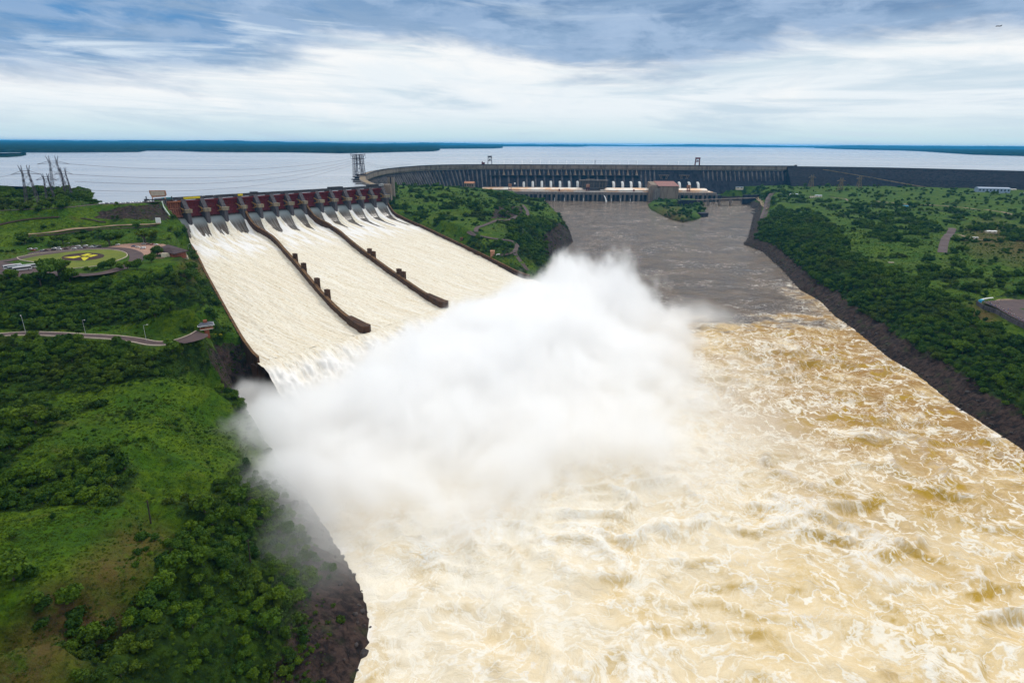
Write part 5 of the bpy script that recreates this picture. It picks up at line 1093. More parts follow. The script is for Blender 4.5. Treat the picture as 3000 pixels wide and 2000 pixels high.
# ---------------------------------------------------------------- lamps, poles
def lamp_post(p, h_, label, grp=None, arm=2.0):
    r_ = thing('street_lamp', label, 'street lamp', p, random.uniform(0, 6), grp); MB().bar((0, 0, -.5), (0, 0, h_), .14, 6, .09).bar((0, 0, h_), (arm, 0, h_ + .4), .08).build('post', M['lamp'], r_); MB().box(arm - .1, arm + .9, -.22, .22, h_ + .28, h_ + .5).build('lamp_head', M['white'], r_)
lamp_post(land(76, 976), 12, 'street lamp by the lane, farthest from the lookout kiosk', 'street lamps along the lane'); lamp_post(land(252, 982), 11, 'street lamp in the middle of the lane', 'street lamps along the lane'); lamp_post(land(429, 998), 11, 'street lamp by the lane, nearest the lookout kiosk', 'street lamps along the lane')
lamp_post(at(421, 712, FZ), 13, 'tall street lamp above the cars on the pink forecourt'); lamp_post(land(1532, 690), 10, 'lone street lamp on the wooded point'); lamp_post(land(553, 735), 8, 'short lamp behind the corner of the visitor building roof')
for px, py, lb in ((442, 1534, 'bare dark wooden pole standing in the open meadow'), (733, 1645, 'bare dark wooden pole among the bushes above the river')):
    p = land(px, py); r_ = thing('utility_pole', lb, 'pole', p, 0, 'bare wooden poles'); MB().bar((0, 0, -1), (.5, .2, 11), .34, 8, .2).build('shaft', M['pole'], r_); MB().bar((-.3, 0, 10.2), (1.1, .3, 10.3), .1).build('top_bracket', M['dark_steel'], r_)

# ---------------------------------------------------------------- lattice pylons and lines
def lattice(m, a, b, wa, wb, n, r_=.28):
    """square lattice mast from a (width wa) to b (width wb)"""
    a = Vector(a); b = Vector(b); C_ = [(-1, -1), (1, -1), (1, 1), (-1, 1)]
    pt_ = lambda t_, k: a.lerp(b, t_) + Vector((C_[k][0], C_[k][1], 0)) * (wa + (wb - wa) * t_) / 2
    for k in range(4):
        m.bar(pt_(0, k), pt_(1, k), r_)
        for j in range(n):
            t0, t1 = j / n, (j + 1) / n; m.bar(pt_(t0, k), pt_(t1, (k + 1) % 4), r_ * .55, 3); m.bar(pt_(t1, k), pt_(t1, (k + 1) % 4), r_ * .5, 3)
PMAT = ['pylon']
def pylon(label, loc, rz, h_, s=1.0, grp='lattice pylons on the headland', spread=1.0, rad=.34, heavy=False):
    r_ = thing('lattice_pylon', label, 'pylon', loc, rz, grp); zw_ = h_ * .79
    for sx in (-1, 1):
        for sy in (-1, 1):
            m = MB(); 
            lattice(m, (sx * 8 * s, sy * 8 * s, -6), (sx * 3.6 * s, sy * 2.0 * s, zw_), 1.3 * s, .9 * s, 7, rad * .42); m.build('leg', M[PMAT[0]], r_)
    m = MB()
    for j in range(5):
        t0, t1 = j / 5, (j + 1) / 5; f = lambda t_, sx, sy: Vector((sx * (8 - 4.4 * t_) * s, sy * (8 - 6 * t_) * s, -6 + (zw_ + 6) * t_))
        for sy in (-1, 1): m.bar(f(t0, -1, sy), f(t1, 1, sy), rad * .36, 3); m.bar(f(t0, 1, sy), f(t1, -1, sy), rad * .36, 3)
        for sx in (-1, 1): m.bar(f(t0, sx, -1), f(t1, sx, 1), rad * .36, 3)
    m.build('bracing', M[PMAT[0]], r_)
    m = MB(); lattice(m, (-5 * s, 0, zw_ + 1.2), (5 * s, 0, zw_ + 1.2), 0, 0, 1, .01); m = MB(); m.box(-5 * s, 5 * s, -2.4 * s, 2.4 * s, zw_, zw_ + .5)
    for sx in (-1, 1): m.bar((sx * 5 * s, -1, zw_ + .3), (sx * 17 * s * spread, 0, zw_ - 1.0), rad); m.bar((sx * 5 * s, 1, zw_ + 3), (sx * 17 * s * spread, 0, zw_ - 1.0), rad * .8)
    m.bar((-5 * s, 0, zw_ + 3), (5 * s, 0, zw_ + 3), rad); m.build('crossarm', M[PMAT[0]], r_)
    for sx, dx in ((-3.6, -7.5), (-3.6, 1.0), (3.6, -1.0), (3.6, 7.5)):
        m = MB(); lattice(m, (sx * s, 0, zw_), ((sx + dx * .42) * s * spread, 0, h_), 1.5 * s, .2, 5, rad * .38); m.build('horn', M[PMAT[0]], r_)
    return r_, [Vector(loc) + Matrix.Rotation(rz, 3, 'Z') @ Vector((sx * 17 * s * spread, 0, zw_ - 1)) for sx in (-1, 1)]
hp = [((90, 600), 128, 'broad lattice pylon standing in the open grass of the headland, farthest out'), ((140, 596), 118, 'low lattice pylon half hidden behind the headland trees'), ((176, 575), 120, 'tallest lattice pylon on the headland with dark red legs'), ((196, 588), 108, 'lattice pylon leaning against the skyline nearest the spillway side of the headland')]
def ptop(px, pyb, pyt, zb):   # height that reaches image row pyt above a base on row pyb
    P0 = at(px, pyb, zb); hh = 20
    for _ in range(60):
        yy = proj((P0.x, P0.y, zb + hh))[1]; hh += (yy - pyt) * .25
    return P0, hh
pts_ = []
for (px, pyb, pyt, s_, lb) in ((98, 600, 484, .8, hp[0][2]), (150, 588, 508, .6, hp[1][2]), (176, 562, 456, 1.15, hp[2][2]), (203, 580, 490, .6, hp[3][2])):
    P0, hh = ptop(px, pyb, pyt, 124 if px < 160 else 122); pts_.append(pylon(lb, P0, R(25), hh, s_)[1])
P0, hh = ptop(1053, 516, 451, 119); big_, bp_ = pylon('dense wide-headed lattice pylon on the intake slabs beside the dam bend', P0, R(20), hh, 1.15, None, .8, .5)
for dx, wd_ in ((-10, 3.5), (-3.5, 3), (3.5, 3), (10, 3.5)):
    m = MB(); lattice(m, (dx * 1.25, 2, -2), (dx, 0, hh * .97), wd_ * 1.3, wd_, 9, .5); m.build('mast', M['pylon'], big_)
m = MB()
for zz in (hh * .55, hh * .78, hh * .97): m.box(-12, 12, -1.2, 1.2, zz - .6, zz + .6)
for sx in (-1, 1): m.bar((sx * 10, 0, hh * .78), (sx * 17, 0, hh), .7); m.bar((sx * 10, 0, hh * .97), (sx * 17, 0, hh), .6); m.bar((sx * 17, 0, hh), (sx * 17.5, 0, hh * .8), .35)
for k in range(4): z0, z1 = hh * (.55 + .11 * k), hh * (.55 + .11 * (k + 1)); m.bar((-10, 0, z0), (10, 0, z1), .35); m.bar((10, 0, z0), (-10, 0, z1), .35)
m.build('truss', M['pylon'], big_)
for px, pyb, pyt, lb in ((2300, 531, 507, 'pale lattice pylon in front of the joint between concrete dam and rock-fill dam'), (2375, 548, 512, 'pale lattice pylon before the rock-fill dam, second from the concrete dam'), (2460, 560, 521, 'slim pale lattice pylon before the rock-fill dam, third from the concrete dam'), (2515, 552, 515, 'lattice pylon in front of the rock-fill dam ramp')):
    PMAT[0] = 'path'; P0, hh = ptop(px, pyb, pyt, 54); pylon(lb, P0, R(10), hh, .9, 'lattice pylons before the rock-fill dam', 1.0, .8)
def wire(a, b, sag, label, grp, r_=.24):
    cu = MB(); P_ = []; n = 26
    for k in range(n + 1): t_ = k / n; p = Vector(a).lerp(Vector(b), t_); p.z -= sag * 4 * t_ * (1 - t_); P_.append(p)
    for p, q in zip(P_[:-1], P_[1:]): cu.bar(p, q, r_, 3)
    tag(put(cu, 'power_line', M['pylon'], None), label, 'cable', grp)
H = Vector(big_.location) + Vector((0, 0, hh * 0 + 34))
tops = [Vector((H.x, H.y, H.z)) + Vector((-3, 0, dz)) for dz in (8, 4, 0, -4)]
for k, (a_, b_) in enumerate(zip([pts_[2][1], pts_[3][1], pts_[3][1] + Vector((0, 0, -9)), pts_[3][1] + Vector((0, 0, -20))], tops)):
    wire(a_, b_, 17 + 2 * k, 'power line sagging across the lake, ' + ['highest of four', 'second highest of four', 'third highest of four', 'lowest of four'][k], 'power lines crossing the lake')
for k in range(4):
    wire(H + Vector((3, 0, 8 - 4 * k)), Vector(at(1180 + 10 * k, 478, 150)), 12, 'power line running from the wide-headed pylon towards the dam, ' + ['highest of four', 'second highest of four', 'third highest of four', 'lowest of four'][k], 'power lines over the dam bend', .12)
for k, (a_, b_) in enumerate(((pts_[0][1], pts_[2][0]), (pts_[0][0], at(-200, 520, 155)), (pts_[1][1], pts_[3][0]))):
    wire(a_, b_, 5, ['short power line between the outermost and the tallest headland pylons', 'power line leaving the outermost headland pylon away from the dam', 'short power line between the low pylon and the pylon nearest the spillway'][k], 'power lines on the headland', .12)

# ---------------------------------------------------------------- island, bridge, far bank buildings
c = at(2015, 600, 10); r_ = thing('island_block', 'mossy concrete block with grass on top standing on the small river island', 'concrete block', c)
MB().prism([(-26, -20), (20, -26), (26, 8), (-22, 14)], -8, 17).build('block', M['concrete_dark'], r_)
gm = simple('moss_grass', (0.07, 0.10, 0.02), .95, .2, .1); MB().prism([(-25.5, -19.5), (19.5, -25.5), (25.5, 7.6), (-21.6, 13.6)], 17.003, 18.6, top=[(-23, -16), (17, -22), (22, 5), (-19, 10)]).build('grass_top', gm, r_)
MB().box(-32, -26.01, -14, 10, -8, 14).build('buttress', M['concrete_dark'], r_)
c = at(2052, 628, 6); tag(put(MB().prism([(c.x - 34, c.y + 4), (c.x + 4, c.y - 16), (c.x + 22, c.y - 2), (c.x + 20, c.y + 14), (c.x - 20, c.y + 26)], -3, 10.5), 'rock_wall', M['concrete_dark'], None), 'dark low walled outcrop at the downstream tip of the river island', 'wall')
br = thing('bridge', 'low bridge on slender concrete piers linking the river island to the far bank', 'bridge', at(2110, 590, 20))
A_ = at(2036, 585, 20.5) - Vector(br.location); B_ = at(2232, 578, 25) - Vector(br.location); 
m = MB(); L = [A_.lerp(B_, k / 6) for k in range(7)]; m.wall([(p.x, p.y) for p in L], 8, [p.z for p in L], [p.z - 2.6 for p in L]); m.build('deck', M['concrete_band'], br)
for px in (2047, 2084, 2120, 2155): c = at(px, 606, 0) - Vector(br.location); t_ = (c.x - A_.x) / (B_.x - A_.x); q = A_.lerp(B_, t_); MB().box(q.x - 2.6, q.x + 2.6, q.y - 3.4, q.y + 3.4, -26, q.z - 2.603).build('pier', M['concrete_band'], br)
MB().box(B_.x - 62, B_.x - 4, B_.y + 8, B_.y + 15, -28, 12).build('abutment', M['concrete_dark'], br)
def shed(px, py, L_, W_, H_, rise, rz, wallm, roofm, label, cat='building', z=None, name='shed'):
    c = land(px, py); r_ = thing(name, label, cat, c, rz); MB().box(-L_ / 2, L_ / 2, -W_ / 2, W_ / 2, -4, H_).build('wall', M[wallm], r_)
    MB().profile([(-W_ / 2 - .6, H_ + .01), (0, H_ + rise), (W_ / 2 + .6, H_ + .01)], -L_ / 2 - .6, L_ / 2 + .6).build('roof', M[roofm], r_)
    nd_ = max(2, int(L_ / 9)); 
    for k in range(nd_): xx = -L_ / 2 + L_ * (k + .5) / nd_; MB().box(xx - L_ / nd_ * .22, xx + L_ / nd_ * .22, -W_ / 2 - .06, -W_ / 2 + .2, H_ * .35, H_ * .75).build('window', M['glass'], r_)
    return r_
shed(2905, 563, 85, 26, 12, 3, R(-14), 'bluewhite', 'bluewhite', 'long pale blue warehouse among trees below the rock-fill dam', name='warehouse'); shed(2880, 560, 36, 14, 7, 2, R(-14), 'bluewhite', 'bluewhite', 'lower pale blue lean-to in front of the long warehouse', name='warehouse')
shed(2962, 557, 26, 8, 3, 1, R(-5), 'cream', 'white', 'low cream shed just beyond the long warehouse'); shed(2996, 571, 12, 8, 5, 1, R(-5), 'bluewhite', 'bluewhite', 'small pale blue shed at the far edge past the warehouse')
shed(2166, 553, 26, 12, 6, 1.5, R(-5), 'cream', 'bluewhite', 'white roofed building just past the end of the powerhouse'); shed(2284, 535, 10, 6, 4, 1, 0, 'cream', 'white', 'tiny white hut at the foot of the dam near the first pale pylon')
shed(2325, 573, 22, 11, 4.5, 1.4, R(-8), 'cream', 'bluewhite', 'pale roofed house standing among trees above the straight road'); shed(2397, 577, 18, 11, 4.5, 1.4, R(-12), 'cream', 'bluewhite', 'pale roofed house beside the sandy lane on the far bank'); shed(2378, 580, 14, 8, 4, 1.2, R(10), 'cream', 'kerb', 'small grey roofed house next to the sandy lane house')
shed(2618, 543, 14, 7, 3.5, 1, 0, 'cream', 'white', 'tiny white house under the dark trees below the rock-fill ramp'); shed(2902, 682, 16, 8, 3.2, 1, R(-6), 'cream', 'white', 'white roofed house in the grass near the brown earth patch'); shed(2652, 606, 11, 6, 3, .8, R(-10), 'blue', 'blue', 'bright blue covered shed among the dark trees of the far bank'); shed(2856, 699, 8, 3.2, 2.4, .4, R(-10), 'white', 'white', 'white trailer at the end of the short earth track')
shed(2555, 598, 7, 3, 2.4, .5, 0, 'white', 'white', 'tiny white cabin alone in the grass left of the blue shed'); shed(2610, 770, 6, 3, .8, .3, R(-8), 'kerb', 'kerb', 'pale flat slab lying in the bright meadow', 'slab')
shed(1376, 549, 36, 20, 15, 6, R(-12), 'concrete_tan', 'orange_roof', 'red roofed shed at the foot of the dam behind the meadow')
# viewpoint on the far bank
vz = float(land(2950, 900).z) + 1.0
pv = [(2880, 884), (2915, 880), (2960, 878), (3050, 874), (3080, 980), (3050, 958), (3000, 945), (2960, 925), (2920, 902)]
patch('viewpoint_floor', pv, M['asphalt'], z=vz, lift=.02); patch('viewpoint_path', [(2915, 880), (2925, 876), (3050, 871), (3050, 874), (2960, 878)], M['path'], z=vz + .02, lift=.02)
P_ = [at(*p, vz) for p in [(2862, 884), (2880, 896), (2920, 910), (2960, 933), (3000, 952), (3050, 973)]]; m = MB(); m.wall([(p.x, p.y) for p in P_], .5, [vz + 1.1] * 6, [vz - 3] * 6); tag(put(m, 'viewpoint_wall', M['pier'], None), 'dark low retaining wall along the river edge of the crowded viewpoint', 'wall')
c = at(2890, 881, vz); r_ = thing('canopy', 'long curved white canopy at the end of the viewpoint', 'canopy', c, R(12)); m = MB(); V = []; n = 12
for k in range(n + 1):
    t_ = k / n; xx = -9 + 18 * t_; yy = 3.2 * math.sin(t_ * 1.5) - 1.5
    V += [(xx, yy - 1.1, 2.5), (xx, yy, 3.0), (xx, yy + 1.1, 2.5), (xx, yy + 1.1, 2.4), (xx, yy - 1.1, 2.4)]
m.add(V, [(5 * i + k, 5 * i + (k + 1) % 5, 5 * i + 5 + (k + 1) % 5, 5 * i + 5 + k) for i in range(n) for k in range(5)] + [(0, 1, 2, 3, 4), tuple(5 * n + k for k in range(4, -1, -1))]); m.build('roof', M['white'], r_)
for k in (1, 6, 11): v = V[5 * k + 1]; MB().bar((v[0], v[1], -.5), (v[0], v[1], 2.6), .07, 5).build('post', M['lamp'], r_)
c = at(2874, 885, vz); r_ = thing('tent', 'small bright blue tent beside the curved white canopy', 'tent', c, R(20)); hip(MB(), -1.9, 1.9, -1.9, 1.9, 2.3, 3.4, 1.7).build('roof', M['blue'], r_); MB().box(-1.8, 1.8, 1.7, 1.8, 0, 2.29).box(-1.8, -1.7, -1.8, 1.69, 0, 2.29).build('side_cloth', M['blue'], r_)
for sx in (-1.8, 1.8):
    for sy in (-1.8, 1.8): MB().bar((sx, sy, 0), (sx, sy, 2.3), .05, 4).build('pole', M['lamp'], r_)

# people at the rail: one continuous body grown along a skeleton, with hair and clothes
def person(shirt, trousers, label, pose):
    J = {'hip': (0, 0, .93), 'chest': (0, 0.02, 1.28), 'neck': (0, 0.03, 1.48), 'head': (0, .02, 1.63), 'top': (0, .02, 1.72)}
    e = [('hip', 'chest'), ('chest', 'neck'), ('neck', 'head'), ('head', 'top')]; rad = {'hip': .15, 'chest': .17, 'neck': .06, 'head': .10, 'top': .07}
    for s_, sg in (('l', -1), ('r', 1)):
        J[s_ + 'sh'] = (sg * .19, .02, 1.42); J[s_ + 'el'] = (sg * (.25 if pose == 0 else .24), -.02 if pose == 0 else -.16, 1.14 if pose == 0 else 1.2); J[s_ + 'wr'] = (sg * (.24 if pose == 0 else .14), -.1 if pose == 0 else -.36, .9 if pose == 0 else 1.18 if pose == 1 else 1.5)
        J[s_ + 'th'] = (sg * .10, 0, .86); J[s_ + 'kn'] = (sg * .11, -.03 * sg, .48); J[s_ + 'an'] = (sg * .12, .03 * sg, .09); J[s_ + 'ft'] = (sg * .13, -.14 + .03 * sg, .04)
        for a_, b_ in (('chest', 'sh'), ('sh', 'el'), ('el', 'wr'), ('hip', 'th'), ('th', 'kn'), ('kn', 'an'), ('an', 'ft')): e.append((a_ if a_ in ('chest', 'hip') else s_ + a_, s_ + b_))
        for k_, r_ in (('sh', .065), ('el', .045), ('wr', .035), ('th', .10), ('kn', .065), ('an', .045), ('ft', .04)): rad[s_ + k_] = r_
    ks = list(J); me = bpy.data.meshes.new('body'); me.from_pydata([J[k] for k in ks], [(ks.index(a_), ks.index(b_)) for a_, b_ in e], []); r_ = thing('person', label, 'person', (0, 0, 0), 0, 'people on the far bank viewpoint')
    o = bpy.data.objects.new('body', me); col.objects.link(o); o.modifiers.new('skin', 'SKIN'); me_s = me
    bm = bmesh.new(); bm.from_mesh(me); lay = bm.verts.layers.skin.verify(); bm.verts.ensure_lookup_table()
    for i, k in enumerate(ks): v = bm.verts[i][lay]; v.radius = (rad[k], rad[k] * (.75 if k in ('hip', 'chest') else 1)); v.use_root = (k == 'hip')
    bm.to_mesh(me); bm.free(); ss = o.modifiers.new('sub', 'SUBSURF'); ss.levels = 1; ss.render_levels = 1
    bpy.context.view_layer.update(); ev = bpy.data.meshes.new_from_object(o.evaluated_get(bpy.context.evaluated_depsgraph_get())); o.modifiers.clear(); o.data = ev; ev.materials.clear(); ev.materials.append(M['skin']); ev.materials.append(trousers); ev.materials.append(shirt); o.parent = r_
    idx = [1 if p.center.z < .93 and p.center.z > .07 and abs(p.center.x) < .2 else (2 if .93 <= p.center.z < 1.46 and abs(p.center.x) < .27 and p.center.y > -.14 else 0) for p in ev.polygons]; ev.polygons.foreach_set('material_index', idx)
    MB().lathe([(.02, 1.60), (.115, 1.62), (.12, 1.69), (.09, 1.76), (.02, 1.79)], 10, (0, .035, 0)).build('hair', M['tyre'], r_, smooth=True)
    return r_
M['skin'] = simple('skin', (0.40, 0.22, 0.14), .6, .05, 3)
sh = {k: simple(k + '_shirt', c, .8, .08, 4) for k, c in (('white', (.75, .75, .75)), ('red', (.5, .05, .06)), ('blue', (.12, .2, .55)), ('pink', (.65, .3, .35)), ('grey', (.3, .3, .32)))}; tr = simple('dark_trousers', (.03, .035, .06), .8, .1, 4)
line = [((2893, 888), (2905, 897)), ((2905, 897), (2925, 907)), ((2925, 907), (2962, 926)), ((2962, 926), (3000, 948))]
Pp = []; cols = list(sh); PC = {}
protos = {}
k = 0
for i in range(92):
    cn = cols[[0, 0, 1, 2, 3, 0, 4, 2][i % 8]]; pose = i % 3
    if i < 9: px, py = [(2915, 886), (2926, 887), (2923, 890), (2953, 908), (2958, 909), (2963, 912), (2931, 881), (2985, 940), (2990, 936)][i]; where = 'on the open viewpoint paving'
    else:
        t_ = (i - 9) / 83; a_, b_ = line[min(3, int(t_ * 4))]; f = t_ * 4 - int(t_ * 4); px = a_[0] + (b_[0] - a_[0]) * f + random.uniform(-2, 5); py = a_[1] + (b_[1] - a_[1]) * f + random.uniform(-4, .5) - 1; where = ['near the blue tent', 'mid crowd at the rail', 'further along the rail', 'at the far crowd end'][min(3, int(t_ * 4))]
    PC[(cn, where)] = PC.get((cn, where), 0) + 1; lb = f'{ORD[PC[(cn, where)] - 1]} person in a {cn} shirt {where}, counted from the tent'
    if (cn, pose) not in protos: o = protos[(cn, pose)] = person(sh[cn], tr, lb, pose)
    else: o = copy_tree(protos[(cn, pose)]); o['label'] = lb
    o.location = at(px, py, vz + .04); o.rotation_euler = (0, 0, R(random.uniform(-70, 10))); s_ = random.uniform(.92, 1.05); o.scale = (s_, s_, s_)

# small aircraft high over the far side of the lake
d = ray(2925, 77); p = Vector(d) * 2600 / Vector(d).length + Vector((0, 0, CAMH)); r_ = thing('aeroplane', 'tiny dark aeroplane high in the cloudy sky over the lake', 'aeroplane', p, R(8))
MB().lathe([(.1, -9), (1.0, -7), (1.3, -2), (1.3, 5), (.6, 9.5), (.1, 11)], 10).build('fuselage', M['dark_steel'], r_, smooth=True).rotation_euler = (0, R(90), 0)
MB().box(-1.5, 1.8, -10, 10, -.3, .1).build('wing', M['dark_steel'], r_); MB().profile([(8, 0), (11.5, 0), (12.5, 4.2), (11, 4.2)], -.15, .15, Matrix.Rotation(-math.pi / 2, 4, 'Z')).build('tail_fin', M['dark_steel'], r_)
p = at(1843, 441, RES_Z); r_ = thing('buoy', 'tiny dark marker buoy far out on the lake above the dam', 'buoy', p); MB().lathe([(3, -.5), (3.2, 1), (1, 2), (.5, 9), (1.2, 10), (.2, 12)], 8).build('float', M['dark_steel'], r_)
# ---------------------------------------------------------------- vegetation
def leaf_mat(name, ca, cb, cc_):
    m, t, b, o_ = mat_new(name); oi = t.new('ShaderNodeObjectInfo'); pos = t.new('ShaderNodeNewGeometry').outputs['Position']
    n = t.noise(pos, 0.9, 3, .6); n2 = t.noise(pos, .02, 3, .5)
    c = t.mix(oi.outputs['Random'], ca, cb); c = t.mix(t.map(n, .35, .7), c, cc_); c = t.mix(t.map(n2, .5, .68, 0, .5), c, (0.075, 0.085, 0.012))
    t.put(b.inputs['Base Color'], c); b.inputs['Roughness'].default_value = .75; b.inputs['Specular IOR Level'].default_value = .18
    tr_ = t.new('ShaderNodeBsdfTranslucent'); t.put(tr_.inputs[0], c); mx = t.new('ShaderNodeMixShader'); mx.inputs[0].default_value = .22
    t.l.new(b.outputs[0], mx.inputs[1]); t.l.new(tr_.outputs[0], mx.inputs[2]); t.l.new(mx.outputs[0], o_.inputs[0]); return m
M['leaf'] = leaf_mat('leaf_green', (0.026, 0.078, 0.005), (0.120, 0.200, 0.007), (0.045, 0.100, 0.006))
M['leaf2'] = leaf_mat('leaf_dark_green', (0.013, 0.052, 0.006), (0.055, 0.125, 0.007), (0.020, 0.058, 0.007))
M['bark'] = simple('bark', (0.11, 0.09, 0.07), .9, .2, 2)
def crown_mesh(seed, kind):
    """leaf clumps spread through a cluster of lobes; unit crown radius about 1"""
    r = np.random.default_rng(seed); lobes = []
    if kind == 'round':
        for k in range(9): a_ = r.uniform(0, 6.28); q = r.uniform(0, .62); lobes.append((q * math.cos(a_), q * math.sin(a_), r.uniform(.5, 1.15), r.uniform(.36, .55)))
    elif kind == 'flat':
        for k in range(12): a_ = r.uniform(0, 6.28); q = r.uniform(.1, .85); lobes.append((q * math.cos(a_), q * math.sin(a_), r.uniform(.72, .98) - q * .12, r.uniform(.26, .40)))
    elif kind == 'low':
        for k in range(9): a_ = r.uniform(0, 6.28); q = r.uniform(0, .75); lobes.append((q * math.cos(a_), q * math.sin(a_), r.uniform(.15, .5), r.uniform(.3, .48)))
    else:
        for k in range(8): a_ = r.uniform(0, 6.28); q = r.uniform(0, .4); lobes.append((q * math.cos(a_), q * math.sin(a_), r.uniform(.45, 1.7), r.uniform(.3, .45)))
    V = []; F = []
    for (lx, ly, lz, lr) in lobes:
        nn_ = int(60 * lr / .4) + 8
        for k in range(nn_):
            v = r.normal(size=3); v /= np.linalg.norm(v); v[2] = abs(v[2]) * (1 if r.random() < .75 else -1); fz = .8 if kind != 'flat' else .5
            rr = lr * r.uniform(.72, 1.08); c = np.array([lx, ly, lz]) + v * rr * np.array([1, 1, fz]); nrm_ = v + r.normal(size=3) * .55; nrm_ /= np.linalg.norm(nrm_)
            a_ = np.cross(nrm_, r.normal(size=3)); a_ /= np.linalg.norm(a_); b_ = np.cross(nrm_, a_); s_ = r.uniform(.055, .12); i = len(V)
            V += [c - a_ * s_ - b_ * s_ * .6, c + a_ * s_ * .9 - b_ * s_ * .8, c + a_ * s_ * 1.1 + b_ * s_ * .5, c + b_ * s_ * 1.1 + nrm_ * s_ * .3, c - a_ * s_ + b_ * s_ * .5]; F.append((i, i + 1, i + 2, i + 3, i + 4))
    # leafy core so that the crown is not see-through
    for (lx, ly, lz, lr) in lobes:
        i = len(V); q = lr * .74; fz = .8 if kind != 'flat' else .5
        ring = [(0, 0, -1), (.85, 0, -.5), (0, .85, -.5), (-.85, 0, -.5), (0, -.85, -.5), (.7, .7, .15), (-.7, .7, .15), (-.7, -.7, .15), (.7, -.7, .15), (0, 0, 1)]
        V += [np.array([lx + p[0] * q, ly + p[1] * q, lz + p[2] * q * fz]) for p in ring]
        F += [tuple(i + k for k in f) for f in ((0, 2, 1), (0, 3, 2), (0, 4, 3), (0, 1, 4), (1, 2, 5), (2, 3, 6), (3, 4, 7), (4, 1, 8), (1, 5, 8), (2, 6, 5), (3, 7, 6), (4, 8, 7), (5, 6, 9), (6, 7, 9), (7, 8, 9), (8, 5, 9))]
    me = bpy.data.meshes.new('crown_' + kind); me.from_pydata([tuple(p) for p in V], [], F); return me
def trunk_mb(kind, seed):
    r = random.Random(seed); m = MB()
    if kind == 'low':
        for k in range(4): a_ = r.uniform(0, 6.28); m.bar((0, 0, -.15), (math.cos(a_) * .35, math.sin(a_) * .35, .3), .04, 5, .015)
        return m
    h_ = .55 if kind != 'tall' else .8; m.bar((0, 0, -.25), (.02, .01, h_), .07, 7, .05)
    for k in range(5): a_ = 1.257 * k + r.uniform(-.4, .4); q = r.uniform(.3, .6) if kind != 'flat' else r.uniform(.5, .75); m.bar((.02, .01, h_ * r.uniform(.6, 1)), (math.cos(a_) * q, math.sin(a_) * q, h_ + r.uniform(.15, .35)), .04, 5, .015)
    return m
VAR = []   # crown mesh, trunk mesh, combined mesh
kinds = ['round', 'round', 'low', 'low', 'tall', 'flat', 'round']
for i, k in enumerate(kinds):
    cm = crown_mesh(200 + i, k); lm = M['leaf'] if i in (0, 2, 5) else M['leaf2'] if i in (3, 4) else M['leaf']; cm.materials.append(lm); cm.materials.append(M['bark'])
    tb = trunk_mb(k, 50 + i); tm = bpy.data.meshes.new('trunk_' + k); tm.from_pydata(tb.v, [], tb.f); tm.materials.append(M['bark'])
    bm = bmesh.new(); bm.from_mesh(cm); n0 = len(bm.faces); bm.from_mesh(tm); bm.faces.ensure_lookup_table()
    for f in bm.faces[n0:]: f.material_index = 1
    co = bpy.data.meshes.new('tree_' + k); bm.to_mesh(co); bm.free(); co.materials.append(lm); co.materials.append(M['bark']); VAR.append((cm, tm, co, k))

rs = np.random.default_rng(31)
def scatter(x0, x1, y0, y1, sp_, thr=.0):
    xs = np.arange(x0, x1, sp_); ys = np.arange(y0, y1, sp_); X, Y = np.meshgrid(xs, ys); X = (X + rs.uniform(-.48, .48, X.shape) * sp_).ravel(); Y = (Y + rs.uniform(-.48, .48, Y.shape) * sp_).ravel()
    Z = hz(X, Y); ok = Z > 1.5; X, Y, Z = X[ok], Y[ok], Z[ok]; px, py = proj(np.stack([X, Y, Z], -1)); vis = (px > -260) & (px < 3260) & (py > 380) & (py < 2350) & (Y > 20)
    X, Y, Z = X[vis], Y[vis], Z[vis]; c = cover(X, Y, Z); keep = rs.random(len(X)) < c; return X[keep], Y[keep], Z[keep], c[keep]
parts_ = []
for (x0, x1, y0, y1, sp_, s0, s1) in ((-700, 0, 30, 460, 3.6, 1.6, 3.6), (-1000, 0, 460, 800, 4.6, 2.2, 4.4), (-1400, 60, 800, 1500, 7.5, 3, 5.5), (-400, 330, 700, 2150, 6.5, 2.2, 4.8), (330, 1100, 250, 1200, 5.0, 2.4, 4.8), (430, 1800, 1200, 2250, 9, 3, 6.0), (1100, 2000, 500, 1200, 8, 3, 6)):
    X, Y, Z, c = scatter(x0, x1, y0, y1, sp_); S = rs.uniform(s0, s1, len(X)) * np.where(c < .5, rs.uniform(.5, .9, len(X)), 1); S *= np.exp(rs.normal(0, .22, len(X))) * (1 + .55 * np.clip(fbm(X / 40, Y / 40, 3, 61), -.6, .9))
    parts_.append(np.stack([X, Y, Z, S], 1))
PT = np.concatenate(parts_)
# keep clear of roads, buildings, rock and structures
X, Y, Z = PT[:, 0], PT[:, 1], PT[:, 2]; px, py = proj(PT[:, :3]); dr = seg_dist(X, Y, RIVER); ok = np.ones(len(PT), bool)
ok &= ~(pip(X, Y, CHUTE) | (seg_dist(X, Y, CHUTE) < 5)); ok &= ~(pip(X, Y, RIVER) & ~pip(X, Y, ISLAND)); ok &= ~pip(X, Y, RESV)
ok &= ~((X > 300) & (dr < 17)); ok &= ~((X < 0) & (Y < 460) & (Z < 11) & (rs.random(len(PT)) > .12)); ok &= seg_dist(X, Y, DAM, False) > 62; ok &= ~((Y > 2100) & (X > -120) & (X < 800)); ok &= ~((X < 340) & (X > -260) & (dr < 7))
ok &= ~pip(px, py, [(600, 1040), (660, 1000), (700, 1010), (750, 1090), (745, 1140), (690, 1150), (650, 1120)]) | (rs.random(len(PT)) < .1)
ok &= ~pip(px, py, [(1600, 690), (1640, 655), (1690, 690), (1680, 740), (1610, 750)])
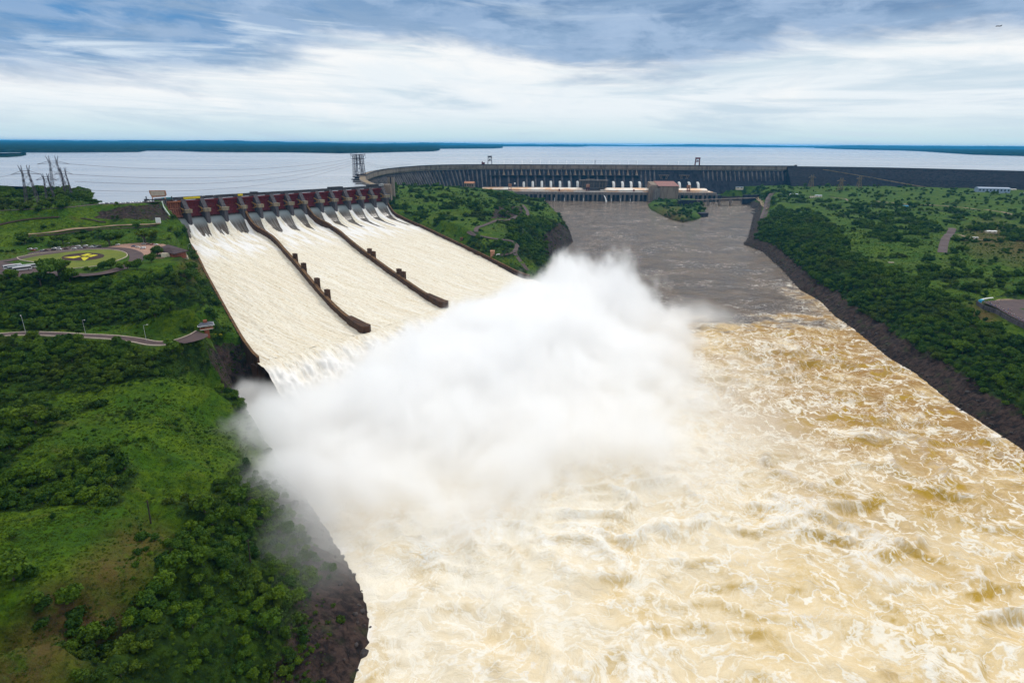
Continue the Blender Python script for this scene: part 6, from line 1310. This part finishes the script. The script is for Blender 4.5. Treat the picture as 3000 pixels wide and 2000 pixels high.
ok &= ~pip(px, py, [(2865, 870), (3060, 865), (3080, 985), (2990, 960), (2900, 915)]); ok &= ~((Y > 1100) & (Z > 60) & (X > 1100) & (pip(X, Y, [tuple(p) for p in np.concatenate([RL, RL[::-1] + n_r[::-1] * 145])])))
ok &= ~pip(px, py, [(270, 640), (300, 618), (370, 603), (475, 597), (500, 640), (480, 645), (350, 641)])
for rd, w_ in ROADS: ok &= seg_dist(X, Y, rd, False) > (w_ / 2 + PT[:, 3] * .8)
for o in list(col.objects):
    if o.type == 'EMPTY' and o.get('category') in ('building', 'kiosk', 'pylon', 'street lamp', 'pole'): L_ = o.location; ok &= np.hypot(X - L_.x, Y - L_.y) > (16 if o['category'] == 'building' else 5.5)
PT = PT[ok]
PT = PT[~pip(*proj(PT[:, :3]), [(-60, 722), (300, 708), (480, 705), (560, 735), (540, 770), (400, 796), (240, 830), (60, 826), (-60, 815)])]
# named trees of the photograph: pixel foot, crown radius, variant, description
NAMED = [((175, 818), 15, 5, 'great spreading tree with a flat dark crown between the lawn and the coaches'), ((120, 835), 10, 5, 'flat crowned tree in front of the great spreading tree'), ((205, 826), 8, 0, 'round tree at the edge of the great spreading tree'), ((322, 720), 13, 5, 'dark umbrella shaped tree above the white car on the loop road'), ((427, 712), 14, 5, 'dark umbrella shaped tree behind the forecourt lamp post'), ((185, 716), 9, 5, 'low wide tree behind the parked car row'), ((240, 712), 9, 5, 'wide tree on the slope between the car row and the umbrella trees'), ((150, 722), 6, 2, 'small bushy tree at the back of the car row'),
 ((302, 790), 5, 0, 'round tree on the near edge of the lawn left of the kerb bend'), ((326, 786), 6, 1, 'darker round tree on the near edge of the lawn'), ((352, 790), 4, 0, 'small round tree beside the white kerb bend'), ((375, 790), 5, 6, 'round tree by the loop road below the forecourt'), ((402, 788), 6, 1, 'dark round tree at the junction below the forecourt'), ((258, 790), 3.5, 2, 'small shrub at the near tip of the lawn'), ((282, 792), 3.5, 2, 'small shrub between the spreading tree and the lawn trees'),
 ((445, 768), 6, 1, 'dense tree beside the yellow edged terrace'), ((462, 750), 7, 0, 'broad tree in front of the visitor building roof'), ((545, 757), 6, 1, 'dense tree between the visitor building and the chute wall'), ((555, 700), 6, 3, 'dark thicket tree on the bank above the chute wall'), ((520, 690), 7, 3, 'dark tree at the top of the left chute bank'), ((540, 678), 5, 3, 'small dark tree beside the foot of the stair rail'),
 ((8, 736), 2.5, 2, 'lone bush in the grass by the bend of the loop road'), ((25, 738), 2.2, 2, 'second lone bush by the bend of the loop road'), ((39, 735), 2.4, 2, 'third lone bush by the bend of the loop road'), ((88, 727), 2.8, 2, 'bush behind the first white car of the row'), ((505, 1030), 6, 1, 'dark round tree just below the lane near the kiosk'), ((655, 975), 4, 2, 'grassy green bush beside the kiosk cliff'), ((455, 930), 5, 5, 'pale trunked tree above the lane clearing'),
 ((105, 1240), 9, 5, 'pale stemmed spreading tree at the edge of the left meadow'), ((40, 1250), 7, 1, 'dark tree beside the pale stemmed spreading tree'), ((290, 1190), 5, 3, 'dark bush in the open left meadow'), ((600, 1430 + 70), 6.5, 0, 'big rounded leafy tree near the river cliff below the mist'), ((700, 1480), 7, 0, 'large light green tree above the dark rock slope'), ((520, 1670), 5, 1, 'dark rounded tree beside the open meadow pole'), ((585, 1650), 5, 0, 'rounded light green tree beside the dark one'), ((40, 1700), 7, 6, 'olive brown tree at the edge of the meadow mound'), ((95, 1680), 4, 2, 'brownish shrub beside the olive tree'), ((380, 1540), 1.2, 2, 'tiny shrub in the open meadow near the pole'), ((230, 980 + 10), 3, 2, 'bush overhanging the lane')]
NT_ = []
for (fx_, fy_), s_, v, lb in NAMED:
    p = land(fx_, fy_); NT_.append((p.x, p.y, p.z, s_, v, lb))
for n_ in NT_: PT = PT[np.hypot(PT[:, 0] - n_[0], PT[:, 1] - n_[1]) > n_[3] * .8]
# yellow flowering bushes by the kiosk, headland trees
for px, py, s_, lb in ((630, 981, 1.5, 'yellow flowering bush against the kiosk'), (646, 982, 1.7, 'bright yellow flowering bush a step away from the kiosk')):
    p = land(px, py); r_ = thing('flowering_bush', lb, 'bush', p, 0, 'yellow flowering bushes by the kiosk'); cmy = VAR[2][0].copy(); cmy.materials.clear(); cmy.materials.append(M['yellow_flower'])
    o = bpy.data.objects.new('crown', cmy); col.objects.link(o); o.parent = r_; o.scale = (s_,) * 3; o = bpy.data.objects.new('trunk', VAR[2][1]); col.objects.link(o); o.parent = r_; o.scale = (s_,) * 3
hl = []
for k in range(130):
    fx_ = rs.uniform(-30, 262); fy_ = rs.uniform(545, 612); t_ = rs.random()
    if pip(np.array([fx_]), np.array([fy_]), [(-40, 560), (60, 556), (100, 565), (125, 580), (135, 606), (60, 612), (-40, 610)])[0] and not (fx_ < 95 and fy_ > 583): continue
    if pip(np.array([fx_]), np.array([fy_]), [(200, 575), (235, 578), (262, 592), (262, 602), (200, 602)])[0] and t_ < .8: continue
    p = at(fx_, fy_, 122); z_ = float(hz(p.x, p.y)); 
    if z_ < 112: continue
    hl.append((p.x, p.y, z_, rs.uniform(4, 7.5)))
PT = np.concatenate([PT, np.array(hl)])
# knee-high scrub in the open grass
lowp = []
for (x0, x1, y0, y1, sp_) in ((-700, 0, 40, 520, 2.7), (-900, 60, 520, 900, 6), (-300, 330, 700, 1400, 7), (330, 1100, 350, 1500, 8)):
    xs = np.arange(x0, x1, sp_); ys = np.arange(y0, y1, sp_); X, Y = [a.ravel() for a in np.meshgrid(xs, ys)]; X = X + rs.uniform(-.5, .5, X.shape) * sp_; Y = Y + rs.uniform(-.5, .5, Y.shape) * sp_; Z = hz(X, Y)
    px, py = proj(np.stack([X, Y, Z], -1)); ok = (Z > 3) & (px > -200) & (px < 3200) & (py < 2200) & (rs.random(len(X)) < sstep(fbm(X / 17, Y / 17, 3, 77) + fbm(X / 70, Y / 70, 2, 78), -.3, .35) * .9)
    ok &= ~(pip(X, Y, CHUTE) | (seg_dist(X, Y, CHUTE) < 4)) & ~(pip(X, Y, RIVER) & ~pip(X, Y, ISLAND)) & ~pip(X, Y, RESV) & ~pip(X, Y, FLAT) & ~((X > 300) & (seg_dist(X, Y, RIVER) < 15)) & ~((X < 0) & (Y < 460) & (Z < 9))
    ok &= ~pip(px, py, [(2865, 870), (3060, 865), (3080, 985), (2990, 960), (2900, 915)]) & ~pip(px, py, [(-50, 600), (475, 592), (560, 740), (560, 800), (-50, 820)]) & ~pip(px, py, [(-50, 1545), (250, 1500), (420, 1560), (330, 1700), (150, 1880), (-50, 1960)])
    for rd, w_ in ROADS: ok &= seg_dist(X, Y, rd, False) > (w_ / 2 + 1.5)
    lowp.append(np.stack([X, Y, Z, rs.uniform(.45, 1.0, len(X)) * np.exp(rs.normal(0, .4, len(X))) * (1 if sp_ < 5 else 1.7)], 1)[ok & ((X < 330) | (rs.random(len(X)) < .5))])
lowp = np.concatenate(lowp); NLOW = len(lowp); PT = np.concatenate([PT, lowp])
VI = rs.integers(0, 10, len(PT)); vmap = [0, 1, 2, 6, 3, 2, 0, 3, 6, 4]; VI = np.array([vmap[i] for i in VI]); VI[PT[:, 2] > 112] = np.array([0, 1, 5])[rs.integers(0, 3, (PT[:, 2] > 112).sum())]
VI[-NLOW:] = np.array([2, 3])[rs.integers(0, 2, NLOW)]; RZ_ = rs.uniform(0, 6.28, len(PT))
# the ones that show largest become trees of their own
px, py = proj(PT[:, :3]); inf = (px > 5) & (px < 2995) & (py > 400) & (py < 1990); dist = np.sqrt((PT[:, :3] ** 2 * [1, 1, 0]).sum(1) + (PT[:, 2] - CAMH) ** 2); app = np.where(inf, PT[:, 3] / dist, 0)
NIND = 300 - len(NT_); big = np.argsort(-app)[:NIND]; rest = np.ones(len(PT), bool); rest[big] = False
GLAB = {}
LM = [((442, 1534), 'the open meadow pole'), ((733, 1645), 'the pole above the river'), ((105, 1240), 'the pale stemmed spreading tree'), ((600, 1500), 'the rounded leafy tree'), ((700, 1480), 'the large light green tree'), ((520, 1670), 'the dark rounded meadow tree'), ((40, 1700), 'the olive brown tree'), ((290, 1190), 'the dark meadow bush'), ((505, 1030), 'the kiosk'), ((610, 980), 'the kiosk'), ((76, 976), 'the farthest lane lamp'), ((252, 982), 'the middle lane lamp'), ((429, 998), 'the nearest lane lamp')]
def where(x, y, z, s, v, px, py):
    base = where0(x, y, z, s, v, px, py); sz = 'small ' if s < 2.6 else 'large ' if s > 3.9 else ''
    k = min(LM, key=lambda a: math.hypot(a[0][0] - px, a[0][1] - py)); d_ = math.hypot(k[0][0] - px, k[0][1] - py)
    if d_ < 60 and x < 300: return sz + base.split(' in the ')[0].split(' among ')[0].split(' on the ')[0].split(' at the ')[0].split(' low on ')[0] + ' close to ' + k[1]
    if d_ < 150 and x < 300: return sz + base.split(' in the ')[0].split(' among ')[0].split(' on the ')[0].split(' at the ')[0].split(' low on ')[0] + (' uphill of ' if py < k[0][1] else ' downhill of ') + k[1]
    return sz + base
def where0(x, y, z, s, v, px, py):
    kind = {0: 'rounded mid green tree', 1: 'rounded dark green tree', 2: 'low spreading green shrub', 3: 'low dark green shrub', 4: 'taller upright dark tree', 5: 'flat crowned tree', 6: 'loose crowned green tree'}[v]
    if y > 900 and z > 110: return kind + ' on the grassy headland by the lake'
    if x > 300: return kind + ' on the wooded slope of the far river bank'
    if py < 970: return kind + ' in the thicket between the terrace and the lane'
    if py < 1145: return kind + ' in the thicket just below the lane'
    if py < 1480: return kind + (' at the frame side of the left meadow' if px < 300 else ' among the meadow scrub' if px < 560 else ' on the bank beside the mist')
    if px > 560: return kind + (' in the thicket above the dark rock slope' if py < 1750 else ' low on the thicket above the river rocks')
    return kind + (' in the scrub beside the brown meadow mound' if py < 1750 else ' at the foot of the brown meadow mound')
def make_tree(x, y, z, s, v, rz, lb, grp):
    r_ = thing('tree' if kinds[v] != 'low' else 'shrub', lb, 'tree' if kinds[v] != 'low' else 'shrub', (x, y, z - .1), rz, grp)
    for nm, me in (('crown', VAR[v][0]), ('trunk', VAR[v][1])):
        o = bpy.data.objects.new(nm, me); col.objects.link(o); o.parent = r_; o.scale = (s, s, s)
for (x, y, z, s, v, lb) in NT_: make_tree(x, y, z, s, v, random.uniform(0, 6), lb, None)
LB = {}
for i in big: LB.setdefault(where(PT[i, 0], PT[i, 1], PT[i, 2], PT[i, 3], int(VI[i]), px[i], py[i]), []).append(i)
for lb, ii in LB.items():
    ii.sort(key=lambda i: px[i])
    for k, i in enumerate(ii):
        l2 = lb if len(ii) == 1 else lb + (', leftmost of its kind there' if k == 0 else ', rightmost of its kind there' if k == len(ii) - 1 else f', {ORD[k]} from the left')
        if len(l2.split()) > 16: l2 = l2.replace(' of its kind there', '').replace(' from the left', ' rightwards')
        make_tree(*PT[i, :3], PT[i, 3], int(VI[i]), RZ_[i], l2, 'trees and shrubs of the nearest thickets')
# the rest, as one wood
PR = PT[rest]; wm = bpy.data.meshes.new('woodland'); wm.vertices.add(len(PR)); wm.vertices.foreach_set('co', PR[:, :3].astype(np.float32).ravel())
for nm, a_ in (('size', PR[:, 3]), ('turn', RZ_[rest])): at_ = wm.attributes.new(nm, 'FLOAT', 'POINT'); at_.data.foreach_set('value', a_.astype(np.float32))
at_ = wm.attributes.new('pick', 'INT', 'POINT'); at_.data.foreach_set('value', VI[rest].astype(np.int32))
wo = bpy.data.objects.new('woodland', wm); col.objects.link(wo); wo['kind'] = 'stuff'; wo['label'] = 'dense green woodland and scrub covering both river banks'
def instance_wood(wo, meshes, nm0):
    gt = bpy.data.node_groups.new(nm0, 'GeometryNodeTree'); gt.interface.new_socket('Geometry', in_out='INPUT', socket_type='NodeSocketGeometry'); gt.interface.new_socket('Geometry', in_out='OUTPUT', socket_type='NodeSocketGeometry')
    G = gt.nodes; gi = G.new('NodeGroupInput'); go = G.new('NodeGroupOutput'); jn = G.new('GeometryNodeJoinGeometry')
    for me in meshes[::-1]:
        o = bpy.data.objects.new('leafy_variant', me); oi = G.new('GeometryNodeObjectInfo'); oi.inputs['Object'].default_value = o; oi.inputs['As Instance'].default_value = True; gt.links.new(oi.outputs['Geometry'], jn.inputs[0])
    ip = G.new('GeometryNodeInstanceOnPoints'); ip.inputs['Pick Instance'].default_value = True
    def na(nm, ty='FLOAT'):
        n = G.new('GeometryNodeInputNamedAttribute'); n.data_type = ty; n.inputs[0].default_value = nm; return n.outputs[0]
    gt.links.new(gi.outputs[0], ip.inputs['Points']); gt.links.new(jn.outputs[0], ip.inputs['Instance']); gt.links.new(na('pick', 'INT'), ip.inputs['Instance Index'])
    cx = G.new('ShaderNodeCombineXYZ'); gt.links.new(na('turn'), cx.inputs[2]); gt.links.new(cx.outputs[0], ip.inputs['Rotation'])
    cs = G.new('ShaderNodeCombineXYZ'); sz = na('size'); [gt.links.new(sz, cs.inputs[k]) for k in range(3)]; gt.links.new(cs.outputs[0], ip.inputs['Scale']); gt.links.new(ip.outputs[0], go.inputs[0])
    wo.modifiers.new('wood', 'NODES').node_group = gt
instance_wood(wo, [v[2] for v in VAR], 'wood')
# rough grass of the near meadow: tufts, countless
M['tuft'] = leaf_mat('grass_tuft', (0.040, 0.098, 0.004), (0.105, 0.165, 0.008), (0.060, 0.090, 0.012))
gl = []
for (x0, x1, y0, y1, sp_) in ((-330, 0, 45, 260, .95), (-420, 0, 260, 440, 1.5), (-600, -60, 440, 800, 3.2), (330, 1000, 350, 1100, 4.2)):
    xs = np.arange(x0, x1, sp_); ys = np.arange(y0, y1, sp_); X, Y = [a.ravel() for a in np.meshgrid(xs, ys)]; X = X + rs.uniform(-.6, .6, X.shape) * sp_; Y = Y + rs.uniform(-.6, .6, Y.shape) * sp_; Z = hz(X, Y)
    px, py = proj(np.stack([X, Y, Z], -1)); ok = (Z > 7) & (px > -120) & (px < 3100) & (py < 2120) & (rs.random(len(X)) < .25 + .75 * sstep(fbm(X / 9, Y / 9, 3, 177) + fbm(X / 40, Y / 40, 2, 178), -.25, .35))
    X, Y, Z = X[ok], Y[ok], Z[ok]; ok = ~(pip(X, Y, CHUTE) | (seg_dist(X, Y, CHUTE) < 3)) & ~pip(X, Y, RIVER) & ~pip(X, Y, FLAT) & ~((X > 300) & (seg_dist(X, Y, RIVER) < 18)) & ~((X < 0) & (Y < 460) & (Z < 14)); px, py = proj(np.stack([X, Y, Z], -1))
    ok &= ~pip(px, py, [(2865, 870), (3060, 865), (3080, 985), (2990, 960), (2900, 915)])
    for rd, w_ in ROADS: ok &= seg_dist(X, Y, rd, False) > (w_ / 2 + .8)
    gl.append(np.stack([X, Y, Z - .05, rs.uniform(.28, .62, len(X)) * (sp_ / .95) ** .55 * np.exp(rs.normal(0, .2, len(X)))], 1)[ok])
gl = np.concatenate(gl); gm_ = bpy.data.meshes.new('meadow_grass'); gm_.vertices.add(len(gl)); gm_.vertices.foreach_set('co', gl[:, :3].astype(np.float32).ravel())
for nm, a_ in (('size', gl[:, 3]), ('turn', rs.uniform(0, 6.28, len(gl)))): at_ = gm_.attributes.new(nm, 'FLOAT', 'POINT'); at_.data.foreach_set('value', a_.astype(np.float32))
at_ = gm_.attributes.new('pick', 'INT', 'POINT'); at_.data.foreach_set('value', rs.integers(0, 2, len(gl)).astype(np.int32))
tv = []
for k in range(2):
    r = np.random.default_rng(400 + k); V = []; F = []
    for j in range(46):
        a_ = r.uniform(0, 6.28); q = r.uniform(0, .9) ** .7; bx, by = q * math.cos(a_), q * math.sin(a_); h_ = r.uniform(.35, .9) * (1.1 - q * .5); w_ = r.uniform(.05, .11); t_ = r.uniform(0, 6.28); i = len(V); lean = r.normal(size=2) * .22
        V += [(bx - w_ * math.cos(t_), by - w_ * math.sin(t_), -.1), (bx + w_ * math.cos(t_), by + w_ * math.sin(t_), -.1), (bx + lean[0] + w_ * .5 * math.cos(t_), by + lean[1] + w_ * .5 * math.sin(t_), h_), (bx + lean[0] - w_ * .4, by + lean[1], h_ * .95)]; F.append((i, i + 1, i + 2, i + 3))
    me = bpy.data.meshes.new('tuft'); me.from_pydata(V, [], F); me.materials.append(M['tuft']); tv.append(me)
go_ = bpy.data.objects.new('meadow_grass', gm_); col.objects.link(go_); go_['kind'] = 'stuff'; go_['label'] = 'rough tufted grass on the open meadows'
instance_wood(go_, tv, 'grass')
print('GRASS', len(gl))
print('WOOD', len(PR), 'individual', len(big) + len(NT_))

# ---------------------------------------------------------------- mist thrown up by the jets
def mist(name, label, ells, dens, lo, hi, vox, nscale, namp, soft):
    me = bpy.data.meshes.new(name); me.from_pydata([(0, 0, 0)], [], []); o = bpy.data.objects.new(name, me); col.objects.link(o); o['kind'] = 'stuff'; o['label'] = label
    m, t, b, oo = mat_new(name + '_vapour'); t.n.remove(b); pv = t.new('ShaderNodeVolumePrincipled'); pv.inputs['Color'].default_value = (0.999, 0.999, 1.0, 1); pv.inputs['Density'].default_value = dens; pv.inputs['Anisotropy'].default_value = 0.15; t.l.new(pv.outputs[0], oo.inputs['Volume'])
    g = bpy.data.node_groups.new(name, 'GeometryNodeTree'); g.interface.new_socket('Geometry', in_out='INPUT', socket_type='NodeSocketGeometry'); g.interface.new_socket('Geometry', in_out='OUTPUT', socket_type='NodeSocketGeometry')
    N = NT(g); go = N.new('NodeGroupOutput'); vc = N.new('GeometryNodeVolumeCube'); ps = N.new('GeometryNodeInputPosition').outputs[0]
    nz = N.new('ShaderNodeTexNoise'); nz.inputs['Scale'].default_value = .012; nz.inputs['Detail'].default_value = 3; N.l.new(ps, nz.inputs['Vector'])
    pw_ = N.vmath('ADD', ps, N.vmath('MULTIPLY', N.vmath('SUBTRACT', nz.outputs['Color'], (.5, .5, .5)), (70, 70, 50)))
    acc = None
    for (cx_, cy_, cz_, rx_, ry_, rz_, wt) in ells:
        q = N.vmath('DIVIDE', N.vmath('SUBTRACT', pw_, (cx_, cy_, cz_)), (rx_, ry_, rz_)); L = N.vmath('LENGTH', q); v = N.math('MULTIPLY', N.math('SUBTRACT', 1.0, L), wt)
        acc = v if acc is None else N.math('SMOOTH_MAX', acc, v, .25)
    n1 = N.noise(N.vmath('MULTIPLY', pw_, (1, 1, .6)), nscale, 6, .62)
    n2_ = N.noise(N.vmath('MULTIPLY', pw_, (1, 1, .55)), nscale * 3.4, 4, .6); f = N.math('ADD', N.math('ADD', acc, N.math('MULTIPLY', N.math('SUBTRACT', n1, .5), namp)), N.math('MULTIPLY', N.math('SUBTRACT', n2_, .5), namp * .55)); f = N.map(f, 0.0, soft)
    f = N.math('MULTIPLY', f, N.map(N.xyz(ps)[2], -1.0, 4.0))
    N.l.new(f, vc.inputs['Density']); vc.inputs['Min'].default_value = lo; vc.inputs['Max'].default_value = hi
    for k, s_ in enumerate(('X', 'Y', 'Z')): vc.inputs['Resolution ' + s_].default_value = int((hi[k] - lo[k]) / vox)
    sm_ = N.new('GeometryNodeSetMaterial'); sm_.inputs['Material'].default_value = m; N.l.new(vc.outputs[0], sm_.inputs[0]); N.l.new(sm_.outputs[0], go.inputs[0])
    me.materials.append(m); o.modifiers.new('mist', 'NODES').node_group = g
    return o
ELL = [(112, 582, 24, 52, 56, 64, 1.0), (66, 640, 22, 42, 48, 64, 1.0), (44, 580, 18, 82, 78, 54, 1.1), (5, 500, 20, 95, 84, 52, 1.1), (-48, 422, 18, 92, 68, 46, 1.15), (-100, 372, 14, 78, 58, 38, 1.2),
       (-176, 402, 8, 44, 36, 26, 1.2), (-142, 345, 8, 56, 56, 32, 1.15), (-110, 330, 6, 80, 70, 30, 1.1), (60, 480, 10, 118, 100, 36, 1.0), (-20, 395, 8, 145, 95, 34, 1.05), (150, 580, 5, 48, 60, 24, .7), (-50, 325, 4, 120, 75, 26, .9), (50, 375, 4, 100, 70, 24, .7)]
mist('mist', 'huge white cloud of spray billowing up where the jets strike the river', ELL, 0.085, (-280, 200, -2), (270, 760, 112), 2.3, .026, 1.2, .42)
VEIL = [(-70, 350, 2, 190, 130, 26, 1.0), (40, 400, 2, 200, 150, 24, 1.0), (-150, 330, 2, 70, 90, 26, 1.0), (210, 640, 2, 80, 40, 30, .8), (-85, 235, 6, 30, 60, 24, .8)]
mist('spray_veil', 'thin veil of drifting spray around the foot of the white cloud', VEIL, 0.036, (-290, 120, -2), (330, 760, 60), 5.0, .014, .9, .8)
# ---------------------------------------------------------------- air
m = MB(); m.box(-44500, 44500, -3000, 44500, -14, 231)
mh, t, b, oo = mat_new('haze_air'); t.n.remove(b); pv = t.new('ShaderNodeVolumePrincipled'); pv.inputs['Color'].default_value = (0.06, 0.48, 0.97, 1); pv.inputs['Density'].default_value = 3.1e-5; pv.inputs['Anisotropy'].default_value = 0.2; t.l.new(pv.outputs[0], oo.inputs['Volume'])
hzo = m.build('haze', mh, None); hzo['kind'] = 'stuff'; hzo['label'] = 'thin blue haze filling the air over the river and the lake'
